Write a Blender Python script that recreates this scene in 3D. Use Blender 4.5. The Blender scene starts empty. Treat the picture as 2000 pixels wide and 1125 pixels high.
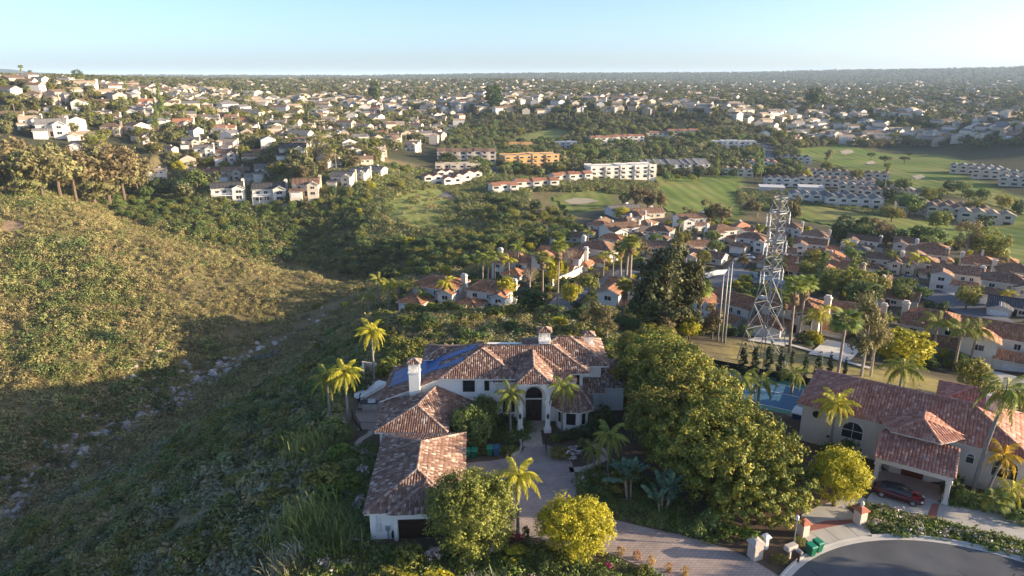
import bpy, math, random
import numpy as np
from mathutils import Vector, Matrix
R_ = math.radians
random.seed(7)
rng = np.random.default_rng(11)
scene = bpy.context.scene
COL = scene.collection

# ------------------------------------------------------------------ camera, sky, sun, exposure
PITCH = R_(17.2); CAM_Z = 42.0; FOC = 1333.0
cam_d = bpy.data.cameras.new('camera'); cam = bpy.data.objects.new('camera', cam_d); COL.objects.link(cam)
cam_d.sensor_width = 36.0; cam_d.lens = 24.0
cam_d.clip_start = 0.5; cam_d.clip_end = 60000
cam.location = (0, 0, CAM_Z); cam.rotation_euler = (R_(90) - PITCH, 0, 0)
scene.camera = cam

SUN_EL = R_(12.6); SUN_AZ = R_(-5.0)             # azimuth measured from +X towards +Y
sdir = Vector((math.cos(SUN_EL)*math.cos(SUN_AZ), math.cos(SUN_EL)*math.sin(SUN_AZ), math.sin(SUN_EL)))
world = bpy.data.worlds.new('World'); scene.world = world; world.use_nodes = True
wn = world.node_tree.nodes; wl = world.node_tree.links
bg = wn['Background']
sky = wn.new('ShaderNodeTexSky'); sky.sky_type = 'NISHITA'; sky.sun_disc = False
sky.sun_elevation = SUN_EL
sky.sun_rotation = R_(90) - SUN_AZ               # nishita rotation runs clockwise from +Y
sky.air_density = 0.55; sky.dust_density = 1.5; sky.ozone_density = 2.1; sky.altitude = 0
wl.new(sky.outputs[0], bg.inputs['Color']); bg.inputs['Strength'].default_value = 0.125
sun_d = bpy.data.lights.new('sun', 'SUN'); sun_d.energy = 4.6; sun_d.angle = R_(0.5); sun_d.color = (1.0, 0.80, 0.54)
sun = bpy.data.objects.new('sun', sun_d); COL.objects.link(sun)
sun.rotation_euler = (-sdir).to_track_quat('-Z', 'Y').to_euler(); sun.location = (200, 60, 150)
scene.view_settings.view_transform = 'Standard'
scene.view_settings.look = 'None'
scene.view_settings.gamma = 1.0
scene.view_settings.use_curve_mapping = False
scene.view_settings.exposure = 1.48
scene.render.engine = 'CYCLES'
cy = scene.cycles
cy.max_bounces = 6; cy.diffuse_bounces = 4; cy.glossy_bounces = 2; cy.transmission_bounces = 4
cy.transparent_max_bounces = 8; cy.volume_bounces = 1
cy.use_denoising = True
cy.use_adaptive_sampling = False
cy.caustics_reflective = False; cy.caustics_refractive = False

# ------------------------------------------------------------------ materials
MATS = {}
def nd(nt, t, x=0, y=0):
    n = nt.nodes.new(t); n.location = (x, y); return n
def mat(name, c1, c2=None, scale=4.0, rough=0.85, bump=0.0, bscale=None, rand=0.0, attr=None, ramp=None, transl=0.0,
        coord='Object', metal=0.0, spec=0.3, detail=4.0, hue=0.0):
    """procedural surface: two tones mixed by noise, optional per-object brightness/hue change, optional attribute ramp."""
    m = bpy.data.materials.new(name); m.use_nodes = True; nt = m.node_tree; N = nt.nodes; L = nt.links
    b = N['Principled BSDF']; out = N['Material Output']
    b.inputs['Roughness'].default_value = rough; b.inputs['Metallic'].default_value = metal
    b.inputs['Specular IOR Level'].default_value = spec
    tc = nd(nt, 'ShaderNodeTexCoord')
    nz = nd(nt, 'ShaderNodeTexNoise'); nz.inputs['Scale'].default_value = scale; nz.inputs['Detail'].default_value = detail
    L.new(tc.outputs[coord], nz.inputs['Vector'])
    mx = nd(nt, 'ShaderNodeMix'); mx.data_type = 'RGBA'
    mr = nd(nt, 'ShaderNodeMapRange'); mr.inputs[1].default_value = 0.3; mr.inputs[2].default_value = 0.7
    L.new(nz.outputs['Fac'], mr.inputs[0]); L.new(mr.outputs[0], mx.inputs[0])
    c2 = c2 or tuple(min(1, v*0.82) for v in c1)
    mx.inputs[6].default_value = (*c1, 1); mx.inputs[7].default_value = (*c2, 1)
    col = mx.outputs[2]
    if attr and ramp:
        at = nd(nt, 'ShaderNodeAttribute'); at.attribute_name = attr
        cr = nd(nt, 'ShaderNodeValToRGB'); cr.color_ramp.interpolation = 'LINEAR'
        el = cr.color_ramp.elements
        while len(el) < len(ramp): el.new(0.5)
        for i, (p, c) in enumerate(ramp): el[i].position = p; el[i].color = (*c, 1)
        L.new(at.outputs['Fac'], cr.inputs[0])
        m2 = nd(nt, 'ShaderNodeMix'); m2.data_type = 'RGBA'; m2.blend_type = 'MULTIPLY'; m2.inputs[0].default_value = 0.6
        mrr = nd(nt, 'ShaderNodeMapRange'); mrr.inputs[3].default_value = 0.55; mrr.inputs[4].default_value = 1.25
        L.new(nz.outputs['Fac'], mrr.inputs[0]); L.new(cr.outputs[0], m2.inputs[6]); L.new(mrr.outputs[0], m2.inputs[7])
        col = m2.outputs[2]
    if rand or hue:
        oi = nd(nt, 'ShaderNodeObjectInfo')
        hs = nd(nt, 'ShaderNodeHueSaturation')
        if rand:
            r1 = nd(nt, 'ShaderNodeMapRange'); r1.inputs[3].default_value = 1-rand; r1.inputs[4].default_value = 1+rand
            L.new(oi.outputs['Random'], r1.inputs[0]); L.new(r1.outputs[0], hs.inputs['Value'])
        if hue:
            mm = nd(nt, 'ShaderNodeMath'); mm.operation = 'MULTIPLY'; mm.inputs[1].default_value = 7.31
            fr = nd(nt, 'ShaderNodeMath'); fr.operation = 'FRACT'
            r2 = nd(nt, 'ShaderNodeMapRange'); r2.inputs[3].default_value = 0.5-hue; r2.inputs[4].default_value = 0.5+hue
            L.new(oi.outputs['Random'], mm.inputs[0]); L.new(mm.outputs[0], fr.inputs[0]); L.new(fr.outputs[0], r2.inputs[0]); L.new(r2.outputs[0], hs.inputs['Hue'])
        L.new(col, hs.inputs['Color']); col = hs.outputs[0]
    L.new(col, b.inputs['Base Color'])
    if bump:
        nb = nd(nt, 'ShaderNodeTexNoise'); nb.inputs['Scale'].default_value = bscale or scale*5; nb.inputs['Detail'].default_value = 3
        L.new(tc.outputs[coord], nb.inputs['Vector'])
        bp = nd(nt, 'ShaderNodeBump'); bp.inputs['Strength'].default_value = bump; bp.inputs['Distance'].default_value = 0.05
        L.new(nb.outputs['Fac'], bp.inputs['Height']); L.new(bp.outputs[0], b.inputs['Normal'])
    if transl:
        t = nd(nt, 'ShaderNodeBsdfTranslucent'); L.new(col, t.inputs['Color'])
        ms = nd(nt, 'ShaderNodeMixShader'); ms.inputs[0].default_value = transl
        L.new(b.outputs[0], ms.inputs[1]); L.new(t.outputs[0], ms.inputs[2]); L.new(ms.outputs[0], out.inputs['Surface'])
    MATS[name] = m
    return m
def leafmat(name, dark, mid, light, scale=0.5, transl=0.3, rand=0.15, hue=0.02, coord='Object'):
    dark, mid, light = [tuple(min(.75, v*1.34) for v in c) for c in (dark, mid, light)]
    return mat(name, mid, dark, scale=scale, rough=0.6, attr='tv', ramp=[(0, dark), (0.5, mid), (1, light)], transl=transl, rand=rand, hue=hue, spec=0.25, coord=coord)

TILE_V = [(0.0, (0.135, 0.074, 0.056)), (0.35, (0.195, 0.11, 0.083)), (0.68, (0.265, 0.16, 0.122)), (0.80, (0.34, 0.235, 0.185)), (0.91, (0.44, 0.345, 0.28)), (1.0, (0.52, 0.43, 0.36))]
TILE_R = [(0.0, (0.29, 0.11, 0.075)), (0.4, (0.39, 0.165, 0.115)), (0.8, (0.47, 0.23, 0.165)), (0.93, (0.52, 0.30, 0.23)), (1.0, (0.56, 0.37, 0.29))]
TILE_O = [(0.0, (0.20, 0.09, 0.05)), (0.5, (0.30, 0.14, 0.075)), (1.0, (0.41, 0.22, 0.125))]
TILE_B = [(0.0, (0.13, 0.075, 0.05)), (0.5, (0.22, 0.125, 0.08)), (1.0, (0.33, 0.21, 0.14))]
mat('villa_tile', (1,1,1), scale=3, rough=0.8, attr='tv', ramp=TILE_V)
mat('red_tile', (1,1,1), scale=3, rough=0.75, attr='tv', ramp=TILE_R)
mat('orange_tile', (1,1,1), scale=1, rough=0.8, attr='tv', ramp=TILE_O, rand=0.2)
mat('brown_tile', (1,1,1), scale=1, rough=0.8, attr='tv', ramp=TILE_B, rand=0.25)
mat('roof_terracotta', (0.34, 0.16, 0.09), (0.25, 0.11, 0.065), scale=1.2, rand=0.2)
mat('roof_brown', (0.22, 0.14, 0.095), (0.15, 0.095, 0.065), scale=1.2, rand=0.25)
mat('roof_grey', (0.20, 0.19, 0.185), (0.14, 0.13, 0.13), scale=1.2, rand=0.25)
mat('roof_dark', (0.085, 0.08, 0.085), (0.055, 0.055, 0.06), scale=1.2, rand=0.2)
mat('roof_tan', (0.40, 0.31, 0.22), (0.30, 0.23, 0.17), scale=1.2, rand=0.2)
mat('roof_white', (0.56, 0.55, 0.53), (0.47, 0.46, 0.45), scale=0.6, rand=0.05)
mat('stucco_white', (0.84, 0.81, 0.76), (0.79, 0.76, 0.70), scale=0.7, bump=0.15, bscale=30)
mat('stucco_cream', (0.66, 0.57, 0.45), (0.60, 0.51, 0.40), scale=0.7, rand=0.08)
mat('stucco_tan', (0.64, 0.56, 0.49), (0.58, 0.505, 0.44), scale=0.7, bump=0.1, bscale=30, rand=0.08)
mat('stucco_grey', (0.55, 0.55, 0.55), (0.50, 0.50, 0.51), scale=0.7, rand=0.1)
mat('stucco_beige', (0.46, 0.38, 0.30), (0.40, 0.33, 0.26), scale=0.7, rand=0.15)
mat('stucco_orange', (0.62, 0.36, 0.14), (0.55, 0.31, 0.12), scale=0.7)
mat('stucco_pale', (0.70, 0.655, 0.585), (0.63, 0.585, 0.52), scale=0.7, rand=0.08)
mat('white_paint', (0.80, 0.79, 0.77), scale=2, rough=0.5)
mat('glass_dark', (0.02, 0.022, 0.026), (0.035, 0.035, 0.04), scale=1, rough=0.08, spec=0.6)
mat('wood_dark', (0.045, 0.022, 0.014), (0.03, 0.015, 0.01), scale=6, rough=0.5)
mat('wood_red', (0.16, 0.03, 0.02), (0.11, 0.02, 0.015), scale=5, rough=0.45)
mat('iron', (0.02, 0.02, 0.022), scale=8, rough=0.5)
mat('steel', (0.36, 0.365, 0.37), (0.25, 0.255, 0.265), scale=2, rough=0.5, metal=0.3)
mat('insulator', (0.75, 0.77, 0.78), scale=2, rough=0.4)
mat('concrete', (0.46, 0.43, 0.39), (0.38, 0.36, 0.33), scale=0.8, rough=0.9, bump=0.1, bscale=12)
mat('concrete_pale', (0.56, 0.53, 0.48), (0.47, 0.44, 0.40), scale=0.8, rough=0.9)
mat('red_paving', (0.33, 0.13, 0.10), (0.26, 0.10, 0.08), scale=2.5, rough=0.85, bump=0.2)
mat('asphalt', (0.105, 0.11, 0.122), (0.06, 0.063, 0.072), scale=0.28, detail=9.0, rough=0.85, bump=0.2, bscale=20, coord='Object')
mat('asphalt_far', (0.14, 0.145, 0.16), (0.11, 0.115, 0.125), scale=0.3, rough=0.9)
mat('dirt', (0.30, 0.22, 0.15), (0.24, 0.17, 0.11), scale=0.8, rough=1, bump=0.3)
mat('patio', (0.40, 0.29, 0.24), (0.33, 0.24, 0.20), scale=1.5, rough=0.9, bump=0.2)
mat('rock', (0.50, 0.455, 0.41), (0.28, 0.245, 0.215), scale=1.0, rough=0.95, bump=0.6, bscale=4, rand=0.25)
mat('stone_path', (0.48, 0.40, 0.31), (0.40, 0.33, 0.26), scale=1.2, rough=0.95)
mat('bark', (0.17, 0.12, 0.085), (0.10, 0.07, 0.05), scale=3, rough=0.95, bump=0.5)
mat('bark_pale', (0.48, 0.42, 0.34), (0.30, 0.25, 0.20), scale=1.2, rough=0.9)
mat('palm_trunk', (0.33, 0.27, 0.21), (0.23, 0.18, 0.14), scale=2.5, rough=0.95, bump=0.4)
mat('palm_trunk_near', (0.27, 0.25, 0.23), (0.18, 0.165, 0.15), scale=3.5, rough=0.95, bump=0.4)
mat('dead_frond', (0.26, 0.18, 0.10), (0.18, 0.12, 0.07), scale=3, rough=0.95)
mat('bin_green', (0.012, 0.13, 0.075), (0.01, 0.11, 0.06), scale=2, rough=0.4)
mat('bin_green_lid', (0.02, 0.22, 0.13), scale=2, rough=0.4)
mat('bin_blue', (0.03, 0.10, 0.20), scale=2, rough=0.4)
mat('blue_plastic', (0.03, 0.06, 0.32), scale=2, rough=0.4)
mat('car_red', (0.085, 0.005, 0.010), (0.075, 0.004, 0.009), scale=2, rough=0.18, spec=0.6)
mat('car_grey', (0.25, 0.26, 0.28), scale=2, rough=0.25, spec=0.6)
mat('car_white', (0.75, 0.75, 0.75), scale=2, rough=0.25, spec=0.6)
mat('car_blue', (0.05, 0.09, 0.2), scale=2, rough=0.25, spec=0.6)
mat('rubber', (0.015, 0.015, 0.016), scale=2, rough=0.8)
mat('chrome', (0.6, 0.6, 0.62), scale=2, rough=0.2, metal=1.0)
mat('solar', (0.022, 0.085, 0.27), (0.018, 0.07, 0.23), scale=0.6, rough=0.4, spec=0.25)
mat('court_blue', (0.06, 0.15, 0.26), (0.05, 0.135, 0.235), scale=0.5, rough=0.7)
mat('court_green', (0.09, 0.24, 0.17), (0.08, 0.21, 0.15), scale=0.5, rough=0.7)
mat('court_dark', (0.02, 0.10, 0.27), scale=0.5, rough=0.6)
mat('screen_black', (0.02, 0.022, 0.024), scale=3, rough=0.9)
mat('pool_water', (0.05, 0.30, 0.36), scale=1, rough=0.05, spec=0.6)
mat('stream_water', (0.012, 0.014, 0.014), scale=1, rough=0.12, spec=0.5)
mat('bbq_steel', (0.55, 0.57, 0.60), scale=2, rough=0.3, metal=0.5)
mat('stone_block', (0.52, 0.45, 0.38), (0.42, 0.36, 0.31), scale=3, rough=0.9, bump=0.3)
mat('pillar_stone', (0.66, 0.54, 0.44), (0.58, 0.47, 0.38), scale=2, rough=0.9, bump=0.2)
mat('terracotta_cap', (0.42, 0.16, 0.10), (0.34, 0.12, 0.08), scale=3, rough=0.85)
mat('lamp_glass', (0.75, 0.74, 0.70), scale=2, rough=0.3)
mat('soil', (0.13, 0.085, 0.06), (0.09, 0.06, 0.042), scale=1.2, rough=1, bump=0.4)

# leaves (dark, mid, light)
leafmat('leaf_ficus', (0.035, 0.05, 0.012), (0.12, 0.14, 0.022), (0.44, 0.34, 0.045), scale=0.35, transl=0.14)
leafmat('leaf_yellow', (0.14, 0.15, 0.015), (0.36, 0.33, 0.025), (0.52, 0.43, 0.04), scale=0.6, transl=0.35, rand=0.05, hue=0.0)
leafmat('leaf_olive', (0.06, 0.075, 0.02), (0.17, 0.175, 0.035), (0.32, 0.28, 0.06), scale=0.6, transl=0.3)
leafmat('leaf_green', (0.055, 0.08, 0.024), (0.12, 0.16, 0.042), (0.22, 0.25, 0.07), scale=0.5, transl=0.25)
leafmat('leaf_dark', (0.024, 0.042, 0.015), (0.055, 0.082, 0.026), (0.10, 0.13, 0.045), scale=0.6, transl=0.2, rand=0.15)
leafmat('leaf_tips', (0.028, 0.034, 0.015), (0.07, 0.072, 0.027), (0.17, 0.13, 0.05), scale=0.35, transl=0.2)
leafmat('leaf_euca', (0.09, 0.09, 0.04), (0.19, 0.175, 0.07), (0.31, 0.265, 0.11), scale=0.5, transl=0.25, rand=0.15)
leafmat('leaf_rusty', (0.085, 0.072, 0.034), (0.16, 0.13, 0.058), (0.25, 0.20, 0.09), scale=0.3, transl=0.25, rand=0.15)
leafmat('leaf_bare', (0.22, 0.16, 0.11), (0.30, 0.23, 0.16), (0.38, 0.30, 0.22), scale=0.3, transl=0.2, rand=0.1)
leafmat('leaf_palm', (0.06, 0.085, 0.02), (0.16, 0.19, 0.035), (0.32, 0.31, 0.06), scale=0.4, transl=0.3, rand=0.12)
leafmat('leaf_palm_yellow', (0.16, 0.17, 0.02), (0.36, 0.34, 0.035), (0.52, 0.45, 0.06), scale=0.4, transl=0.35, rand=0.05, hue=0.0)
leafmat('leaf_palm_gold', (0.30, 0.20, 0.015), (0.48, 0.31, 0.025), (0.58, 0.40, 0.05), scale=0.4, transl=0.35, rand=0.05, hue=0.0)
leafmat('leaf_bird', (0.03, 0.065, 0.035), (0.07, 0.13, 0.08), (0.13, 0.20, 0.14), scale=0.4, transl=0.2)
leafmat('leaf_cypress', (0.012, 0.022, 0.010), (0.024, 0.038, 0.016), (0.045, 0.06, 0.025), scale=0.5, transl=0.1)
leafmat('leaf_shrub', (0.17, 0.148, 0.06), (0.25, 0.215, 0.088), (0.35, 0.295, 0.125), scale=0.25, transl=0.2, rand=0.25, hue=0.022)
leafmat('leaf_shrub_green', (0.065, 0.08, 0.026), (0.135, 0.155, 0.048), (0.235, 0.245, 0.08), scale=0.25, transl=0.2, rand=0.3, hue=0.035)
leafmat('leaf_sage', (0.12, 0.13, 0.075), (0.20, 0.205, 0.125), (0.29, 0.285, 0.18), scale=0.25, transl=0.15, rand=0.25, hue=0.02)
leafmat('leaf_cover', (0.06, 0.08, 0.02), (0.14, 0.17, 0.05), (0.28, 0.28, 0.12), scale=0.3, transl=0.25, rand=0.3, hue=0.03)
leafmat('leaf_lime', (0.05, 0.085, 0.012), (0.10, 0.15, 0.02), (0.17, 0.22, 0.03), scale=0.4, transl=0.3, rand=0.1)
leafmat('leaf_far', (0.05, 0.06, 0.024), (0.11, 0.115, 0.044), (0.20, 0.18, 0.075), scale=0.2, transl=0.15, rand=0.35, hue=0.03)
leafmat('leaf_ginger', (0.22, 0.11, 0.03), (0.36, 0.20, 0.06), (0.48, 0.30, 0.11), scale=0.4, transl=0.2, rand=0.1)
leafmat('flower_magenta', (0.16, 0.01, 0.05), (0.36, 0.02, 0.10), (0.50, 0.06, 0.18), scale=0.4, transl=0.2, rand=0.1)
leafmat('flower_pink', (0.30, 0.22, 0.20), (0.55, 0.45, 0.43), (0.72, 0.65, 0.62), scale=0.4, transl=0.2, rand=0.1)
leafmat('plume', (0.45, 0.38, 0.28), (0.62, 0.54, 0.43), (0.75, 0.68, 0.58), scale=0.4, transl=0.2, rand=0.1)

def paver_mat(name, c1, c2, c3, bw, bh):
    m = bpy.data.materials.new(name); m.use_nodes = True; nt = m.node_tree; L = nt.links; b = nt.nodes['Principled BSDF']
    tc = nd(nt, 'ShaderNodeTexCoord'); br = nd(nt, 'ShaderNodeTexBrick')
    br.inputs['Color1'].default_value = (*c1, 1); br.inputs['Color2'].default_value = (*c2, 1); br.inputs['Mortar'].default_value = (*c3, 1)
    br.inputs['Scale'].default_value = 1.0; br.inputs['Brick Width'].default_value = bw; br.inputs['Row Height'].default_value = bh
    br.inputs['Mortar Size'].default_value = 0.02
    L.new(tc.outputs['Object'], br.inputs['Vector'])
    nz = nd(nt, 'ShaderNodeTexNoise'); nz.inputs['Scale'].default_value = 0.35; nz.inputs['Detail'].default_value = 6
    L.new(tc.outputs['Object'], nz.inputs['Vector'])
    mr = nd(nt, 'ShaderNodeMapRange'); mr.inputs[1].default_value = .25; mr.inputs[2].default_value = .75; mr.inputs[3].default_value = .72; mr.inputs[4].default_value = 1.18
    L.new(nz.outputs['Fac'], mr.inputs[0])
    mx = nd(nt, 'ShaderNodeMix'); mx.data_type = 'RGBA'; mx.blend_type = 'MULTIPLY'; mx.inputs[0].default_value = 1
    L.new(br.outputs['Color'], mx.inputs[6]); L.new(mr.outputs[0], mx.inputs[7]); L.new(mx.outputs[2], b.inputs['Base Color'])
    bp = nd(nt, 'ShaderNodeBump'); bp.inputs['Strength'].default_value = .5; bp.inputs['Distance'].default_value = .02; bp.invert = True
    L.new(br.outputs['Fac'], bp.inputs['Height']); L.new(bp.outputs[0], b.inputs['Normal'])
    b.inputs['Roughness'].default_value = .9
    MATS[name] = m
paver_mat('pavers', (0.40, 0.31, 0.27), (0.33, 0.26, 0.23), (0.17, 0.14, 0.125), .46, .3)

# ------------------------------------------------------------------ object helpers
def tag(o, label=None, cat=None, group=None, kind=None):
    if label: o['label'] = label
    if cat: o['category'] = cat
    if group: o['group'] = group
    if kind: o['kind'] = kind
    return o
def link(o, parent=None):
    COL.objects.link(o)
    if parent is not None: o.parent = parent
    return o
def empty(name, loc, rz=0.0):
    o = bpy.data.objects.new(name, None); o.empty_display_size = 0.5; COL.objects.link(o)
    o.location = loc; o.rotation_euler = (0, 0, rz); return o
def ob(name, me, parent=None, loc=None, rz=None, scale=None, m=None):
    o = bpy.data.objects.new(name, me); link(o, parent)
    if loc is not None: o.location = loc
    if rz is not None: o.rotation_euler = (0, 0, rz)
    if scale is not None: o.scale = scale if hasattr(scale, '__len__') else (scale,)*3
    if m:
        o.material_slots[0].link = 'OBJECT'; o.material_slots[0].material = MATS[m]
    return o
def np_mesh(name, V, F, mats, tv=None, mi=None, smooth=False):
    """V (n,3), F (m,k) fixed polygon size."""
    V = np.asarray(V, np.float32); F = np.asarray(F, np.int32)
    me = bpy.data.meshes.new(name); k = F.shape[1]
    me.vertices.add(len(V)); me.vertices.foreach_set('co', V.ravel())
    me.loops.add(F.size); me.loops.foreach_set('vertex_index', F.ravel())
    me.polygons.add(len(F)); me.polygons.foreach_set('loop_start', np.arange(0, F.size, k, dtype=np.int32))
    try: me.polygons.foreach_set('loop_total', np.full(len(F), k, np.int32))
    except Exception: pass
    for n in ([mats] if isinstance(mats, str) else mats): me.materials.append(MATS[n])
    if mi is not None: me.polygons.foreach_set('material_index', np.asarray(mi, np.int32))
    if smooth: me.polygons.foreach_set('use_smooth', np.ones(len(F), bool))
    me.update(calc_edges=True)
    if tv is not None:
        a = me.attributes.new('tv', 'FLOAT', 'FACE'); a.data.foreach_set('value', np.asarray(tv, np.float32))
    return me
class MB:
    """collects polygons, boxes, bars and tubes into one mesh."""
    def __init__(s): s.v = []; s.f = []; s.m = []; s.M = Matrix.Identity(4)
    def add(s, vs, fs, mi=0):
        o = len(s.v); s.v += [tuple(s.M @ Vector(v)) for v in vs]; s.f += [tuple(i+o for i in f) for f in fs]; s.m += [mi]*len(fs); return s
    def box(s, x0, x1, y0, y1, z0, z1, mi=0):
        v = [(x0,y0,z0),(x1,y0,z0),(x1,y1,z0),(x0,y1,z0),(x0,y0,z1),(x1,y0,z1),(x1,y1,z1),(x0,y1,z1)]
        return s.add(v, [(0,3,2,1),(4,5,6,7),(0,1,5,4),(1,2,6,5),(2,3,7,6),(3,0,4,7)], mi)
    def bbox(s, x0, x1, y0, y1, z0, z1, b=0.05, mi=0):
        """box with chamfered vertical edges and top."""
        ring = [(x0+b,y0),(x1-b,y0),(x1,y0+b),(x1,y1-b),(x1-b,y1),(x0+b,y1),(x0,y1-b),(x0,y0+b)]
        cx, cyy = (x0+x1)/2, (y0+y1)/2
        top = [(x+(b if x < cx else -b)*.8, y+(b if y < cyy else -b)*.8) for x, y in ring]
        v = [(x,y,z0) for x,y in ring]+[(x,y,z1-b) for x,y in ring]+[(x,y,z1) for x,y in top]
        f = [tuple(range(7,-1,-1))]+[(i,(i+1)%8,8+(i+1)%8,8+i) for i in range(8)]+[(8+i,8+(i+1)%8,16+(i+1)%8,16+i) for i in range(8)]+[tuple(range(16,24))]
        return s.add(v, f, mi)
    def prism(s, poly, z0, z1, mi=0):
        n = len(poly); v = [(x,y,z0) for x,y in poly]+[(x,y,z1) for x,y in poly]
        return s.add(v, [tuple(range(n-1,-1,-1)), tuple(range(n,2*n))]+[(i,(i+1)%n,n+(i+1)%n,n+i) for i in range(n)], mi)
    def slab(s, pts, t, mi=0):
        """planar polygon given thickness t downwards."""
        n = len(pts); v = [tuple(p) for p in pts]+[(p[0],p[1],p[2]-t) for p in pts]
        return s.add(v, [tuple(range(n)), tuple(range(2*n-1,n-1,-1))]+[(i,n+i,n+(i+1)%n,(i+1)%n) for i in range(n)], mi)
    def bar(s, a, b, w, w2=None, mi=0, sides=4):
        return s.tube([a, b], [w/2, (w2 or w)/2], sides, mi)
    def tube(s, pts, rad, sides=6, mi=0, cap=True):
        vs = []; n = len(pts); P_ = [Vector(p) for p in pts]
        for i in range(n):
            d = (P_[min(i+1,n-1)]-P_[max(i-1,0)]).normalized()
            ax = d.cross(Vector((0.12,0.05,1))) if abs(d.z) < .95 else d.cross(Vector((0,1,0.1)))
            ax.normalize(); ay = d.cross(ax)
            for k in range(sides):
                an = 2*math.pi*(k+.5)/sides; vs.append(tuple(P_[i]+(ax*math.cos(an)+ay*math.sin(an))*rad[i]))
        fs = [(i*sides+k, i*sides+(k+1)%sides, (i+1)*sides+(k+1)%sides, (i+1)*sides+k) for i in range(n-1) for k in range(sides)]
        if cap: fs += [tuple(range(sides-1,-1,-1)), tuple(range((n-1)*sides, n*sides))]
        return s.add(vs, fs, mi)
    def lathe(s, prof, cx=0, cyy=0, sides=12, mi=0):
        vs = [(cx+r*math.cos(2*math.pi*k/sides), cyy+r*math.sin(2*math.pi*k/sides), z) for r, z in prof for k in range(sides)]
        n = len(prof)
        fs = [(i*sides+k, i*sides+(k+1)%sides, (i+1)*sides+(k+1)%sides, (i+1)*sides+k) for i in range(n-1) for k in range(sides)]
        fs += [tuple(range(sides-1,-1,-1)), tuple(range((n-1)*sides, n*sides))]
        return s.add(vs, fs, mi)
    def mesh(s, name, mats, smooth=False):
        me = bpy.data.meshes.new(name); me.from_pydata(s.v, [], s.f)
        for n in ([mats] if isinstance(mats, str) else mats): me.materials.append(MATS[n])
        me.polygons.foreach_set('material_index', s.m)
        if smooth: me.polygons.foreach_set('use_smooth', [True]*len(s.f))
        me.update(); return me
    def build(s, name, mats, parent=None, loc=None, rz=None, smooth=False):
        return ob(name, s.mesh(name, mats, smooth), parent, loc, rz)

def fairway_mat():
    m = bpy.data.materials.new('fairway'); m.use_nodes = True; nt = m.node_tree; L = nt.links; b = nt.nodes['Principled BSDF']; b.inputs['Roughness'].default_value = 1; b.inputs['Specular IOR Level'].default_value = .1
    tc = nd(nt,'ShaderNodeTexCoord'); wv = nd(nt,'ShaderNodeTexWave'); wv.inputs['Scale'].default_value = .035; wv.inputs['Distortion'].default_value = 1.5; wv.inputs['Detail'].default_value = 1; L.new(tc.outputs['Object'], wv.inputs['Vector'])
    n1 = nd(nt,'ShaderNodeTexNoise'); n1.inputs['Scale'].default_value = .022; n1.inputs['Detail'].default_value = 9; n1.inputs['Roughness'].default_value = .65; L.new(tc.outputs['Object'], n1.inputs['Vector'])
    cr = nd(nt,'ShaderNodeValToRGB'); e = cr.color_ramp.elements; e[0].position = .34; e[0].color = (.095,.15,.03,1); e[1].position = .68; e[1].color = (.24,.215,.075,1); k = e.new(.5); k.color = (.15,.19,.042,1); L.new(n1.outputs['Fac'], cr.inputs[0])
    mr = nd(nt,'ShaderNodeMapRange'); mr.inputs[3].default_value = .84; mr.inputs[4].default_value = 1.14; L.new(wv.outputs['Fac'], mr.inputs[0])
    mx = nd(nt,'ShaderNodeMix'); mx.data_type = 'RGBA'; mx.blend_type = 'MULTIPLY'; mx.inputs[0].default_value = 1; L.new(cr.outputs[0], mx.inputs[6]); L.new(mr.outputs[0], mx.inputs[7]); L.new(mx.outputs[2], b.inputs['Base Color']); MATS['fairway'] = m
fairway_mat(); mat('sand', (0.40, 0.34, 0.24), (0.33, 0.28, 0.19), scale=.2, rough=1)
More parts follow.
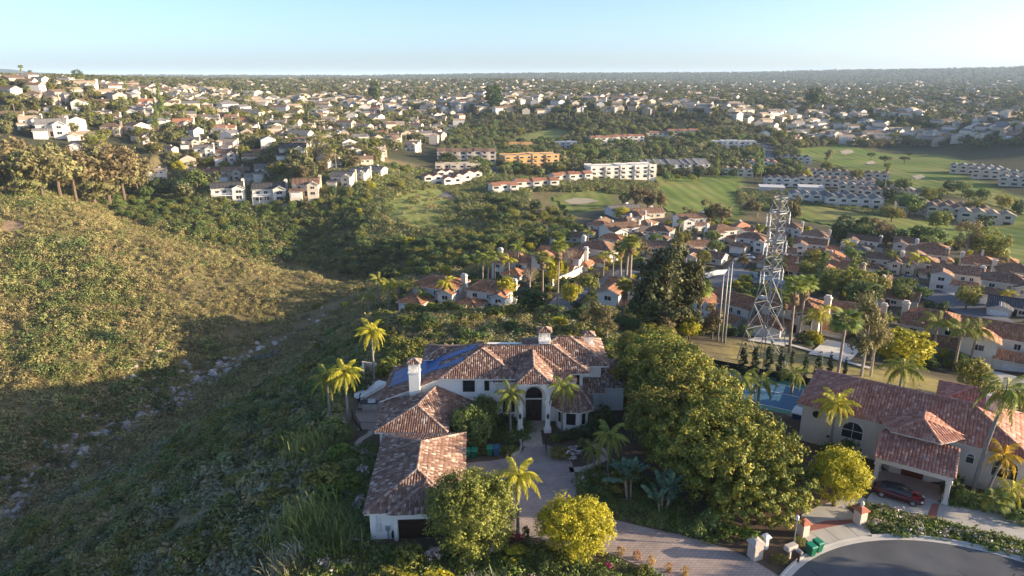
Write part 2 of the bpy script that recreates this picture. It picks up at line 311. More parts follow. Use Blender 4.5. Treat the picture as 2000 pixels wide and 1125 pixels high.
# ------------------------------------------------------------------ the lie of the land
cp, sp = math.cos(PITCH), math.sin(PITCH)
def ray(px, py):
    a = (px-1000)/FOC; b = (562.5-py)/FOC
    return (a, cp+b*sp, -sp+b*cp)
def P(px, py, z=0.0):
    d = ray(px, py); t = (z-CAM_Z)/d[2]; return (d[0]*t, d[1]*t, z)
def Zat(px, py, y):
    d = ray(px, py); return CAM_Z+d[2]*y/d[1]
CT = []   # control heights (x, y, z)
for px, py, z in [(20,1010,-46),(100,920,-46),(210,860,-45),(330,800,-44),(390,740,-42),(520,690,-39),(590,645,-35),(640,600,-31),(700,562,-28),
    (0,375,-6),(100,380,-8),(200,402,-10),(255,440,-13),(330,462,-16),(400,482,-19),(500,502,-23),(600,524,-26),(700,547,-28),
    (0,600,-24),(200,560,-23),(350,560,-25),(0,480,-14),(200,480,-16),(0,740,-33),(150,700,-32),(300,660,-32),(430,590,-28),(0,880,-38),(120,800,-37),(450,640,-33),(560,590,-30),
    (700,628,-5),(800,616,-2),(900,612,-2),(1000,613,-2),(1100,617,-3),(820,660,-1),(980,650,-1),(700,670,-6),(1130,640,-2),(650,650,-12),
    (1470,765,-2),(1472,738,-4),(1500,665,-9),(1640,690,-8),(1700,715,-6),(1850,770,-4),(1990,790,-5),(1960,740,-8),(1425,655,-9),(1850,715,-9),
    (1560,640,-10),(1425,648,-11),(1300,640,-8),(1220,650,-6),(1225,595,-16),(1400,560,-16),(1500,545,-17),(1640,575,-15),(1760,580,-14),(1850,575,-15),(1990,590,-13),
    (1100,600,-19),(1000,580,-21),(820,603,-22),(760,590,-23),(925,600,-21),(870,575,-23),(1160,505,-22),(1030,525,-23),(1280,500,-21),(1400,500,-20),
    (1690,530,-19),(1800,525,-18),(1900,545,-17),(1990,560,-16),(1580,490,-21),(1460,475,-22),(1210,462,-24),(1345,440,-24),
    (900,490,-29),(1000,450,-28),(800,505,-31),(700,505,-35),(600,480,-40),(450,445,-44),(320,425,-44),(760,560,-26),(1100,430,-27),
    (440,386,-22),(520,390,-23),(600,382,-21),(720,358,-18),(850,358,-24),(700,320,-10),(560,305,-5),(420,340,-10),(300,290,-1),(330,380,-26),
    (60,255,8),(60,205,22),(50,160,38),(0,146,42),(200,300,-4),(150,330,-8),(400,200,14),(400,165,28),(700,200,8),(700,250,-6),(900,200,4),(900,250,-14),(900,305,-22),(1000,285,-24),
    (930,192,13),(1000,194,14),(1150,205,8),(1250,217,1),(1250,250,-13),(1150,240,-8),(1050,225,-4),(1300,270,-22),(1200,288,-25),(1420,216,4),(1450,250,-16),(1450,290,-28),
    (1250,345,-26),(1050,325,-23),(920,322,-21),(1350,362,-29),(1700,290,-31),(1900,300,-31),(1800,350,-31),(1980,400,-30),(1950,470,-27),(1600,425,-27),(1400,400,-29),
    (1640,215,-4),(1800,222,-2),(1980,225,2),(1800,272,-29),(1600,265,-27),(1980,262,-26),(780,420,-26),(860,380,-24),(900,440,-29),(820,450,-30),
    (1000,172,16),(1000,160,27),(1500,178,4),(1700,185,2),(1950,190,3),(600,165,24),(200,160,34)]:
    CT.append(P(px, py, z))
for r_, zz in ((6000, (60, 50, 42, 50, 66, 78, 92, 104, 116)), (10000, (30, 26, 20, 20, 20, 22, 26, 30, 34)), (30000, (0,)*9)):
    for i, z in enumerate(zz):
        a = R_(-48+12*i); CT.append((r_*math.sin(a), r_*math.cos(a), z))
for r_, zz in ((4000, (44, 36, 30, 28, 24, 20, 22, 26, 30)),):
    for i, z in enumerate(zz):
        a = R_(-48+12*i); CT.append((r_*math.sin(a), r_*math.cos(a), z))
CT += [(-51,83,-14.5),(-55,72,-16.5),(-40,60,-10.5),(-80,100,-29),(-60,110,-21.5),(-45,115,-14),(-40,95,-8.5),(-55,140,-24),(-45,150,-22),(-35,125,-10),(-30,50,-7),(-60,40,-22),
       (-100,60,-38),(-120,100,-41),(-150,60,-38),(-30,150,-14),(0,152,-11.5),(20,152,-12),(0,168,-18),(-25,168,-20),(30,150,-12),(-30,20,-8),(-80,0,-25),(-200,150,-25),(-260,100,-15),(-30,185,-26),  # includes the knoll's unseen far side, raised to lengthen its shadow leftwards
       (0,0,0),(0,-60,0),(60,-40,0),(100,30,2),(100,80,-2),(150,120,-6),(200,60,4),(120,-40,4),(-60,-60,-15),(0,-300,0),(300,-200,5),(-300,-200,-10),(300,100,0)]
for x in range(-15, 66, 10):
    for y in range(30, 96, 10):
        if not (x > 25 and y > 84): CT.append((x, y, 0))
for px, py, z in [(200,402,-10),(255,440,-13),(330,462,-16),(400,482,-19),(500,502,-23),(600,524,-26),(700,547,-28)]:
    q = P(px, py, z); r_ = math.hypot(q[0], q[1]); CT.append((q[0]*(r_+28)/r_, q[1]*(r_+28)/r_, z-17)); CT.append((q[0]*(r_-12)/r_, q[1]*(r_-12)/r_, z-2.5))
CT = np.array(CT)
def uv(x, y):
    r = np.hypot(x, y)+1.0
    return np.stack([np.arctan2(x, y)*1.15, np.log(r)*0.75], -1)
CU = uv(CT[:,0], CT[:,1])
D = np.linalg.norm(CU[:,None]-CU[None], axis=-1)
A = np.zeros((len(CT)+1,)*2); A[:-1,:-1] = D - np.eye(len(CT))*0.004; A[:-1,-1] = 1; A[-1,:-1] = 1
WT = np.linalg.solve(A, np.append(CT[:,2], 0))
def inpoly(poly, x, y):
    x = np.asarray(x, float); y = np.asarray(y, float); c = np.zeros(x.shape, bool); n = len(poly)
    for i in range(n):
        x0, y0 = poly[i][:2]; x1, y1 = poly[(i+1)%n][:2]
        if y0 == y1: continue
        c ^= ((y0 > y) != (y1 > y)) & (x < (x1-x0)*(y-y0)/(y1-y0)+x0)
    return c
def polydist(poly, x, y):
    d = np.full(np.shape(x), 1e9); n = len(poly)
    for i in range(n):
        ax, ay = poly[i][:2]; bx, by = poly[(i+1)%n][:2]
        t = np.clip(((x-ax)*(bx-ax)+(y-ay)*(by-ay))/((bx-ax)**2+(by-ay)**2+1e-9), 0, 1)
        d = np.minimum(d, np.hypot(x-ax-t*(bx-ax), y-ay-t*(by-ay)))
    return d
PAD = [(-18,30),(-17.5,50),(-19,62),(-20.5,80),(-21,90),(-8,93),(14,93),(28,86),(48,80),(66,66),(85,50),(85,20),(60,-20),(-14,-20)]
COURT = [(25.5,89),(31.5,98.5),(45,91),(39,81.5)]
def hraw(x, y):
    x = np.asarray(x, float); y = np.asarray(y, float); sh = x.shape; x = x.ravel(); y = y.ravel()
    out = np.zeros(len(x)); U = uv(x, y)
    for i in range(0, len(x), 20000):
        d = np.linalg.norm(U[i:i+20000,None]-CU[None], axis=-1); out[i:i+20000] = d@WT[:-1]+WT[-1]
    r = np.hypot(x, y)
    # small rolling relief that grows with distance
    k = np.clip((r-60)/200, 0, 1)
    out += k*0.8*np.sin(x*0.07+1.3*np.sin(y*0.045))*np.sin(y*0.06+0.9) + np.clip((r-500)/1500, 0, 1)*3.0*np.sin(x*0.011+np.sin(y*0.006)*2)*np.sin(y*0.009)
    far = np.clip((r-3000)/2000, 0, 1)
    out += far*4.0*(np.sin(x*0.0021+1)+np.sin(y*0.0017+x*0.0009))
    near = (x > -160) & (x < 140) & (y > 30) & (y < 260)
    # gullies on the canyon sides
    out[near] += -0.9*np.abs(np.sin(x[near]*0.11+y[near]*0.06+np.sin(y[near]*0.05)))*np.clip((-out[near]-6)/10, 0, 1)
    for poly, z, soft in ((PAD, 0.0, 6.0), (COURT, -1.5, 4.0)):
        d = np.where(inpoly(poly, x, y), 0.0, polydist(poly, x, y)); w = np.clip(1-d/soft, 0, 1); w = w*w*(3-2*w)
        out = out*(1-w)+z*w
    return out.reshape(sh)
az = np.concatenate([np.linspace(-180, -60, 40, endpoint=False), np.linspace(-60, 60, 470), np.linspace(60, 180, 40)[1:]])*math.pi/180
lr = np.linspace(math.log(9.0), math.log(31000.0), 430)
AZ, LR = np.meshgrid(az, lr, indexing='ij'); RR = np.exp(LR)
TX = RR*np.sin(AZ); TY = RR*np.cos(AZ); TZ = hraw(TX, TY)
def h(x, y):
    """height of the finished ground sheet."""
    x = np.asarray(x, float); y = np.asarray(y, float)
    a = np.arctan2(x, y); l = np.log(np.maximum(np.hypot(x, y), 9.01))
    i = np.clip(np.searchsorted(az, a)-1, 0, len(az)-2); j = np.clip(((l-lr[0])/(lr[1]-lr[0])).astype(int), 0, len(lr)-2)
    fa = np.clip((a-az[i])/(az[i+1]-az[i]), 0, 1); fl = np.clip((l-lr[j])/(lr[1]-lr[0]), 0, 1)
    return (TZ[i,j]*(1-fa)*(1-fl)+TZ[i+1,j]*fa*(1-fl)+TZ[i,j+1]*(1-fa)*fl+TZ[i+1,j+1]*fa*fl)
_T = np.exp(np.linspace(math.log(20), math.log(14000), 900))
def G(px, py):
    """ground point seen at a place in the picture (first hit)."""
    d = ray(px, py); zz = CAM_Z+_T*d[2]-h(d[0]*_T, d[1]*_T)
    k = np.argmax(zz < 0)
    if zz[k] >= 0: t = 9000.
    else:
        a, b = _T[max(k-1,0)], _T[k]
        for _ in range(14):
            m_ = (a+b)/2
            if CAM_Z+m_*d[2]-float(h(d[0]*m_, d[1]*m_)) < 0: b = m_
            else: a = m_
        t = b
    x, y = d[0]*t, d[1]*t
    return Vector((x, y, float(h(x, y))))
def gpoly(pts): return [tuple(G(*p)) for p in pts]
def PX(x, y, z):
    dz = z-CAM_Z; c = y*cp-dz*sp; u = y*sp+dz*cp
    return 1000+FOC*x/np.maximum(c, 1e-3), 562.5-FOC*u/np.maximum(c, 1e-3)

# ground colours (what grows or lies there)
GOLF = [gpoly(p) for p in ([(1545,292),(1640,283),(1720,300),(1850,306),(1905,322),(1842,330),(1905,352),(1960,378),(2040,400),(2040,432),(1900,386),(1800,371),(1700,346),(1640,326),(1580,312)],
    [(1280,348),(1440,343),(1447,415),(1420,440),(1300,410)], [(1550,397),(1640,410),(1850,440),(1980,468),(2040,480),(2040,530),(1850,474),(1650,446),(1550,424)],
    [(1080,386),(1180,370),(1195,402),(1110,416)], [(1900,440),(2040,415),(2040,515)])]
MEADOW = [gpoly(p) for p in ([(735,410),(800,375),(860,368),(893,385),(905,440),(860,452),(760,438)], [(1000,270),(1080,250),(1130,262),(1080,280),(1010,282)])]
SLOPEGRASS = [gpoly([(1440,668),(1500,672),(1700,715),(1840,745),(2040,780),(2040,835),(1800,790),(1600,760),(1440,740)]), gpoly([(1185,640),(1240,640),(1250,662),(1190,664)])]
TERR = [gpoly([(480,393),(590,388),(640,402),(600,412),(490,410)]), gpoly([(0,425),(40,430),(60,445),(0,462)])]
TOWN = gpoly([(765,585),(780,622),(1000,606),(1130,622),(1240,662),(1440,662),(1700,705),(2040,770),(2040,480),(1850,475),(1650,447),(1550,425),(1420,440),(1300,412),(1180,405),(1130,450),(960,480),(940,540),(800,560)])
base = np.array([0.20, 0.16, 0.08])
CC = np.tile(base, (TX.size, 1)); x_ = TX.ravel(); y_ = TY.ravel(); r_ = np.hypot(x_, y_)
nz_ = np.sin(x_*0.05)*np.sin(y_*0.043+1)+np.sin(x_*0.017+2)*np.sin(y_*0.021)
CC *= (1+0.12*nz_)[:,None]
CC[r_ > 500] = np.array([0.07, 0.07, 0.038])
def paint(poly, c, soft, amp=0.0):
    m_ = np.where(inpoly(poly, x_, y_), 0.0, polydist(poly, x_, y_)); w = np.clip(1-m_/soft, 0, 1)[:,None]
    cc = np.array(c)[None]*(1+amp*nz_[:,None]); CC[:] = CC*(1-w)+cc*w
paint(TOWN, (0.10, 0.085, 0.06), 8)
for g in GOLF: paint(g, (0.15, 0.185, 0.042), 6, 0.28)
paint(GOLF[0], (0.20, 0.205, 0.058), 4, 0.28)
for q_ in ([(1640,296),(1665,294),(1668,300),(1645,302)],[(1100,393),(1150,389),(1168,394),(1120,399)],[(1780,345),(1800,343),(1806,349),(1786,351)],[(1690,318),(1705,316),(1708,321),(1694,322)],[(1330,385),(1350,383),(1354,389),(1335,391)],[(1800,452),(1830,455),(1826,460),(1802,457)]): paint(gpoly(q_), (0.42, 0.35, 0.24), 1.5)
for q_ in ([(1600,303),(1760,318),(1830,330),(1760,326),(1600,309)],[(1300,372),(1440,362),(1440,372),(1300,384)],[(1600,425),(1850,458),(1850,464),(1600,432)],[(1700,335),(1850,362),(1900,378),(1850,372)]): paint(gpoly(q_), (0.23, 0.20, 0.075), 6)
for g in MEADOW: paint(g, (0.17, 0.185, 0.06), 8, 0.15)
for g in SLOPEGRASS: paint(g, (0.25, 0.205, 0.08), 3, 0.15)
for g in TERR: paint(g, (0.34, 0.23, 0.14), 3, 0.1)
paint(PAD, (0.115, 0.082, 0.058), 3, 0.1)
sm = bpy.data.materials.new('ground_cover'); sm.use_nodes = True; nt = sm.node_tree; L = nt.links; b_ = nt.nodes['Principled BSDF']; b_.inputs['Roughness'].default_value = 1; b_.inputs['Specular IOR Level'].default_value = 0.1
at = nd(nt, 'ShaderNodeAttribute'); at.attribute_name = 'col'; tc = nd(nt, 'ShaderNodeTexCoord')
n1 = nd(nt, 'ShaderNodeTexNoise'); n1.inputs['Scale'].default_value = 0.35; n1.inputs['Detail'].default_value = 8; L.new(tc.outputs['Object'], n1.inputs['Vector'])
n2 = nd(nt, 'ShaderNodeTexNoise'); n2.inputs['Scale'].default_value = 0.03; n2.inputs['Detail'].default_value = 6; L.new(tc.outputs['Object'], n2.inputs['Vector'])
ad = nd(nt, 'ShaderNodeMath'); ad.operation = 'ADD'; L.new(n1.outputs['Fac'], ad.inputs[0]); L.new(n2.outputs['Fac'], ad.inputs[1])
mr = nd(nt, 'ShaderNodeMapRange'); mr.inputs[1].default_value = .6; mr.inputs[2].default_value = 1.4; mr.inputs[3].default_value = .6; mr.inputs[4].default_value = 1.35; L.new(ad.outputs[0], mr.inputs[0])
mx = nd(nt, 'ShaderNodeMix'); mx.data_type = 'RGBA'; mx.blend_type = 'MULTIPLY'; mx.inputs[0].default_value = 1
L.new(at.outputs['Color'], mx.inputs[6]); L.new(mr.outputs[0], mx.inputs[7]); L.new(mx.outputs[2], b_.inputs['Base Color'])
bp = nd(nt, 'ShaderNodeBump'); bp.inputs['Strength'].default_value = .6; bp.inputs['Distance'].default_value = .5; L.new(n1.outputs['Fac'], bp.inputs['Height']); L.new(bp.outputs[0], b_.inputs['Normal'])
MATS['ground_cover'] = sm
na, nl = TX.shape
I_ = np.arange(na*nl).reshape(na, nl)
F_ = np.stack([I_[:-1,:-1], I_[:-1,1:], I_[1:,1:], I_[1:,:-1]], -1).reshape(-1, 4)
gm = np_mesh('ground', np.stack([TX, TY, TZ], -1).reshape(-1, 3), F_, 'ground_cover', smooth=True)
ca = gm.color_attributes.new('col', 'FLOAT_COLOR', 'POINT'); ca.data.foreach_set('color', np.concatenate([CC, np.ones((len(CC),1))], 1).astype(np.float32).ravel())
tag(ob('ground', gm), 'brushy hills, canyon and valley floor of brown and green earth', kind='structure')

def sheet(name, poly, z, m, label=None, thick=0.0):
    """flat sheet on the level pad."""
    mb = MB()
    if thick: mb.prism([p[:2] for p in poly], z-thick, z)
    else: mb.add([(p[0], p[1], z) for p in poly], [tuple(range(len(poly)))])
    o = mb.build(name, m); tag(o, label, kind='structure'); return o
RIB = []
def ribbon(name, pts, width, m, label=None, off=0.25, n=60, kind='structure'):
    RIB.append(([(p[0], p[1]) for p in pts], width))
    pts = [Vector((p[0], p[1], 0)) for p in pts]; seg = []
    for i in range(len(pts)-1):
        k = max(2, int((pts[i+1]-pts[i]).length/4))
        p0 = pts[max(i-1,0)]; p1 = pts[i]; p2 = pts[i+1]; p3 = pts[min(i+2,len(pts)-1)]
        for j in range(k):
            t = j/k; seg.append(.5*((2*p1)+(p2-p0)*t+(2*p0-5*p1+4*p2-p3)*t*t+(3*p1-p0-3*p2+p3)*t**3))
    seg.append(pts[-1]); vs = []; fs = []
    for i, p in enumerate(seg):
        d = (seg[min(i+1,len(seg)-1)]-seg[max(i-1,0)]).normalized(); nrm = Vector((-d.y, d.x, 0))
        for s_ in (-.5, -.25, 0, .25, .5):
            q = p+nrm*width*s_; vs.append((q.x, q.y, float(h(q.x, q.y))+off+.05*(1-4*s_*s_)))
        if i: fs += [((i-1)*5+k, i*5+k, i*5+k+1, (i-1)*5+k+1) for k in range(4)]
    o = MB().add(vs, fs).build(name, m); tag(o, label, kind=kind); return o

def drape(name, poly, step, m, off, label):
    p = np.array([q[:2] for q in poly]); lo, hi = p.min(0), p.max(0); nx = int((hi[0]-lo[0])/step)+2; ny = int((hi[1]-lo[1])/step)+2
    X_, Y_ = np.meshgrid(lo[0]+np.arange(nx)*step, lo[1]+np.arange(ny)*step, indexing='ij'); ins = inpoly(poly, X_+step/2, Y_+step/2)[:-1,:-1]
    I = np.arange(nx*ny).reshape(nx,ny); F = np.stack([I[:-1,:-1],I[1:,:-1],I[1:,1:],I[:-1,1:]],-1)[ins]; u, inv = np.unique(F, return_inverse=True)
    V = np.stack([X_.ravel()[u],Y_.ravel()[u],h(X_.ravel()[u],Y_.ravel()[u])+off],-1); return tag(ob(name, np_mesh(name, V, inv.reshape(F.shape), m, smooth=True)), label, kind='structure')
for i_, g in enumerate(GOLF): drape('fairway', g, 3.0, 'fairway', .35, 'mown golf fairway')
for q_ in ([(1640,296),(1652,293),(1665,294),(1668,299),(1652,303),(1643,301)],[(1100,394),(1120,388),(1150,389),(1170,394),(1140,400),(1115,400)],[(1780,345),(1800,342),(1808,348),(1790,352)],[(1690,318),(1705,315),(1710,320),(1696,323)],[(1800,452),(1828,454),(1826,461),(1803,458)]): drape('bunker', gpoly(q_), 1.2, 'sand', .5, 'sand bunker')
# ------------------------------------------------------------------ plants (prototype meshes)
def leaf_cloud(blobs, n, size, seed, clump=24, sig=0.10, up=0.35, aspect=0.55, shell=(0.72, 1.04), droop=0.0, tvb=0.0):
    """many leaf-sized faces in clumps spread through the outer volume of a few ellipsoids.  blobs: (cx,cy,cz,rx,ry,rz)"""
    g = np.random.default_rng(seed); B = np.array(blobs, float)
    area = (B[:,3]*B[:,4]+B[:,4]*B[:,5]+B[:,3]*B[:,5]); nc = max(6, n//clump)
    bi = g.choice(len(B), nc, p=area/area.sum())
    d = g.normal(size=(nc,3)); d[:,2] = d[:,2]*0.9+0.18; d /= np.linalg.norm(d, axis=1)[:,None]
    rr = g.uniform(shell[0], shell[1], nc)
    cc = B[bi,:3]+d*B[bi,3:]*rr[:,None]
    sc = (B[bi,3:].mean(1)*sig)[:,None]
    li = np.repeat(np.arange(nc), clump); m = len(li)
    off = g.normal(size=(m,3)); off /= np.linalg.norm(off, axis=1)[:,None]; off *= g.uniform(0,1,m)[:,None]**.45*1.7
    p = cc[li]+off*sc[li]*np.array([1,1,.8])
    if droop: p[:,2] -= np.abs(g.normal(size=m))*droop
    nrm = off*0.9+d[li]*0.5+np.array([0,0,up])+g.normal(size=(m,3))*0.55
    nrm /= np.linalg.norm(nrm, axis=1)[:,None]
    t = np.cross(nrm, g.normal(size=(m,3))); t /= np.linalg.norm(t, axis=1)[:,None]; b = np.cross(nrm, t)
    s = size*g.uniform(.6, 1.35, m)[:,None]
    V = np.stack([p-t*s, p+b*s*aspect-nrm*s*.15, p+t*s, p-b*s*aspect-nrm*s*.15], 1).reshape(-1,3)
    F = np.arange(4*m).reshape(m,4)
    ctv = g.uniform(.15, .85, nc); tv = np.clip(ctv[li]*.6+g.uniform(0,1,m)*.4+tvb, 0, 1)
    return V, F, tv
def trunk_mb(hgt, r, seed, limbs=4, spread=2.0, top=0.75, lean=0.0):
    g = random.Random(seed); mb = MB()
    fork = hgt*g.uniform(.35, .5)
    mb.tube([(0,0,-1.0),(g.uniform(-.1,.1),0,fork*.5),(lean*.4,g.uniform(-.2,.2),fork)], [r*1.25, r, r*.8], 7, cap=False)
    for i in range(limbs):
        a = 2*math.pi*i/limbs+g.uniform(-.4,.4); s_ = spread*g.uniform(.6,1)
        mb.tube([(lean*.4,0,fork-.1),(lean*.6+math.cos(a)*s_*.45, math.sin(a)*s_*.45, fork+(hgt*top-fork)*.55),(lean+math.cos(a)*s_, math.sin(a)*s_, hgt*top)], [r*.6, r*.4, r*.12], 5, cap=False)
    return mb
CROWN = {}; TRUNK = {}; SINGLE = {}
def proto_tree(key, hgt, blobs, n, size, leaf, bark='bark', seed=1, limbs=4, r=None, spread=None, **kw):
    V, F, tv = leaf_cloud(blobs, n, size, seed, **kw)
    CROWN[key] = np_mesh(key+'_crown', V, F, leaf, tv)
    mb = trunk_mb(hgt, r or hgt*.028, seed, limbs, spread or max(b[3] for b in blobs)*.6)
    TRUNK[key] = mb.mesh(key+'_trunk', bark)
    # the same tree as one mesh, for use far off
    tv2 = np.concatenate([tv, np.full(len(mb.f), .5)])
    me = bpy.data.meshes.new(key); vs = V.tolist()+mb.v; o = len(V)
    me.from_pydata(vs, [], F.tolist()+[tuple(i+o for i in f) for f in mb.f]); me.materials.append(MATS[leaf]); me.materials.append(MATS[bark])
    me.polygons.foreach_set('material_index', [0]*len(F)+[1]*len(mb.f))
    a = me.attributes.new('tv', 'FLOAT', 'FACE'); a.data.foreach_set('value', tv2.astype(np.float32)); me.update()
    SINGLE[key] = me
    PH[key] = hgt
PH = {}
def blobs_round(H, R, seed, k=7, base=.28, squash=1.0):
    g = random.Random(seed); zc = H*(1+base)/2; rz = H*(1-base)/2
    L_ = [(0,0,zc,R*.78,R*.78,rz*.85)]
    for i in range(k):
        a = 2*math.pi*i/k+g.uniform(-.3,.3); q = g.uniform(.35,.55)
        L_.append((math.cos(a)*R*.52, math.sin(a)*R*.52, zc+rz*g.uniform(-.38,.42), R*q, R*q, rz*q*squash))
    return L_
# all prototypes are 10 m high; they are scaled where they stand
for i in range(3):
    proto_tree(f'broad{i}', 10, blobs_round(10, [4.6,5.2,4.0][i], 20+i), 2600, .34, 'leaf_green', seed=20+i, clump=22, sig=.22)
for i in range(2):
    proto_tree(f'dark{i}', 10, blobs_round(10, [4.4,3.6][i], 30+i, base=.12), 2600, .36, 'leaf_dark', seed=30+i, clump=22, sig=.2)
for i in range(2):
    proto_tree(f'yellow{i}', 10, blobs_round(10, [4.6,4.2][i], 40+i, base=.22), 2800, .34, 'leaf_yellow', seed=40+i, clump=22, sig=.2)
for i in range(2):
    proto_tree(f'olive{i}', 10, blobs_round(10, [4.4,5.0][i], 45+i, base=.2), 2600, .34, 'leaf_olive', seed=45+i, clump=22, sig=.22)
for i in range(3):
    g_ = random.Random(50+i); bl = []
    for k in range(9):
        a = g_.uniform(0,6.28); rr_ = g_.uniform(.3,2.0); bl.append((math.cos(a)*rr_, math.sin(a)*rr_, g_.uniform(3.6,9.0), g_.uniform(.9,1.5), g_.uniform(.9,1.5), g_.uniform(.9,1.5)))
    proto_tree(f'euca{i}', 10, bl, 2400, .27, 'leaf_euca', 'bark_pale', seed=50+i, clump=18, sig=.33, r=.22, limbs=5, spread=1.8, aspect=.3, droop=.45, shell=(.3,1.05))
for i in range(2):
    g_ = random.Random(60+i); bl = [(math.cos(k)*g_.uniform(.5,2.6), math.sin(k*1.7)*g_.uniform(.5,2.6), g_.uniform(3.2,8.4), g_.uniform(1.2,2.0), g_.uniform(1.2,2.0), g_.uniform(1.0,1.7)) for k in range(10)]
    proto_tree(f'rusty{i}', 10, bl, 2400, .30, 'leaf_rusty', seed=60+i, clump=18, sig=.3, limbs=6, shell=(.3,1.05))
g_ = random.Random(64); bl = [(g_.uniform(-2.6,2.6)*(1.15-z/12), g_.uniform(-2.6,2.6)*(1.15-z/12), z, g_.uniform(1.0,1.9), g_.uniform(1.0,1.9), g_.uniform(.8,1.4)) for z in np.linspace(1.6,9.2,15)]
proto_tree('ragged0', 10, bl, 5200, .24, 'leaf_tips', seed=64, limbs=7, spread=2.2, clump=18, sig=.3, shell=(.35,1.12))
proto_tree('bare0', 10, blobs_round(10, 3.0, 66, base=.15), 1300, .22, 'leaf_bare', 'bark_pale', seed=66, clump=12, sig=.35, aspect=.15, limbs=8, shell=(.2,1.0))
for i in range(2):
    g_ = random.Random(70+i); bl = [(g_.uniform(-.5,.5)*(10-z)*.3, g_.uniform(-.5,.5)*(10-z)*.3, z, 2.2-(z-3)*.22, 2.2-(z-3)*.22, 1.0) for z in (3,4.5,6,7.4,8.6,9.4)]
    proto_tree(f'pine{i}', 10, bl, 2200, .26, 'leaf_green', seed=70+i, clump=18, sig=.3, limbs=4, spread=1.2, aspect=.35, shell=(.4,1.1))
for i in range(2):
    proto_tree(f'umbrella{i}', 10, [(0,0,7.8,4.6,4.6,1.3),(2,1,8.4,2.5,2.5,1.0),(-2,0,8.2,2.6,2.4,1.0)], 1800, .34, 'leaf_dark', seed=76+i, clump=20, sig=.25, limbs=6, spread=3.4, r=.3)
bl = [(0,0,z,r__,r__,1.2) for z,r__ in ((1.0,.75),(2.6,.95),(4.4,.9),(6.2,.72),(7.8,.5),(9.0,.28))]
proto_tree('cypress0', 10, bl, 1500, .26, 'leaf_cypress', seed=80, clump=14, sig=.3, limbs=2, spread=.2, up=.8, aspect=.4, r=.15)
# far trees: light meshes
for i in range(4):
    proto_tree(f'far{i}', 10, blobs_round(10, [4.4,5.4,3.4,4.8][i], 90+i, k=5, base=[.15,.1,.1,.2][i]), [420,460,360,400][i], .75, 'leaf_far', seed=90+i, clump=10, sig=.28)
# large ficus crowns, real size
FIC = {}
def ficus(key, blobs, n, size, seed, leaf='leaf_ficus', **kw):
    V, F, tv = leaf_cloud(blobs, n, size, seed, **kw)
    FIC[key] = np_mesh(key+'_crown', V, F, leaf, tv)

def frond_mesh(name, L, arch, droop, nleaf, leafl, m, seed, w0=.05, twist=.25, hang=.5):
    """one feather frond along +X from the origin: an arching rib with pairs of hanging leaflets."""
    g = np.random.default_rng(seed); V = []; F = []; tv = []
    def rib(t): return np.array([L*t*(1-.25*droop*t), 0, arch*L*math.sin(min(t*1.45,1.57))*.55-droop*L*.75*t**2.3])
    k = 9
    for i in range(k):
        t = i/(k-1); p = rib(t); w = w0*(1-t*.8); V += [p+[0,-w,0], p+[0,w,0]]
        if i: o = 2*(i-1); F.append([o, o+2, o+3, o+1]); tv.append(.35)
    for i in range(nleaf):
        t = .14+.86*(i+.5)/nleaf; p = rib(t); q = rib(min(1, t+.02))-p; q /= np.linalg.norm(q)+1e-9
        ll = leafl*(math.sin(math.pi*min(1,(t*.9+.12)))**.6)*g.uniform(.8,1.15)
        for s in (-1, 1):
            side = np.array([0, s, 0.0])
            d = side*.85+q*.55+np.array([0,0,-hang*g.uniform(.4,1.5)]); d /= np.linalg.norm(d)
            wv = np.cross(d, np.array([g.normal()*twist, g.normal()*twist, 1.0])); wv /= np.linalg.norm(wv)
            ww = leafl*.042; mid = p+d*ll*.55+np.array([0,0,-.02]); tip = p+d*ll+np.array([0,0,-hang*ll*.35])
            o = len(V); V += [p-wv*ww*.6, p+wv*ww*.6, mid+wv*ww, mid-wv*ww, tip+wv*ww*.25, tip-wv*ww*.25]
            F += [[o,o+1,o+2,o+3],[o+3,o+2,o+4,o+5]]; x_ = g.uniform(.2,.9); tv += [x_, min(1,x_+.1)]
    return np_mesh(name, np.array(V), np.array(F), m, tv)
def fan_mesh(name, L, blades, m, seed, droop=.35):
    """one fan leaf along +X: a stalk and a half-disc of narrow blades."""
    g = np.random.default_rng(seed); V = []; F = []; tv = []
    st = L*.5; hub = np.array([st,0,.12*L])
    V += [np.array([0,-.03,0]), np.array([0,.03,0]), hub+[0,.03,0], hub+[0,-.03,0]]; F.append([0,1,2,3]); tv.append(.3)
    for i in range(blades):
        a = math.radians(-115+230*(i+.5)/blades); d = np.array([math.cos(a), math.sin(a), 0]); r1 = L*.5*g.uniform(.85,1.1)
        s = np.array([-math.sin(a), math.cos(a), 0])*r1*.10
        mid = hub+d*r1*.6+np.array([0,0,-droop*r1*.12]); tip = hub+d*r1+np.array([0,0,-droop*r1*.55]); o = len(V)
        V += [hub-s*.15, hub+s*.15, mid+s, mid-s, tip+s*.15, tip-s*.15]; F += [[o,o+1,o+2,o+3],[o+3,o+2,o+4,o+5]]; x_ = g.uniform(.2,.9); tv += [x_, x_]
    return np_mesh(name, np.array(V), np.array(F), m, tv)
FR = {}
for tone in ('palm', 'palm_yellow', 'palm_gold'):
    for i, (ar, dr, hg) in enumerate(((.55,.85,.7),(.42,1.3,.9),(.75,.6,.6))):
        FR[f'{tone}{i}'] = frond_mesh('frond', 3.4, ar, dr, 40, .74, 'leaf_'+tone, 100+i, hang=hg)
FR['fan0'] = fan_mesh('fan_leaf', 2.0, 15, 'leaf_palm', 5); FR['fan1'] = fan_mesh('fan_leaf', 2.0, 15, 'leaf_green', 6, .6); FR['fan2'] = fan_mesh('dead_leaf', 1.8, 11, 'plume', 7, .9)
FR['bird'] = None
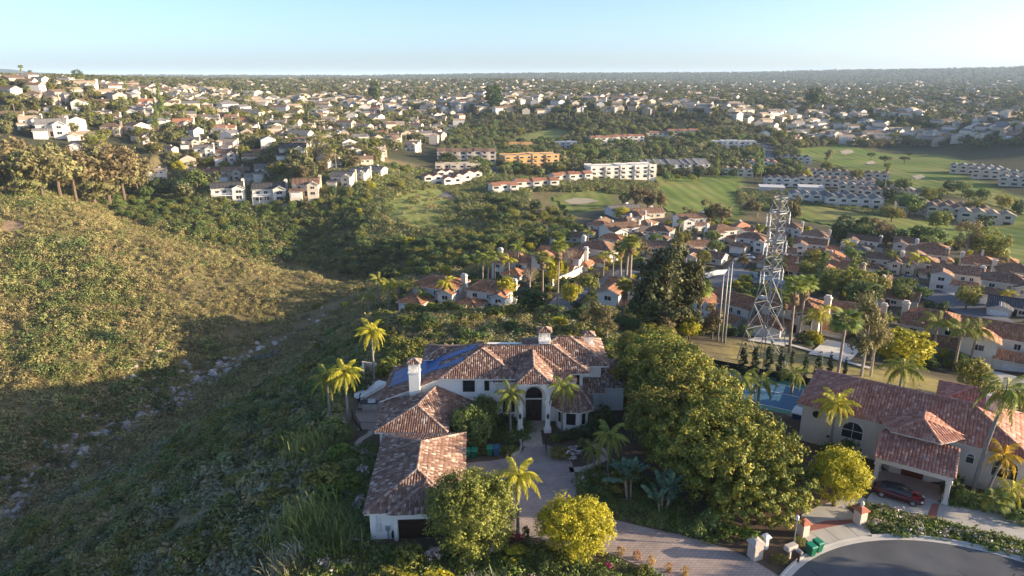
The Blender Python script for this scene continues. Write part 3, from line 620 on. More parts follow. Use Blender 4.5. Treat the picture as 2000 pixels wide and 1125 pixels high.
def palm_trunk(H, r, m, lean=(0,0), rings=True, boot=True):
    mb = MB(); n = 10; pts = []; rad = []
    for i in range(n+1):
        t = i/n; pts.append((lean[0]*t*t, lean[1]*t*t, -0.8+(H+.8)*t)); rad.append(r*(1.25-.45*t**.6)*(1+(.05 if i%2 else -.03)))
    mb.tube(pts, rad, 8); return mb
def frond_xforms(n, seed, up=(.15, 1.25)):
    g = random.Random(seed); L_ = []
    for i in range(n):
        t = (i+.5)/n; el = up[1]-(up[1]-up[0])*t**.8; L_.append((i*2.39996+g.uniform(-.2,.2), el+g.uniform(-.1,.1), g.uniform(.85,1.12)))
    return L_
def near_palm(name, loc, H, r, label, tone='palm', n=18, size=1.0, lean=(0,0), group=None, seed=1, tm='palm_trunk_near', up=(-.35,1.2), cat='palm tree'):
    """palm whose fronds are parts of their own."""
    t = empty(name, loc); tag(t, label, cat, group)
    palm_trunk(H, r, tm, lean).build('trunk', tm, t, smooth=True)
    mb = MB(); mb.tube([(lean[0],lean[1],H-.1),(lean[0],lean[1],H+.5*size),(lean[0],lean[1],H+1.0*size)], [r*.8, r*1.05, r*.4], 8); mb.build('crown_shaft', 'leaf_lime', t, smooth=True)
    for i, (a, el, s) in enumerate(frond_xforms(n, seed, up)):
        k = 2 if el > .8 else (0 if el > .2 else 1)
        o = ob('frond', FR[f'{tone}{k}'], t); o.location = (lean[0], lean[1], H+.75*size)
        o.rotation_euler = (0, -el*.8, a); o.scale = (s*size,)*3
    return t
PALM = {}
def join_parts(name, parts, mats):
    """parts: (mesh, matrix, material index); joins into one mesh keeping tv."""
    Vs = []; Fs = []; mi = []; tv = []; o = 0
    for me, M, k in parts:
        v = np.empty(len(me.vertices)*3, np.float32); me.vertices.foreach_get('co', v); v = v.reshape(-1,3)
        A_ = np.array(M); v = v@A_[:3,:3].T+A_[:3,3]; Vs.append(v)
        for p in me.polygons: Fs.append([i+o for i in p.vertices]); mi.append(k)
        at_ = me.attributes.get('tv')
        if at_:
            b = np.empty(len(me.polygons), np.float32); at_.data.foreach_get('value', b); tv += b.tolist()
        else: tv += [.5]*len(me.polygons)
        o += len(v)
    me = bpy.data.meshes.new(name); me.from_pydata(np.concatenate(Vs).tolist(), [], Fs)
    for m in mats: me.materials.append(MATS[m])
    me.polygons.foreach_set('material_index', mi); a = me.attributes.new('tv','FLOAT','FACE'); a.data.foreach_set('value', np.array(tv, np.float32)); me.update(); return me
# palm prototypes (crown about the origin, trunk 10 m): far use
def palm_proto(key, fr, n, r, leafm, tm, size, skirt=False, seed=3, up=(-.35,1.2)):
    parts = []
    for i, (a, el, s) in enumerate(frond_xforms(n, seed, up)):
        parts.append((FR[fr[i%len(fr)]], Matrix.Translation((0,0,.4*size))@Matrix.Rotation(a,4,'Z')@Matrix.Rotation(-el*.8,4,'Y')@Matrix.Scale(s*size,4), 0))
    if skirt:
        for i in range(12): parts.append((FR['fan2'], Matrix.Translation((0,0,-.1-.08*i))@Matrix.Rotation(i*2.4,4,'Z')@Matrix.Rotation(1.25,4,'Y')@Matrix.Scale(.85*size,4), 1))
    PALM[key] = (join_parts(key+'_crown', parts, [leafm, 'dead_frond']), palm_trunk(10, r, tm).mesh(key+'_trunk', tm, True))
palm_proto('queen', ['palm0','palm1','palm2'], 14, .22, 'leaf_palm', 'palm_trunk', 1.0)
palm_proto('queen_y', ['palm0','palm1','palm2'], 14, .20, 'leaf_palm_yellow', 'palm_trunk', 1.0)
palm_proto('fan', ['fan0','fan1'], 30, .3, 'leaf_palm', 'palm_trunk', 1.15, True, up=(-.7,1.3))
palm_proto('fan_thin', ['fan0','fan1'], 24, .17, 'leaf_palm', 'palm_trunk', .9, True, up=(-.7,1.3))
def palm_at(kind, loc, H, label, group, size=1.0, name='palm_tree', m=None):
    t = empty(name, loc); t.rotation_euler = (R_(random.uniform(-2.5,2.5)), R_(random.uniform(-2.5,2.5)), random.uniform(0,6.28)); tag(t, label, 'palm tree', group)
    cr, tr = PALM[kind]
    o = ob('crown', cr, t); o.location = (0,0,H); o.scale = (size,)*3
    o = ob('trunk', tr, t); o.scale = (size, size, H/10)
    if m: t.children[0].material_slots[0].link = 'OBJECT'; t.children[0].material_slots[0].material = MATS[m]
    return t
def tree_at(key, loc, H, label, group=None, w=1.0, name=None, parts=True, cat='tree', leaf=None):
    rz = random.uniform(0, 6.28); s = H/10
    if parts:
        t = empty(name or 'tree', loc, rz); t.scale = (s*w, s*w, s)
        c = ob('crown', CROWN[key], t); ob('trunk', TRUNK[key], t)
    else:
        t = c = ob(name or 'tree', SINGLE[key], None, loc, rz, (s*w, s*w, s))
    if leaf: c.material_slots[0].link = 'OBJECT'; c.material_slots[0].material = MATS[leaf]
    return tag(t, label, cat, group)
# shrub meshes for scattering and for single garden shrubs (about 1 m in radius)
SHRUB = []
for i in range(8):
    leaf = ['leaf_shrub','leaf_shrub_green','leaf_shrub','leaf_sage','leaf_shrub_green','leaf_shrub','leaf_shrub','leaf_sage'][i]
    V, F, tv = leaf_cloud([(0,0,.35,1,1,.75),(.4,.3,.5,.6,.6,.55),(-.4,-.2,.45,.55,.6,.5)], 250, .125, 200+i, clump=10, sig=.3, shell=(.55,1.08))
    SHRUB.append(np_mesh('shrub', V, F, leaf, tv))
GARDEN = {}
for key, leaf, n, sz in (('green','leaf_green',900,.10),('dark','leaf_dark',1100,.095),('lime','leaf_lime',900,.10),('olive','leaf_olive',800,.11),('ginger','leaf_ginger',500,.10),('magenta','flower_magenta',500,.10),('pink','flower_pink',420,.11),('sage','leaf_sage',600,.11),('yellow','leaf_yellow',700,.11)):
    V, F, tv = leaf_cloud([(0,0,.62,.92,.92,.62),(.35,.3,.75,.5,.5,.5),(-.4,-.2,.7,.5,.55,.5),(.1,-.45,.65,.5,.45,.5)], n, sz, 300+len(GARDEN), clump=14, sig=.2, shell=(.7,1.06))
    GARDEN[key] = np_mesh(key+'_shrub', V, F, leaf, tv)
def grassy_mesh(name, blades, L, m, seed, spread=.35, plumes=0):
    g = np.random.default_rng(seed); V = []; F = []; tv = []
    for i in range(blades):
        a = g.uniform(0,6.28); e = abs(g.normal())*.45+.1; ll = L*g.uniform(.6,1.1); d = np.array([math.cos(a)*math.sin(e), math.sin(a)*math.sin(e), math.cos(e)])
        p = np.array([g.normal()*spread, g.normal()*spread, 0]); s = np.cross(d, [0,0,1]); s = s/(np.linalg.norm(s)+1e-6)*L*.018
        mid = p+d*ll*.6; tip = p+d*ll+np.array([d[0],d[1],-.6])*ll*.25; o = len(V)
        V += [p-s,p+s,mid+s,mid-s,tip+s*.3,tip-s*.3]; F += [[o,o+1,o+2,o+3],[o+3,o+2,o+4,o+5]]; x_=g.uniform(.2,.8); tv += [x_,x_]
    return np_mesh(name, np.array(V), np.array(F), m, tv)
GRASSY = {'green': grassy_mesh('grassy', 420, 2.0, 'leaf_green', 1, .9), 'sage': grassy_mesh('grassy', 300, 1.6, 'leaf_sage', 2, .6), 'plume': grassy_mesh('plume', 60, 1.6, 'plume', 3, .3), 'spike': grassy_mesh('spike', 90, 1.1, 'leaf_lime', 4, .15)}
def shrub_at(key, loc, sx, sz, label, group=None, name='shrub', cat='shrub', sy=None):
    o = ob(name, GARDEN[key], None, loc, random.uniform(0,6.28), (sx, sy or sx, sz)); return tag(o, label, cat, group)
# ------------------------------------------------------------------ roofs, walls, windows
def tile_plane(poly, w=.27, l=.42, hgt=.07, seed=0, grow=.12, tvlow=0.0):
    """rows of barrel tiles over one roof plane, real geometry."""
    g = np.random.default_rng(seed); Pn = [np.array(p, float) for p in poly]; o = Pn[0]
    n = np.zeros(3)
    for i in range(len(Pn)): n += np.cross(Pn[i]-o, Pn[(i+1)%len(Pn)]-o)
    n /= np.linalg.norm(n)
    if n[2] < 0: n = -n
    d = np.array([0,0,-1.0]); d -= n*(d@n); d /= np.linalg.norm(d); s = np.cross(n, d)
    Q = np.array([[(p-o)@s, (p-o)@d] for p in Pn]); lo = Q.min(0); hi = Q.max(0)
    na_ = int((hi[0]-lo[0])/w)+2; nb_ = int((hi[1]-lo[1])/l)+2
    a, b = np.meshgrid(lo[0]+(np.arange(na_)+.5)*w, hi[1]-(np.arange(nb_)+.5)*l+.06, indexing='ij'); a = a.ravel(); b = b.ravel()
    pl = [(q[0], q[1]) for q in Q]
    k = inpoly(pl, a, b) | (polydist(pl, a, b) < grow*.6); a = a[k]; b = b[k]; m = len(a)
    a = a+g.normal(size=m)*.012; b = b+g.normal(size=m)*.025; lift = g.uniform(0, .03, m)
    cs = np.array([[-.5,0],[-.27,1],[.27,1],[.5,0]])
    V = np.zeros((m,8,3))
    for r_i, (dl, hh, ww) in enumerate(((l*.56,.055,1.0),(-l*.56,.0,.86))):
        for c in range(4):
            V[:,r_i*4+c] = o + (a+cs[c,0]*w*ww)[:,None]*s + (b+dl)[:,None]*d + (cs[c,1]*hgt+hh+lift+.02)[:,None]*n
    base_ = np.array([[0,1,5,4],[1,2,6,5],[2,3,7,6],[0,3,2,1]])
    F = (np.arange(m)*8)[:,None,None]+base_[None]
    return V.reshape(-1,3), F.reshape(-1,4), np.repeat(np.clip(g.beta(1.1,1.3,m)+tvlow,0,1), 4)
def tiles(name, planes, m, parent, caps=(), w=.27, l=.42, seed=0, as_mesh=False):
    Vs, Fs, Ts = [], [], []; o = 0
    for i, p in enumerate(planes):
        V, F, t = tile_plane(p, w, l, seed=seed*31+i)
        if len(V) == 0: continue
        Vs.append(V); Fs.append(F+o); Ts.append(t); o += len(V)
    g = np.random.default_rng(seed+5)
    for a, b in caps:      # ridge and hip cap tiles
        a = np.array(a, float); b = np.array(b, float); L_ = np.linalg.norm(b-a); k = max(1, int(L_/.42)); d = (b-a)/L_
        s = np.cross(d, [0,0,1.0]); s /= np.linalg.norm(s)+1e-9; u = np.cross(s, d)
        for j in range(k):
            p0 = a+d*(j*L_/k-.03); p1 = a+d*((j+1)*L_/k+.03)
            vs = []
            for p, q, lf in ((p0,1,.03),(p1,.85,0)):
                for c0, c1 in ((-.17,.02),(-.09,.15),(.09,.15),(.17,.02)): vs.append(p+s*c0*q+u*(c1*q+lf+.04))
            Vs.append(np.array(vs)); Fs.append(np.array([[0,1,5,4],[1,2,6,5],[2,3,7,6],[0,3,2,1]])+o); Ts.append(np.full(4, g.uniform(.6,.95))); o += 8
    me = np_mesh(name, np.concatenate(Vs), np.concatenate(Fs), m, np.concatenate(Ts))
    if as_mesh: return me
    ob_ = ob(name, me, parent); ob_['kind'] = 'stuff'; return ob_
def hip(x0, x1, y0, y1, ze, pitch, over=.5):
    """planes, hip lines of a hipped roof."""
    x0 -= over; x1 += over; y0 -= over; y1 += over; ze -= over*pitch*.0
    W_, D_ = x1-x0, y1-y0; r = min(W_, D_)/2; zr = ze+r*pitch
    a, b, c, d = (x0,y0,ze),(x1,y0,ze),(x1,y1,ze),(x0,y1,ze)
    if W_ >= D_: e, f = (x0+r,(y0+y1)/2,zr),(x1-r,(y0+y1)/2,zr); pl = [[a,b,f,e],[b,c,f],[c,d,e,f],[d,a,e]]; cp_ = [(a,e),(d,e),(b,f),(c,f)]+([(e,f)] if W_-D_ > .3 else [])
    else: e, f = ((x0+x1)/2,y0+r,zr),((x0+x1)/2,y1-r,zr); pl = [[a,b,e],[b,c,f,e],[c,d,f],[d,a,e,f]]; cp_ = [(a,e),(b,e),(c,f),(d,f),(e,f)]
    return pl, cp_
def gable(x0, x1, y0, y1, ze, pitch, over=.4, axis='x'):
    if axis == 'x':
        x0 -= over; x1 += over; y0 -= over; y1 += over; ym = (y0+y1)/2; zr = ze+(y1-y0)/2*pitch
        return [[(x0,y0,ze),(x1,y0,ze),(x1,ym,zr),(x0,ym,zr)],[(x1,y1,ze),(x0,y1,ze),(x0,ym,zr),(x1,ym,zr)]], [((x0,ym,zr),(x1,ym,zr))]
    x0 -= over; x1 += over; y0 -= over; y1 += over; xm = (x0+x1)/2; zr = ze+(x1-x0)/2*pitch
    return [[(x0,y1,ze),(x0,y0,ze),(xm,y0,zr),(xm,y1,zr)],[(x1,y0,ze),(x1,y1,ze),(xm,y1,zr),(xm,y0,zr)]], [((xm,y0,zr),(xm,y1,zr))]
def roof_slab(mb, planes, t=.16, mi=0):
    for p in planes: mb.slab(p, t, mi)
def window(parent, cx, y, z0, z1, w, arched=False, name='window', frame='white_paint', pane='glass_dark', M=None, mull=1, rail=True, fw=.07):
    """window on a wall facing -Y at y: frame proud of the wall, pane set back inside it, mullions."""
    M = M or Matrix.Identity(4); fr = MB(); fr.M = M; gl = MB(); gl.M = M; x0, x1 = cx-w/2, cx+w/2
    if arched:
        r = w/2; zs = z1-r if z1-r > z0 else z0; ry = z1-zs
        out = [(x0,z0),(x1,z0)]+[(cx+r*math.cos(a), zs+ry*math.sin(a)) for a in np.linspace(0, math.pi, 11)]
    else: out = [(x0,z0),(x1,z0),(x1,z1),(x0,z1)]
    c = (cx, (z0+z1)/2); n = len(out)
    inn = [(c[0]+(x-c[0])*(1-2*fw/w), c[1]+(z-c[1])*(1-2*fw/(z1-z0))) for x, z in out]
    v = [(x,y-.07,z) for x,z in out]+[(x,y-.07,z) for x,z in inn]+[(x,y+.02,z) for x,z in out]+[(x,y-.02,z) for x,z in inn]
    f = []
    for i in range(n):
        j = (i+1)%n; f += [(i,j,n+j,n+i),(2*n+i,2*n+j,j,i),(n+i,n+j,3*n+j,3*n+i)]
    fr.add(v, f)
    for k in range(mull): xm = x0+w*(k+1)/(mull+1); fr.box(xm-.025, xm+.025, y-.06, y-.022, z0+fw, (z1-.1 if not arched else z1-fw-.02))
    if rail and not arched: zm = z0+(z1-z0)*.5; fr.box(x0+fw, x1-fw, y-.055, y-.022, zm-.02, zm+.02)
    if arched and z1-w/2 > z0+.3: fr.box(x0+fw, x1-fw, y-.055, y-.022, z1-w/2-.03, z1-w/2+.03)
    gl.add([(x,y-.02,z) for x,z in inn], [tuple(range(n))])
    o = fr.build(name, frame, parent); gl.build('pane', pane, o); return o
# ------------------------------------------------------------------ the villa in front
villa = tag(empty('villa', (0,78,0)), 'large white villa with mottled tile roofs and blue solar panels above the paved motor court', 'house')
VO = (0,-78,0)
def vb(mb, name, m, smooth=False): o = mb.build(name, m, villa, VO, smooth=smooth); return o
def vtiles(planes, caps=(), seed=0):
    mb = MB(); roof_slab(mb, planes, .18); r = mb.build('roof', 'stucco_white', villa, VO); tiles('roof_tiles', planes, 'villa_tile', r, caps, seed=seed); return r
PT = .4
# front facade wing: sloping top on the left (long roof side), two storeys on the right
w = MB(); pts = [(-16,0),(-2.0,0),(-2.0,6.1),(-9.0,6.1),(-16,3.3)]
w.add([(x,78.0,z) for x,z in pts]+[(x,84.0,z) for x,z in pts], [(0,1,2,3,4),(9,8,7,6,5)]+[(i,5+i,5+(i+1)%5,(i+1)%5) for i in range(5)])
w.box(-15.7,-8,84,87,0,3.3); w.box(-11.4,-3.5,84.9,88.9,0,5.75); w.box(-3.5,4.5,82,90,0,6.1)
vb(w, 'wall', 'stucco_white')
# left long slope, front triangle, right slope of the wing
ex, ez = -16.5, 3.2
Lz = lambda x: 3.4+PT*(x+16)
apex = (-3.9, 82.4, Lz(-3.9)); fl = (-9.0, 77.5, 6.2); fr_ = (1.0, 77.5, 6.2)
left = [(ex,77.4,ez),(-9.0,77.5,6.2),(-3.9,82.4,8.24),(-3.9,84.6,8.24),(-9,87.2,6.2),(ex,87.3,ez)]
vtiles([left, [fl, fr_, apex], [(1.0,77.5,6.2),(1.0,84,6.2),(-3.9,84,8.24),apex]], [(fl,apex),(fr_,apex)], 1)
# main ridge block and its hip towards the right
pl, cp_ = hip(-8, 9.3, 79.6, 87.4, 6.2, PT*1.15); vtiles(pl, cp_, 2)
w = MB(); w.box(1.5,9.0,79.7,87,0,6.1); vb(w, 'wall', 'stucco_white')
pl, cp_ = hip(-11.4, -3.2, 84.9, 88.9, 5.85, .3, .5); vtiles(pl, cp_, 3)
pl, cp_ = hip(2.0, 12.0, 81.6, 90.0, 6.35, PT*1.15, .5); vtiles(pl, cp_, 4)
w = MB(); w.box(8.5,11.6,81.9,89.6,0,6.2); vb(w, 'wall', 'stucco_white')
# entrance block: ridge along y, long slope left
rx = 2.7; a0 = (-2.6,77.5,5.75); b0 = (8.0,77.5,5.75); ap = (rx,82.6,7.9); ap2 = (rx,84.0,7.9)
vtiles([[a0,b0,ap],[(-2.6,84,5.75),a0,ap,ap2],[b0,(8.0,84,5.75),ap2,ap]], [], 5)
w = MB(); w.box(-2.2,7.4,78.2,82,0,5.7); vb(w, 'wall', 'stucco_white')
# portico: arch wall on two columns, its own hipped roof
pl, cp_ = [], []
q0, q1, qa, qb = (.55,75.0,6.65),(4.85,75.0,6.65),(rx,77.15,7.85),(rx,82.8,7.9)
vtiles([[q0,q1,qa],[(.55,82.5,6.65),q0,qa,qb],[q1,(4.85,82.5,6.65),qb,qa]], [(q0,qa),(q1,qa),(qa,qb)], 6)
w = MB(); arc = [(rx+1.42*math.cos(a), 5.0+1.3*math.sin(a)) for a in np.linspace(math.pi, 0, 15)]
for i in range(14):
    (x0,z0),(x1,z1) = arc[i], arc[i+1]
    for y in (75.3,): w.add([(x0,y,z0),(x1,y,z1),(x1,y,6.6),(x0,y,6.6),(x0,y+.6,z0),(x1,y+.6,z1),(x1,y+.6,6.6),(x0,y+.6,6.6)], [(0,1,2,3),(7,6,5,4),(4,5,1,0)])
w.box(.75,1.28,75.3,75.9,4.4,6.6); w.box(4.12,4.65,75.3,75.9,4.4,6.6)
w.box(.75,1.1,75.903,78.2,5.4,6.6); w.box(4.3,4.65,75.903,78.2,5.4,6.6)
vb(w, 'portico_arch', 'stucco_white')
for cx in (1.0, 4.4):
    c = MB(); c.bbox(cx-.45,cx+.45,75.15,76.05,0,.55,.06); c.bbox(cx-.3,cx+.3,75.3,75.9,.5,4.0,.07); c.bbox(cx-.42,cx+.42,75.18,76.02,3.95,4.4,.05); vb(c, 'column', 'stucco_white')
    l = MB(); l.box(cx-.1,cx+.1,75.1,75.3,1.95,2.05); l.lathe([(.05,2.0),(.13,2.1),(.16,2.45),(.05,2.6),(.01,2.75)], cx, 75.13, 8); vb(l, 'wall_lantern', 'iron')
# door and the arched light above it
d = MB(); d.box(1.75,3.75,78.08,78.2,.15,3.05); o = vb(d, 'door_frame', 'wood_dark')
for s in (-1,1):
    l = MB(); x0, x1 = (1.85,2.72) if s < 0 else (2.78,3.65); l.box(x0,x1,78.03,78.08,.18,2.95); dl = l.build('door_leaf', 'wood_dark', o)
    p = MB()
    for k in range(3): p.box(x0+.14,x1-.14,78.015,78.03,.9+k*.65,1.45+k*.65)
    p.build('door_pane', 'glass_dark', o); hd = MB(); hd.box(2.75-.08*s*-1-.02,2.75+.08*s+.02,77.97,78.03,1.1,1.6); hd.build('door_handle', 'chrome', o)
tr = window(villa, 2.75, 78.18, 3.3, 4.75, 2.1, True, 'transom_window', 'wood_dark', mull=2); tr.location = VO
for cx, y, z0, z1, ww, mu in ((-5.4,78.0,4.25,5.8,1.5,1),(-3.15,78.0,4.4,5.75,.6,0),(-.4,78.2,1.35,3.5,1.5,1),(7.3,79.7,4.0,5.75,2.6,1)):
    window(villa, cx, y, z0, z1, ww, False, 'window', 'wood_dark', mull=mu, fw=.1).location = VO
# bay on the right with polygon roof
bp_ = [(5.6,76.9),(6.3,75.6),(8.2,75.3),(9.4,76.0),(9.6,79.5),(5.6,79.5)]
w = MB(); w.prism(bp_, 0, 2.95); vb(w, 'wall', 'stucco_white')
ov = [(5.0,76.6),(6.0,75.0),(8.4,74.7),(10.0,75.6),(10.1,79.6),(5.0,79.6)]; top1, top2 = (6.6,79.6,4.35),(8.4,79.6,4.35)
E3 = [(x,y,3.0) for x,y in ov]
vtiles([[E3[0],E3[1],top1],[E3[1],E3[2],top2,top1],[E3[2],E3[3],top2],[E3[3],E3[4],top2],[E3[5],E3[0],top1]], [(E3[1],top1),(E3[2],top2),(E3[3],top2)], 7)
ang = math.atan2(75.3-75.6, 8.2-6.3)
window(villa, 0, 0, 1.0, 2.5, 1.15, False, 'window', 'wood_dark', M=Matrix.Translation((7.25,75.44,0))@Matrix.Rotation(ang,4,'Z'), fw=.1).location = VO
window(villa, 0, 0, 1.0, 2.5, .5, False, 'window', 'wood_dark', M=Matrix.Translation((5.95,76.25,0))@Matrix.Rotation(math.atan2(75.6-76.9,.7),4,'Z'), mull=0).location = VO
window(villa, 0, 0, 1.0, 2.5, .5, False, 'window', 'wood_dark', M=Matrix.Translation((8.8,75.65,0))@Matrix.Rotation(math.atan2(.7,1.2),4,'Z'), mull=0).location = VO
# low pieces on the right
w = MB(); w.box(9.6,11.2,80.0,82,0,3.2); w.box(11.2,14.6,81.2,89,0,3.3); vb(w, 'wall', 'stucco_white')
vtiles([[(9.2,79.5,3.3),(11.9,79.5,3.3),(11.6,81.9,4.3),(9.2,81.9,4.3)]], [], 8)
pl, cp_ = hip(10.6,14.4,81.2,89.2,3.4,.5,.4); vtiles(pl, cp_, 9)
# chimneys
def chimney(cx, cyy, z0, z1, ww, dd):
    c = MB(); c.bbox(cx-ww/2,cx+ww/2,cyy-dd/2,cyy+dd/2,z0,z1-1.7,.04); c.bbox(cx-ww/2-.08,cx+ww/2+.08,cyy-dd/2-.08,cyy+dd/2+.08,z1-1.75,z1-1.55,.03)
    o = c.build('chimney', 'stucco_white', villa, VO)
    h_ = MB(); t = .14
    for sx in (-1,1):
        for sy in (-1,1): h_.box(cx+sx*ww/2-(t if sx>0 else 0), cx+sx*ww/2+(t if sx<0 else 0), cyy+sy*dd/2-(t if sy>0 else 0), cyy+sy*dd/2+(t if sy<0 else 0), z1-1.55, z1-.5)
    h_.box(cx-t/2,cx+t/2,cyy-dd/2,cyy-dd/2+t,z1-1.55,z1-.5)
    for k in (-1,1):   # small arches of the hood
        ax = cx+k*ww*.25; r = ww*.25-t*.75
        ar = [(ax+r*math.cos(a), z1-1.0+r*math.sin(a)) for a in np.linspace(math.pi,0,7)]
        for i in range(6):
            (x0,zz0),(x1,zz1) = ar[i],ar[i+1]; y = cyy-dd/2+.01
            h_.add([(x0,y,zz0),(x1,y,zz1),(x1,y,z1-.5),(x0,y,z1-.5),(x0,y+.1,zz0),(x1,y+.1,zz1),(x1,y+.1,z1-.5),(x0,y+.1,z1-.5)], [(0,1,2,3),(4,5,1,0)])
    h_.box(cx-ww/2-.05,cx+ww/2+.05,cyy-dd/2-.05,cyy+dd/2+.05,z1-.5,z1-.42); h_.box(cx-ww*.3,cx+ww*.3,cyy-dd*.1,cyy+dd*.1,z1-1.55,z1-.6)
    h_.build('chimney_hood', 'stucco_white', o)
    pl, cp2 = hip(cx-ww/2,cx+ww/2,cyy-dd/2,cyy+dd/2,z1-.42,.62,.12); mb = MB(); roof_slab(mb, pl, .06); mb.build('chimney_cap', 'villa_tile', o); tiles('cap_tiles', pl, 'villa_tile', o, cp2, w=.22, l=.36, seed=int(cx*7)%50)
chimney(-12.1, 77.75, 0, 8.8, 1.35, 1.0); chimney(4.3, 84.4, 6, 10.4, 1.45, 1.2); chimney(10.4, 86.6, 6, 9.0, 1.3, 1.1)
# solar panels on the long left slope
def panel(x, y, sx, sy):
    m = MB(); m.add([(x,y,Lz(x)+.2),(x+sx,y,Lz(x+sx)+.2),(x+sx,y+sy,Lz(x+sx)+.2),(x,y+sy,Lz(x)+.2),(x,y,Lz(x)+.14),(x+sx,y,Lz(x+sx)+.14),(x+sx,y+sy,Lz(x+sx)+.14),(x,y+sy,Lz(x)+.14)], [(0,1,2,3),(7,6,5,4),(0,4,5,1),(1,5,6,2),(2,6,7,3),(3,7,4,0)])
    o = m.build('solar_panel', 'solar', villa, VO)
for i in range(4):
    for j in range(3): panel(-15.9+i*1.62, 80.6-.0*i+j*1.62, 1.58, 1.58)
for i in range(2): panel(-9.42+i*1.62-.0, 80.2, 1.58, 1.3)
for i in range(5): panel(-9.42+i*.98, 83.0, .95, 1.5)
# garage wing nearest the camera (turned a few degrees)
GR = R_(3.0); GX, GY = -9.55, 62.0
garM = Matrix.Translation((GX,GY,0))@Matrix.Rotation(GR,4,'Z')
def gpart(mb, name, m): mb.M = Matrix.Identity(4); o = mb.build(name, m, villa, (GX,GY-78,0), GR); return o
w = MB(); w.box(-4.2,4.2,-6.9,7.0,0,2.95); gpart(w, 'wall', 'stucco_white')
w = MB(); w.box(-1.6,3.6,-7.25,-6.91,2.35,2.95); w.box(-1.95,-1.6,-7.25,-6.91,0,2.95); gpart(w, 'garage_surround', 'stucco_white')
dk = MB(); dk.box(-1.55,3.5,-6.96,-6.903,.05,2.32); o = gpart(dk, 'garage_door', 'wood_dark')
pn = MB()
for i in range(4):
    for j in range(4): pn.box(-1.45+i*1.22,-1.45+i*1.22+1.1,-7.0,-6.96,.15+j*.54,.6+j*.54)
o2 = pn.build('door_panel', 'wood_dark', o); o2['kind'] = 'stuff'
pl, cp_ = hip(-4.2,4.2,-6.7,7.0,3.0,.36,.45)
def gtiles(planes, caps, seed):
    mb = MB(); roof_slab(mb, planes, .16); r = gpart(mb, 'roof', 'stucco_white'); tiles('roof_tiles', planes, 'villa_tile', r, caps, seed=seed)
gtiles(pl, cp_, 11)
pl, cp_ = hip(-2.0,4.0,-7.2,2.0,3.05,.36,.35); gtiles(pl, cp_[:2]+cp_[4:], 12)
# meter boxes on the garage wall
m_ = MB(); m_.bbox(-3.6,-3.1,-7.05,-6.9,.9,1.75,.03); m_.tube([(-3.5,-6.97,1.7),(-3.5,-6.97,2.9)],[.03,.03],6); m_.tube([(-3.2,-6.97,1.7),(-3.2,-6.97,2.4)],[.03,.03],6); gpart(m_, 'meter_box', 'stucco_grey')
m_ = MB(); m_.bbox(-2.75,-2.35,-7.05,-6.9,1.0,1.5,.03); m_.tube([(-2.55,-6.97,0),(-2.55,-6.97,1.0)],[.05,.05],6); gpart(m_, 'electric_panel', 'steel')
m_ = MB(); m_.bbox(-2.2,-1.98,-7.3,-6.9,.35,.85,.05); m_.lathe([(.05,.85),(.06,1.0),(.02,1.05)],-2.1,-7.05,8); gpart(m_, 'gas_meter', 'iron')
# middle wing
Eo = 3.0; p0,p1,p2,p3,p4,p5 = (-15.8,69.9,Eo),(-7.4,69.9,Eo),(-7.4,73.6,Eo),(-5.1,76.9,Eo),(-5.1,77.98,Eo),(-15.9,77.98,Eo)
r1, r2, r3 = (-11.3,73.7,4.5),(-10.1,75.9,5.05),(-9.4,77.98,4.95)
vtiles([[p0,p1,r1],[p1,p2,r1],[p2,r2,r1],[p2,p3,r2],[p3,r3,r2],[p3,p4,r3],[p5,p0,r1],[p5,r1,r2]], [(p0,r1),(p1,r1),(r1,r2),(r2,r3)], 13)
w = MB(); w.prism([(-15.3,70.4),(-7.9,70.4),(-7.9,73.8),(-5.7,77.0),(-5.7,77.99),(-15.3,77.99)], 0, 2.95); vb(w, 'wall', 'stucco_white')
for cx in (-11.5,-9.4): window(villa, cx, 70.4, 1.6, 2.7, 1.0, False, 'window', 'wood_dark', mull=1).location = VO
# ------------------------------------------------------------------ paving, drives and the cul-de-sac
def pz(pts, z): return [P(x, y, 0)[:2]+(z,) for x, y in pts]
sheet('motor_court', pz([(1030,868),(1064,868),(1098,880),(1117,902),(1126,938),(1126,972),(1140,992),(1190,1013),(1260,1030),(1330,1045),(1420,1071),(1470,1094),(1526,1128),(1560,1180),(1400,1180),(1310,1130),(1230,1098),(1188,1080),(1120,1074),(1050,1052),(1000,1042),(905,1040),(898,905),(960,900),(1003,893),(1020,880)], 0), .03, 'pavers', 'curving driveway and motor court of tan pavers', .5)
# steps of the front walk, one slab each
for k in range(6):
    s = MB(); y0 = 72.0+k*1.1; wd = 1.15-.03*k; s.bbox(2.5-wd,2.5+wd,y0,y0+1.08,-.3,.06+.024*k,.02)
    o = s.build('walk_slab', 'stone_path'); tag(o, kind='structure')
lw = MB(); lw.box(1.1,4.3,75.9,78.1,-.2,.16); tag(lw.build('porch_floor', 'stone_path'), kind='structure')
sheet('patio', [(-20.8,86),(-20.3,79),(-18.6,76.0),(-16.1,76.0),(-16.1,90),(-20.8,90)], .02, 'patio', 'brown terrace beside the villa', .8)
def flat_ribbon(name, pts, wid, z, m, thick=.4):
    vs = []; n = len(pts); L_ = []; Rr = []
    for i in range(n):
        a = Vector(pts[max(i-1,0)][:2]); b = Vector(pts[min(i+1,n-1)][:2]); d = (b-a).normalized(); q = Vector((-d.y,d.x)); p = Vector(pts[i][:2])
        L_.append(tuple(p+q*wid/2)); Rr.append(tuple(p-q*wid/2))
    return tag(MB().prism(L_+Rr[::-1], z-thick, z).build(name, m), kind='structure')
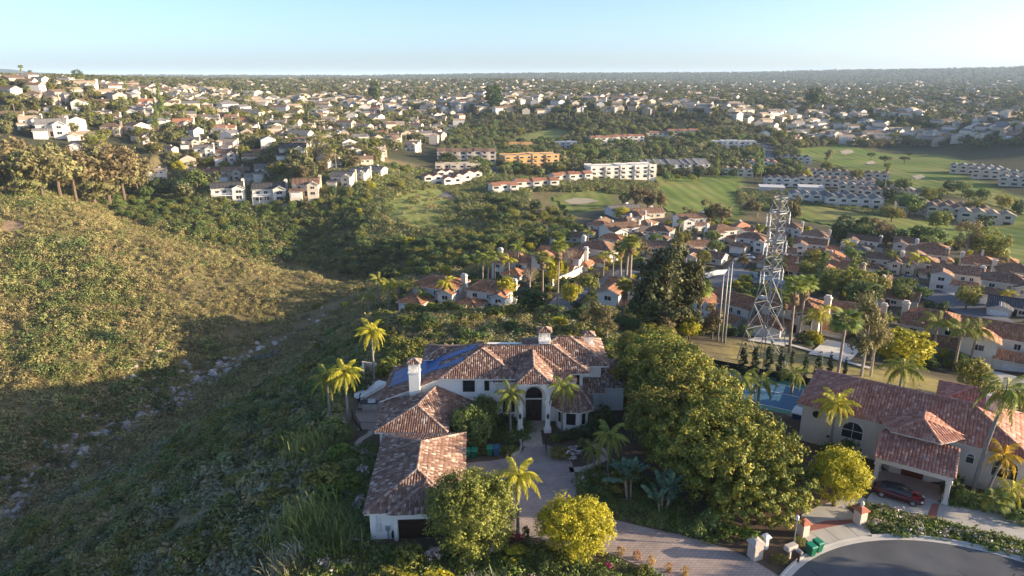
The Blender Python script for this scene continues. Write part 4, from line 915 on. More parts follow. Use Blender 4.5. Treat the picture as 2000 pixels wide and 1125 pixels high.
flat_ribbon('garden_path', [P(x,y)[:2] for x,y in ((728,838),(722,848),(705,858),(697,868),(700,882),(712,897),(718,915))], .75, .03, 'stone_path')
flat_ribbon('garden_path', [P(x,y)[:2] for x,y in ((1112,918),(1140,916),(1165,908),(1180,893),(1176,880),(1160,868))], 1.0, .03, 'stone_path')
flat_ribbon('side_path', [P(x,y)[:2] for x,y in ((700,1100),(706,1060),(712,1000),(722,920))], 1.1, .02, 'soil')
# low stone kerb along the motor court bed
flat_ribbon('planter_kerb', [P(x,y)[:2] for x,y in ((1000,893),(1014,884),(1020,872),(1016,862))], .3, .3, 'stone_block')
CXc, CYc, RC = 36.45, 38.1, 16.7
def disc(name, r0, r1, z0, z1, m, a0=0, a1=360, n=72):
    mb = MB(); A_ = [R_(a0+(a1-a0)*i/n) for i in range(n+1)]
    vs = []; fs = []
    for a in A_:
        c, s = math.cos(a), math.sin(a)
        vs += [(CXc+r0*c,CYc+r0*s,z0),(CXc+r0*c,CYc+r0*s,z1),(CXc+r1*c,CYc+r1*s,z1),(CXc+r1*c,CYc+r1*s,z0)]
    for i in range(n):
        o = i*4; q = o+4; fs += [(o,o+1,q+1,q),(o+1,o+2,q+2,q+1),(o+2,o+3,q+3,q+2)]
    return tag(mb.add(vs, fs).build(name, m), kind='structure')
disc('road', 0.01, RC, -.3, .035, 'asphalt')
tag(MB().box(CXc-6,CXc+6,-80,CYc-RC+2,-.3,.031).build('road', 'asphalt'), kind='structure')
disc('gutter', RC, RC+.55, -.3, .045, 'concrete_pale', -20, 200)
disc('kerb', RC+.55, RC+.75, -.3, .16, 'concrete_pale', -20, 97)
disc('kerb', RC+.55, RC+.75, -.3, .07, 'concrete_pale', 97, 117)
disc('kerb', RC+.55, RC+.75, -.3, .16, 'concrete_pale', 117, 138)
disc('kerb', RC+.55, RC+.75, -.3, .16, 'concrete_pale', 170, 200)
def arcpts(r, a0, a1, n=10): return [(CXc+r*math.cos(R_(a0+(a1-a0)*i/n)), CYc+r*math.sin(R_(a0+(a1-a0)*i/n))) for i in range(n+1)]
gk = random.Random(12)
for i in range(7):   # sealed cracks in the asphalt
    a0 = gk.uniform(40,140); r0 = gk.uniform(4,12); x, y = CXc+r0*math.cos(R_(a0)), CYc+r0*math.sin(R_(a0)); d = gk.uniform(0,6.28); L0=[];R0=[]
    for k in range(9):
        d += gk.uniform(-.5,.5); x += math.cos(d)*.8; y += math.sin(d)*.8
        if math.hypot(x-CXc,y-CYc) > RC-.3: break
        L0.append((x-math.sin(d)*.035,y+math.cos(d)*.035,.0395)); R0.append((x+math.sin(d)*.035,y-math.cos(d)*.035,.0395))
    if len(L0) > 2: n=len(L0); tag(MB().add(L0+R0,[(j,j+1,n+j+1,n+j) for j in range(n-1)]).build('road_crack','rubber'), kind='structure')
tag(MB().add([(CXc+x,CYc+y,.0385) for x,y in ((-9,7),(-4.5,9.5),(-3.2,7.6),(-7.6,5.2))],[(0,1,2,3)]).build('road_patch','asphalt_far'), kind='structure')
# first drive of the neighbour (between the two small pillars), with its red band
dr1 = arcpts(RC+.75, 96.5, 118)+[P(1572,1052)[:2],P(1560,1030)[:2],P(1566,1005)[:2],P(1600,988)[:2],P(1640,975)[:2],P(1672,962)[:2],P(1695,978)[:2],P(1650,990)[:2],P(1690,1022)[:2]]
tag(MB().prism(dr1, -.3, .04).build('driveway', 'concrete'), kind='structure')
tag(MB().prism([P(1572,1040)[:2],P(1568,1030)[:2],P(1610,1018)[:2],P(1662,1015)[:2],P(1672,1020)[:2],P(1620,1030)[:2]], -.2, .046).build('paving_band', 'red_paving'), kind='structure')
tag(MB().prism([P(x,y)[:2] for x,y in ((1688,982),(1700,965),(1725,950),(1845,975),(2060,1030),(2060,1075),(1990,1056),(1815,1010),(1725,990))], -.3, .04).build('driveway', 'concrete'), kind='structure')
tag(MB().prism([P(x,y)[:2] for x,y in ((1810,1009),(1820,984),(1835,984),(1828,1013))], -.2, .046).build('paving_band', 'red_paving'), kind='structure')
# joints in the concrete: thin dark strips
for a in (101,108,113):
    c, s = math.cos(R_(a)), math.sin(R_(a)); p0 = (CXc+(RC+.8)*c, CYc+(RC+.8)*s); p1 = (CXc+(RC+5.2)*c-.3, CYc+(RC+5.2)*s); d = Vector((p1[0]-p0[0],p1[1]-p0[1])).normalized()*.025
    tag(MB().add([(p0[0]-d.y,p0[1]+d.x,.0445),(p0[0]+d.y,p0[1]-d.x,.0445),(p1[0]+d.y,p1[1]-d.x,.0445),(p1[0]-d.y,p1[1]+d.x,.0445)],[(0,1,2,3)]).build('paving_joint','asphalt'), kind='structure')

# ------------------------------------------------------------------ the neighbour's villa
HN = R_(-34.3); NO = Vector((34.7,73.6,0)); nu = Vector((math.cos(HN), math.sin(HN))); nv = Vector((-math.sin(HN), math.cos(HN)))
nb = tag(empty('neighbour_villa', NO, HN), 'taupe villa with red barrel tile roof and a covered entry over the red car', 'house')
def nbp(mb, name, m, parent=None, **k): return mb.build(name, m, parent or nb, **k)
w = MB(); w.box(0,21.7,0,10.6,-.5,4.85); w.prism([(8.4,.01),(9.9,-1.7),(13.7,-1.7),(15.9,.01)], -.5, 5.1); w.box(14.5,20.5,10.6,15,-.5,4.6); nbp(w, 'wall', 'stucco_tan')
def ntiles(planes, caps, seed, slabm='stucco_tan'):
    mb = MB(); roof_slab(mb, planes, .16); r = nbp(mb, 'roof', slabm); tiles('roof_tiles', planes, 'red_tile', r, caps, seed=seed, w=.32, l=.5)
pl, cp_ = hip(0,21.7,0,10.6,4.9,.4,.55); ntiles(pl, cp_, 21)
ap = (12.2,.3,6.3); rg = (12.2,5.0,6.3); ev = [(7.8,.6,5.15),(9.5,-2.3,5.15),(14.1,-2.3,5.15),(16.5,.6,5.15)]; bk0, bk1 = (7.8,5.0,5.15),(16.5,5.0,5.15)
ntiles([[ev[0],ev[1],ap],[ev[1],ev[2],ap],[ev[2],ev[3],ap],[ev[3],bk1,rg,ap],[bk0,ev[0],ap,rg]], [(ev[1],ap),(ev[2],ap),(ap,rg),(ev[3],ap)], 22)
pl, cp_ = hip(13.5,20.8,9.5,15.4,5.0,.4,.5); ntiles(pl, cp_, 23)
# porte-cochere: tiled shed roof on columns
s0,s1,s2,s3 = (8.6,-5.7,3.35),(15.8,-5.7,3.35),(15.8,-1.75,4.55),(8.6,-1.75,4.55)
ntiles([[s0,s1,s2,s3]], [(s0,s3),(s1,s2)], 24)
w = MB(); w.box(8.7,15.7,-5.5,-5.1,2.75,3.2); w.box(8.7,9.05,-5.1,-1.72,2.75,3.2); w.box(15.35,15.7,-5.1,-1.72,2.75,3.2); w.box(9.05,15.35,-5.1,-1.72,3.1,3.2); nbp(w, 'porte_cochere_beam', 'stucco_tan')
for cx, cyy in ((8.95,-5.3),(15.45,-5.3),(15.45,-4.0),(8.95,-2.2)):
    c = MB(); c.bbox(cx-.32,cx+.32,cyy-.32,cyy+.32,-.2,.35,.05); c.bbox(cx-.22,cx+.22,cyy-.22,cyy+.22,.3,2.5,.05); c.bbox(cx-.32,cx+.32,cyy-.3,cyy+.3,2.45,2.75,.05); nbp(c, 'column', 'stucco_tan')
d = MB(); d.box(11.1,13.2,-1.79,-1.71,.1,2.6); dd = nbp(d, 'door', 'wood_red'); hd = MB()
for k in range(2):
    for j in range(3): hd.box(11.25+k*1.0,12.05+k*1.0,-1.83,-1.79,.25+j*.78,.9+j*.78)
hd.build('door_panel', 'wood_red', dd)
window(nb, 11.9, -1.7, 3.95, 4.85, 2.9, True, 'arched_window', 'stucco_pale', mull=2)
for (xa,ya),(xb,yb) in (((8.4,0),(9.9,-1.7)),((13.7,-1.7),(15.9,0))):
    window(nb, 0, 0, 4.1, 4.7, 1.1, True, 'arched_window', 'stucco_pale', M=Matrix.Translation(((xa+xb)/2,(ya+yb)/2,0))@Matrix.Rotation(math.atan2(yb-ya,xb-xa),4,'Z'), mull=1)
window(nb, 5.6, 0, 1.9, 4.1, 2.3, True, 'arched_window', 'white_paint', mull=1)
window(nb, 17.0, 0, 2.6, 3.8, .8, True, 'arched_window', 'white_paint', mull=0)
window(nb, 20.1, 0, 1.9, 4.2, 2.3, True, 'arched_window', 'white_paint', mull=1)
oc = MB(); oc.M = Matrix.Translation((1.6,-.03,3.9))@Matrix.Rotation(R_(90),4,'X'); oc.lathe([(.62,-.02),(.62,.05),(.5,.08)], 0,0,8); oo = nbp(oc, 'octagonal_window', 'stucco_pale'); oc = MB(); oc.M = Matrix.Translation((1.6,-.1,3.9))@Matrix.Rotation(R_(90),4,'X'); oc.lathe([(.48,0),(.48,.03)],0,0,8); oc.build('pane','glass_dark',oo)
v_ = MB(); v_.bbox(3.0,3.3,-.08,0,1.3,1.6,.02); nbp(v_, 'wall_vent', 'iron')
ch = MB(); ch.bbox(17.6,18.9,5.9,7.0,4,8.3,.05); ch.bbox(17.5,19.0,5.8,7.1,8.1,8.4,.03); nbp(ch, 'chimney', 'stucco_tan')
tag(MB().prism([tuple(NO.xy+nu*a+nv*b) for a,b in ((8.9,-5.2),(15.6,-5.2),(15.6,-1.8),(8.9,-1.8))], -.2, .06).build('porch_floor', 'patio'), kind='structure')

# ------------------------------------------------------------------ red car under the porte-cochere
def car(name, loc, rz, paint, label, detail=True, group=None):
    t = tag(empty(name, loc, rz), label, 'car', group)
    L_, Wd = 4.75, .93
    st = [(-2.37,.42,.62,.70),(-2.25,.30,.86,.80),(-1.6,.26,.98,.90),(-.9,.24,.98,.92),(0,.24,.96,.93),(.9,.24,.92,.92),(1.6,.26,.84,.90),(2.15,.30,.68,.80),(2.37,.42,.55,.62)]
    mb = MB(); vs = []; fs = []
    for x, zb, zt, hw in st:
        for y, z in ((-hw*.9,zb),(-hw,(zb+zt)/2),(-hw*.93,zt-.06),(-hw*.7,zt),(hw*.7,zt),(hw*.93,zt-.06),(hw,(zb+zt)/2),(hw*.9,zb)): vs.append((x,y,z))
    n = len(st)
    for i in range(n-1):
        for k in range(8): fs.append((i*8+k,(i+1)*8+k,(i+1)*8+(k+1)%8,i*8+(k+1)%8))
    fs += [tuple(range(8)), tuple(range(8*n-1,8*n-9,-1))]
    mb.add(vs, fs).build('body', paint, t, smooth=True)
    gh = [(-1.75,.95,.72),(-1.15,1.26,.62),(-.4,1.42,.58),(.3,1.40,.58),(1.25,.90,.70)]
    vs = []; fs = []
    for x, z, hw in gh: vs += [(x,-hw-.06,.92),(x,-hw,z),(x,hw,z),(x,hw+.06,.92)]
    for i in range(len(gh)-1):
        for k in range(3): fs.append((i*4+k,(i+1)*4+k,(i+1)*4+k+1,i*4+k+1))
    MB().add(vs, fs).build('glasshouse', 'glass_dark', t, smooth=True)
    rf = MB(); rf.add([(-1.15,-.6,1.285),(-.4,-.57,1.44),(.3,-.57,1.42),(.3,.57,1.42),(-.4,.57,1.44),(-1.15,.6,1.285)],[(0,1,2,3,4,5)])
    for s in (-1,1):
        rf.bar((-1.75,s*.76,.97),(-1.15,s*.62,1.28),.07); rf.bar((-1.15,s*.62,1.28),(.3,s*.59,1.41),.05); rf.bar((.3,s*.59,1.41),(1.25,s*.72,.92),.07); rf.bar((-.35,s*.6,1.42),(-.35,s*.88,.95),.06)
    rf.build('roof', paint if paint != 'car_red' else 'glass_dark', t)
    for x in (-1.42,1.42):
        for s in (-1,1):
            wm = MB(); wm.M = Matrix.Translation((x,s*.80,.34))@Matrix.Rotation(R_(90),4,'X'); wm.lathe([(.2,-.12),(.33,-.11),(.345,-.05),(.345,.05),(.33,.11),(.2,.12)],0,0,14); wo = wm.build('wheel', 'rubber', t)
            rm = MB(); rm.M = Matrix.Translation((x,s*.80,.34))@Matrix.Rotation(R_(90),4,'X'); rm.lathe([(.05,-.13),(.22,-.125),(.22,.125),(.05,.13)],0,0,10); rm.build('rim', 'steel', wo)
    if detail:
        for s in (-1,1):
            MB().bbox(2.1,2.3,s*.62-.14,s*.62+.14,.55,.68,.03).build('headlight', 'lamp_glass', t); MB().bbox(-2.36,-2.24,s*.6-.16,s*.6+.16,.7,.8,.02).build('tail_light', 'wood_red', t)
            MB().bbox(.75,.95,s*.98-.09,s*.98+.09,.9,1.04,.03).build('wing_mirror', paint, t)
    return t
car('car', (40.2,61.55,.05), HN+math.pi*0, 'car_red', 'dark red saloon car with black roof parked by the covered entry')

# ------------------------------------------------------------------ bins, pillars, mailbox
def bin_(loc, rz, m, lid, label, group):
    t = tag(empty('wheelie_bin', loc, rz), label, 'wheelie bin', group)
    b = MB(); v = []
    for z, a, c in ((.08,.25,.28),(.95,.33,.39),(1.0,.36,.42),(1.06,.36,.42)): v += [(-a,-c,z),(a,-c,z),(a,c,z),(-a,c,z)]
    f = [(3,2,1,0),(12,13,14,15)]+[(i*4+k,i*4+(k+1)%4,i*4+4+(k+1)%4,i*4+4+k) for i in range(3) for k in range(4)]
    b.add(v,f).build('body', m, t)
    l = MB(); l.add([(-.37,-.45,1.07),(.37,-.45,1.07),(.37,.45,1.12),(-.37,.45,1.12),(-.3,-.35,1.16),(.3,-.35,1.16),(.3,.4,1.2),(-.3,.4,1.2)],[(0,1,5,4),(1,2,6,5),(2,3,7,6),(3,0,4,7),(4,5,6,7)]); l.build('lid', lid, t)
    for s in (-1,1):
        wm = MB(); wm.M = Matrix.Translation((s*.3,.36,.15))@Matrix.Rotation(R_(90),4,'Y'); wm.lathe([(.05,-.04),(.15,-.04),(.15,.04),(.05,.04)],0,0,10); wm.build('wheel', 'rubber', t)
    MB().bar((-.3,.5,1.02),(.3,.5,1.02),.04).build('handle', m, t)
bx = [((-5.15,69.3),'bin_green','bin_green_lid','green wheelie bin against the garage wall, leftmost of the row'),((-4.35,69.4),'bin_green','bin_green_lid','second green wheelie bin from the garage wall'),((-2.6,69.9),'bin_green','bin_green_lid','green wheelie bin beside the blue bin'),((-1.8,69.9),'bin_blue','bin_blue','blue wheelie bin at the right end of the row')]
for (x,y),m,l,lab in bx: bin_((x,y,.03), R_(random.uniform(-5,5)), m, l, lab, 'wheelie bins by the garage')
bin_((27.4,52.6,.04), R_(25), 'bin_green','bin_green_lid','green wheelie bin at the kerb, nearer the camera','wheelie bins at the kerb')
bin_((28.25,53.15,.04), R_(25), 'bin_green','bin_green_lid','green wheelie bin at the kerb, on the driveway side','wheelie bins at the kerb')
b = MB(); b.bbox(-4.9,-4.0,65.6,66.4,.05,.5,.1); b.tube([(-4.9,65.7,.5),(-4.5,66.0,.75),(-4.1,66.3,.55)],[.1,.16,.1],8); tag(b.build('toy_tub', 'blue_plastic'), 'blue plastic tub on the pavers beside the garage', 'tub')
def pillar(loc, s, hgt, label, cap=True, lamp=False, m='pillar_stone'):
    t = tag(empty('gate_pillar', loc, R_(20)), label, 'pillar', 'pillars at the driveways')
    MB().bbox(-s,s,-s,s,-.3,hgt,.04).build('shaft', m, t)
    if cap:
        c = MB(); c.add([(-s-.12,-s-.12,hgt),(s+.12,-s-.12,hgt),(s+.12,s+.12,hgt),(-s-.12,s+.12,hgt),(-s-.12,-s-.12,hgt+.1),(s+.12,-s-.12,hgt+.1),(s+.12,s+.12,hgt+.1),(-s-.12,s+.12,hgt+.1),(-.15,-.15,hgt+.32),(.15,-.15,hgt+.32),(.15,.15,hgt+.32),(-.15,.15,hgt+.32)],[(3,2,1,0),(0,1,5,4),(1,2,6,5),(2,3,7,6),(3,0,4,7),(4,5,9,8),(5,6,10,9),(6,7,11,10),(7,4,8,11),(8,9,10,11)]); c.build('cap', 'terracotta_cap' if m == 'pillar_stone' else m, t)
    if lamp:
        l = MB(); l.lathe([(.08,hgt+.3),(.06,hgt+.42),(.15,hgt+.5),(.2,hgt+.72),(.12,hgt+.92),(.02,hgt+1.0)],0,0,10); l.build('lantern', 'lamp_glass', t)
pillar((22.2,52.4,0), .5, 1.55, 'broad pale stone pillar at the end of the paver driveway', True, False, 'stone_block')
pillar((23.6,53.6,0), .2, 1.25, 'slim white post behind the broad stone pillar', True, False, 'white_paint')
pillar((27.9,55.6,0), .4, 1.35, 'pale pillar with terracotta cap under the edge of the big tree', True)
pillar((34.2,57.4,0), .45, 1.5, 'pale pillar with terracotta cap and globe lantern right of the driveway', True, True)
t = tag(empty('mailbox', (25.3,52.2,0), R_(25)), 'grey mailbox on a stone post by the kerb', 'mailbox')
MB().box(-.08,.08,-.08,.08,-.2,1.05).build('post', 'stone_block', t); mm = MB(); mm.bbox(-.62,.62,-.3,.3,1.05,1.5,.06); mm.build('body', 'stone_block', t)
t = tag(empty('mailbox', (25.9,51.7,0), R_(25)), 'small dark mailbox on a thin post right of the grey one', 'mailbox')
MB().box(-.07,.07,-.07,.07,-.2,.95).build('post', 'wood_dark', t); mm = MB(); mm.M = Matrix.Translation((0,0,1.05)); mm.tube([(0,-.28,.1),(0,.28,.1)],[.17,.17],10); mm.build('body', 'steel', t)
t = tag(empty('lamp_post', (26.1,53.4,0)), 'thin pale lamp post in front of the big tree', 'lamp post')
MB().tube([(0,0,-.3),(0,0,3.2)],[.07,.05],8).build('post', 'steel', t); MB().lathe([(.05,3.2),(.16,3.3),(.18,3.6),(.03,3.75)],0,0,8).build('lantern','lamp_glass',t)

# ------------------------------------------------------------------ terrace furniture, fences on the left
t = tag(empty('barbecue_island', (-18.8,82.0,.02)), 'stone barbecue counter with steel hood on the terrace', 'barbecue')
MB().bbox(-1.0,1.0,-.9,0,0,.95,.03).build('counter', 'stone_block', t); k = MB(); k.bbox(-1.1,1.1,-1.0,.1,.95,1.05,.02); k.build('worktop', 'iron', t)
k = MB(); k.M = Matrix.Translation((.35,-.45,1.05))@Matrix.Rotation(R_(90),4,'Y'); k.lathe([(.1,-.5),(.38,-.48),(.38,.48),(.1,.5)],0,0,12); k.build('grill_hood', 'bbq_steel', t)
t = tag(empty('terrace_table', (-19.6,86.3,.02), R_(60)), 'long white covered table on the terrace', 'table')
MB().bbox(-2.6,2.6,-.75,.75,.2,.8,.08).build('cover', 'white_paint', t)
for s in (-1,1): MB().box(s*2.2-.1,s*2.2+.1,-.5,.5,0,.2).build('leg','iron',t)
def patio_chair(loc, rz, lab):
    t = tag(empty('patio_chair', loc, rz), lab, 'chair', 'chairs on the terrace'); MB().box(-.28,.28,-.28,.28,.42,.48).build('seat','wood_dark',t); MB().box(-.28,.28,.24,.29,.48,1.0).build('backrest','wood_dark',t)
    for sx in (-1,1):
        for sy in (-1,1): MB().box(sx*.25-.02,sx*.25+.02,sy*.25-.02,sy*.25+.02,0,.42).build('leg','iron',t)
patio_chair((-20.2,82.6,.02), R_(70), 'dark chair on the terrace left of the barbecue'); patio_chair((-20.3,84.0,.02), R_(80), 'dark chair on the terrace next to the covered table'); patio_chair((-19.9,80.6,.02), R_(100), 'dark chair on the terrace nearest the railing')
def rail_fence(name, pts, hgt, label, m='iron', step=1.6, bars=True):
    o = empty(name, (pts[0][0], pts[0][1], 0)); tag(o, label, 'fence'); off = Vector((pts[0][0],pts[0][1],0)); bb = MB()
    for (x0,y0),(x1,y1) in zip(pts, pts[1:]):
        L_ = math.hypot(x1-x0,y1-y0); n = max(1,int(L_/step)); z0, z1 = float(h(x0,y0)), float(h(x1,y1))
        for i in range(n+1):
            t_ = i/n; x, y = x0+(x1-x0)*t_, y0+(y1-y0)*t_; z = float(h(x,y)); MB().box(x-.04-off.x,x+.04-off.x,y-.04-off.y,y+.04-off.y,z-.3,z+hgt).build('post', m, o)
        for zz in (.12,hgt-.08): MB().bar((x0-off.x,y0-off.y,z0+zz),(x1-off.x,y1-off.y,z1+zz),.06).build('rail', m, o)
        if bars:
            for i in range(int(L_/.16)): t_ = i*.16/L_; x, y = x0+(x1-x0)*t_-off.x, y0+(y1-y0)*t_-off.y; bb.bar((x,y,z0+(z1-z0)*t_+.12),(x,y,z0+(z1-z0)*t_+hgt-.08),.022)
    if bars and bb.v: bo = bb.build('bars', m, o); bo['kind'] = 'stuff'
    return o
rail_fence('terrace_railing', [(-20.5,78.8),(-18.8,75.7),(-16.0,75.6)], 1.3, 'black iron railing at the near edge of the terrace')
rail_fence('walk_railing', [(4.0,70.6),(4.0,72.6)], 1.0, 'short black handrail right of the front walk')
rail_fence('walk_railing', [(1.2,70.8),(1.2,72.4)], 1.0, 'short black handrail left of the front walk')
wl_ = MB(); wl_.prism([(-22.5,94.4),(-16,92.2),(-16,92.5),(-22.5,94.7)], -2, 1.2); wl_.prism([(-22.5,94.4),(-22.2,94.4),(-21.4,91),(-21.7,91)], -2, 1.1); tag(wl_.build('garden_wall','stucco_cream'), 'low cream garden wall behind the terrace palms', 'wall')

# ------------------------------------------------------------------ sport court beyond the big trees
cd_ = Vector((48-35, 89.5-97)).normalized(); cn_ = Vector((-cd_.y, cd_.x)); cc = Vector((35.2,90.0))
def crt(a, b): q = cc+cd_*a+cn_*b; return (q.x, q.y)
tag(MB().prism([crt(-8,-5.5),crt(8,-5.5),crt(8,6),crt(-8,6)], -2.2, -1.44).build('sport_court','court_green'), kind='structure')
tag(MB().prism([crt(-6,-4),crt(6,-4),crt(6,4),crt(-6,4)], -2.0, -1.43).build('court_marking','court_blue'), kind='structure')
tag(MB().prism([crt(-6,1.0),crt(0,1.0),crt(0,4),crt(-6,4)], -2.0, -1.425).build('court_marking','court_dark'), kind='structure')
lm = MB()
for a0,b0,a1,b1 in ((-6,-4,6,-4),(-6,4,6,4),(-6,-4,-6,4),(6,-4,6,4),(0,-4,0,4),(-6,1,6,1)):
    d = Vector((a1-a0,b1-b0)).normalized()*.05; lm.prism([crt(a0+d.y,b0-d.x),crt(a1+d.y,b1-d.x),crt(a1-d.y,b1+d.x),crt(a0-d.y,b0+d.x)], -1.9, -1.42)
tag(lm.build('court_line','white_paint'), kind='structure')
fo = empty('court_fence', (*crt(-8,6),-1.5)); tag(fo, 'dark mesh fence with pale posts behind the blue sport court', 'fence'); q0 = Vector((*crt(-8,6),-1.5)); scr = MB(); p_ = [crt(-8,6),crt(8,6),crt(8,-3)]
for (x0,y0),(x1,y1) in zip(p_,p_[1:]):
    n = 6
    for i in range(n+1): x = x0+(x1-x0)*i/n-q0.x; y = y0+(y1-y0)*i/n-q0.y; MB().tube([(x,y,-.5),(x,y,1.5)],[.05,.05],6).build('post','steel',fo)
    d = Vector((x1-x0,y1-y0)).normalized()*.02; scr.prism([(x0-d.y-q0.x,y0+d.x-q0.y),(x1-d.y-q0.x,y1+d.x-q0.y),(x1+d.y-q0.x,y1-d.x-q0.y),(x0+d.y-q0.x,y0-d.x-q0.y)], .05, 1.15)
    MB().bar((x0-q0.x,y0-q0.y,1.45),(x1-q0.x,y1-q0.y,1.45),.06).build('rail','steel',fo)
scr.build('mesh_screen','screen_black',fo)
t = tag(empty('shade_structure', (*crt(-4.2,-4.8),-1.44), HN), 'white canopy at the near side of the sport court', 'canopy')
MB().bbox(-3.0,3.0,-.9,.9,2.2,2.5,.08).build('canopy_top','white_paint',t)
for sx in (-1,1):
    for sy in (-1,1): MB().box(sx*2.8-.06,sx*2.8+.06,sy*.7-.06,sy*.7+.06,-.2,2.2).build('post','white_paint',t)
t = tag(empty('pool_cover', (*crt(7.5,-7.5),-.6), HN), 'small blue and white equipment shelter left of the taupe villa', 'shelter')
MB().bbox(-1.3,1.3,-1,1,-1.2,1.0,.05).build('box','court_dark',t); MB().bbox(-1.45,1.45,-1.15,1.15,1.0,1.15,.04).build('lid','white_paint',t)
# ------------------------------------------------------------------ planting round the two villas
def solid_tree(name, key_me, loc, label, trunk, group=None, cat='tree', rz=0.0, sc=1.0):
    t = empty(name, loc, rz); tag(t, label, cat, group); t.scale = (sc,)*3 if not hasattr(sc,'__len__') else sc
    ob('crown', key_me, t); trunk.build('trunk', 'bark', t); return t
# the row of big ficus trees between the villas
ficus('f_main', [(0,0,4.6,6.3,5.6,4.6),(3.5,-1.2,4.0,4.4,4.2,3.6),(-3.6,.8,4.6,4.2,4.4,3.8),(.5,3.2,5.2,4.6,4.2,4.0),(-.6,-3.4,3.6,4.4,3.4,3.2),(5.4,1.6,3.8,3.0,3.2,3.0),(1.8,-6.0,2.5,4.4,3.0,2.5),(5.2,-3.8,3.0,3.2,3.0,2.7)], 58000, .155, 401, clump=40, sig=.085, shell=(.66,1.12), up=.35)
ficus('f_mid', [(0,0,5.0,5.0,5.0,4.4),(2.8,1.4,4.8,3.6,3.4,3.6),(-2.8,.6,4.8,3.4,3.6,3.6),(.4,-2.6,4.4,3.8,3.2,3.4)], 30000, .16, 402, clump=38, sig=.095, shell=(.66,1.14), up=.35)
tm_ = lambda s: trunk_mb(6, .5, s, 6, 3.0, .8)
big = [('f_main',(22.2,63.5,0),0.0,1.0,'huge rounded ficus tree filling the corner above the driveway entrance'),
 ('f_mid',(19.0,71.0,0),1.2,(1.08,1.08,.95),'big dark green ficus tree right of the villa bay window'),
 ('f_mid',(21.6,75.8,0),2.3,(1.1,1.1,1.02),'broad ficus tree in front of the blue sport court'),
 ('f_mid',(19.6,81.5,0),3.9,(1.08,1.08,1.0),'sunlit ficus tree beside the right end of the villa'),
 ('f_mid',(20.8,88.0,-.5),5.0,(1.0,1.0,.86),'ficus tree below the three slender poles'),
 ('f_mid',(21.0,95.5,-.5),4.2,(.9,.9,.7),'ficus tree at the far end of the row beneath the fan palms')]
for k,l,rz,s,lab in big: solid_tree('ficus_tree', FIC[k], l, lab, tm_(int(rz*10)), 'row of big ficus trees between the villas', rz=rz, sc=s)
# round trees near the camera
V,F,tv = leaf_cloud([(0,0,3.2,3.0,2.9,2.7),(1.3,.2,3.9,2.0,2.0,1.9),(-1.2,.4,3.6,2.0,2.0,1.9),(.2,-1.2,2.7,2.1,1.9,2.0),(0,.4,4.6,1.7,1.7,1.4)], 28000, .095, 411, clump=34, sig=.115, shell=(.66,1.16))
solid_tree('round_tree', np_mesh('round_crown', V, F, 'leaf_olive', tv), (-3.7,53.6,0), 'round olive green tree in front of the garage corner', trunk_mb(4,.22,5,5,1.6), sc=1.26)
V,F,tv = leaf_cloud([(0,0,2.5,2.5,2.4,2.0),(1.2,.2,2.5,1.7,1.7,1.5),(-1.1,.2,2.8,1.7,1.7,1.5),(.2,-.9,2.2,1.7,1.6,1.4),(.1,.3,3.5,1.4,1.4,1.0)], 21000, .095, 412, clump=34, sig=.125, shell=(.66,1.18))
solid_tree('round_tree', np_mesh('round_crown', V, F, 'leaf_yellow', tv), (5.7,52.9,0), 'bright yellow green round tree beside the paver driveway', trunk_mb(3,.18,6,5,1.4), sc=1.18)
V,F,tv = leaf_cloud([(0,0,3.0,2.0,2.0,2.1),(.9,-.2,2.7,1.4,1.4,1.5),(-.7,.3,3.3,1.3,1.4,1.5),(.1,.1,4.1,1.1,1.1,1.0)], 13000, .10, 413, clump=30, sig=.17, shell=(.75,1.08))
solid_tree('round_tree', np_mesh('round_crown', V, F, 'leaf_yellow', tv), (33.0,60.2,0), 'yellow green tree standing left of the red car', trunk_mb(3.4,.16,7,4,1.1), sc=1.22)
V,F,tv = leaf_cloud([(0,0,1.9,1.85,1.75,1.75),(.5,-.3,1.6,1.3,1.3,1.4),(-.5,.2,2.2,1.2,1.2,1.2)], 7000, .115, 414, clump=20, sig=.14, shell=(.8,1.06)); dm = np_mesh('shrub_crown', V, F, 'leaf_green', tv)
solid_tree('shrub_tree', dm, (-5.0,72.4,0), 'round dark green shrub tree right of the tiled middle wing', trunk_mb(2,.12,8,4,.8), sc=1.3)
solid_tree('shrub_tree', dm, (-3.4,76.0,0), 'clipped dark shrub tree against the white villa wall', trunk_mb(2,.12,9,4,.8), sc=(1.05,1.05,1.25), rz=2.0)

# palms close to the villas (each frond a part)
near_palm('palm_tree', (.55,55.0,0), 6.1, .17, 'sunlit yellow green palm between the two round trees', 'palm_yellow', 20, .80, seed=1)
near_palm('palm_tree', (-.2,74.4,0), 5.0, .15, 'palm in front of the left porch column', 'palm', 20, .72, seed=2)
near_palm('palm_tree', (6.1,74.6,0), 5.8, .14, 'palm in front of the bay window', 'palm', 20, .72, seed=3)
near_palm('palm_tree', (-21.0,78.6,0), 5.8, .17, 'sunlit palm at the left edge of the terrace', 'palm_yellow', 24, .85, seed=4)
near_palm('palm_tree', (-20.0,90.8,0), 6.6, .17, 'tall sunlit palm behind the terrace', 'palm_yellow', 24, .85, seed=5)
near_palm('palm_tree', (-23.6,79.6,0), 4.6, .17, 'palm leaning out left of the sunlit terrace palm', 'palm', 16, .85, seed=6)
near_palm('palm_tree', (10.6,66.2,0), 4.0, .14, 'low feathery palm in the bed right of the motor court', 'palm', 16, .8, seed=7)
near_palm('palm_tree', (9.2,67.4,0), 1.7, .12, 'short drooping palm by the garden path', 'palm', 12, .6, seed=8)
near_palm('palm_tree', (48.4,62.2,0), 10.8, .21, 'tall palm leaning over the red roof of the taupe villa', 'palm', 22, 1.05, lean=(1.2,.2), seed=9)
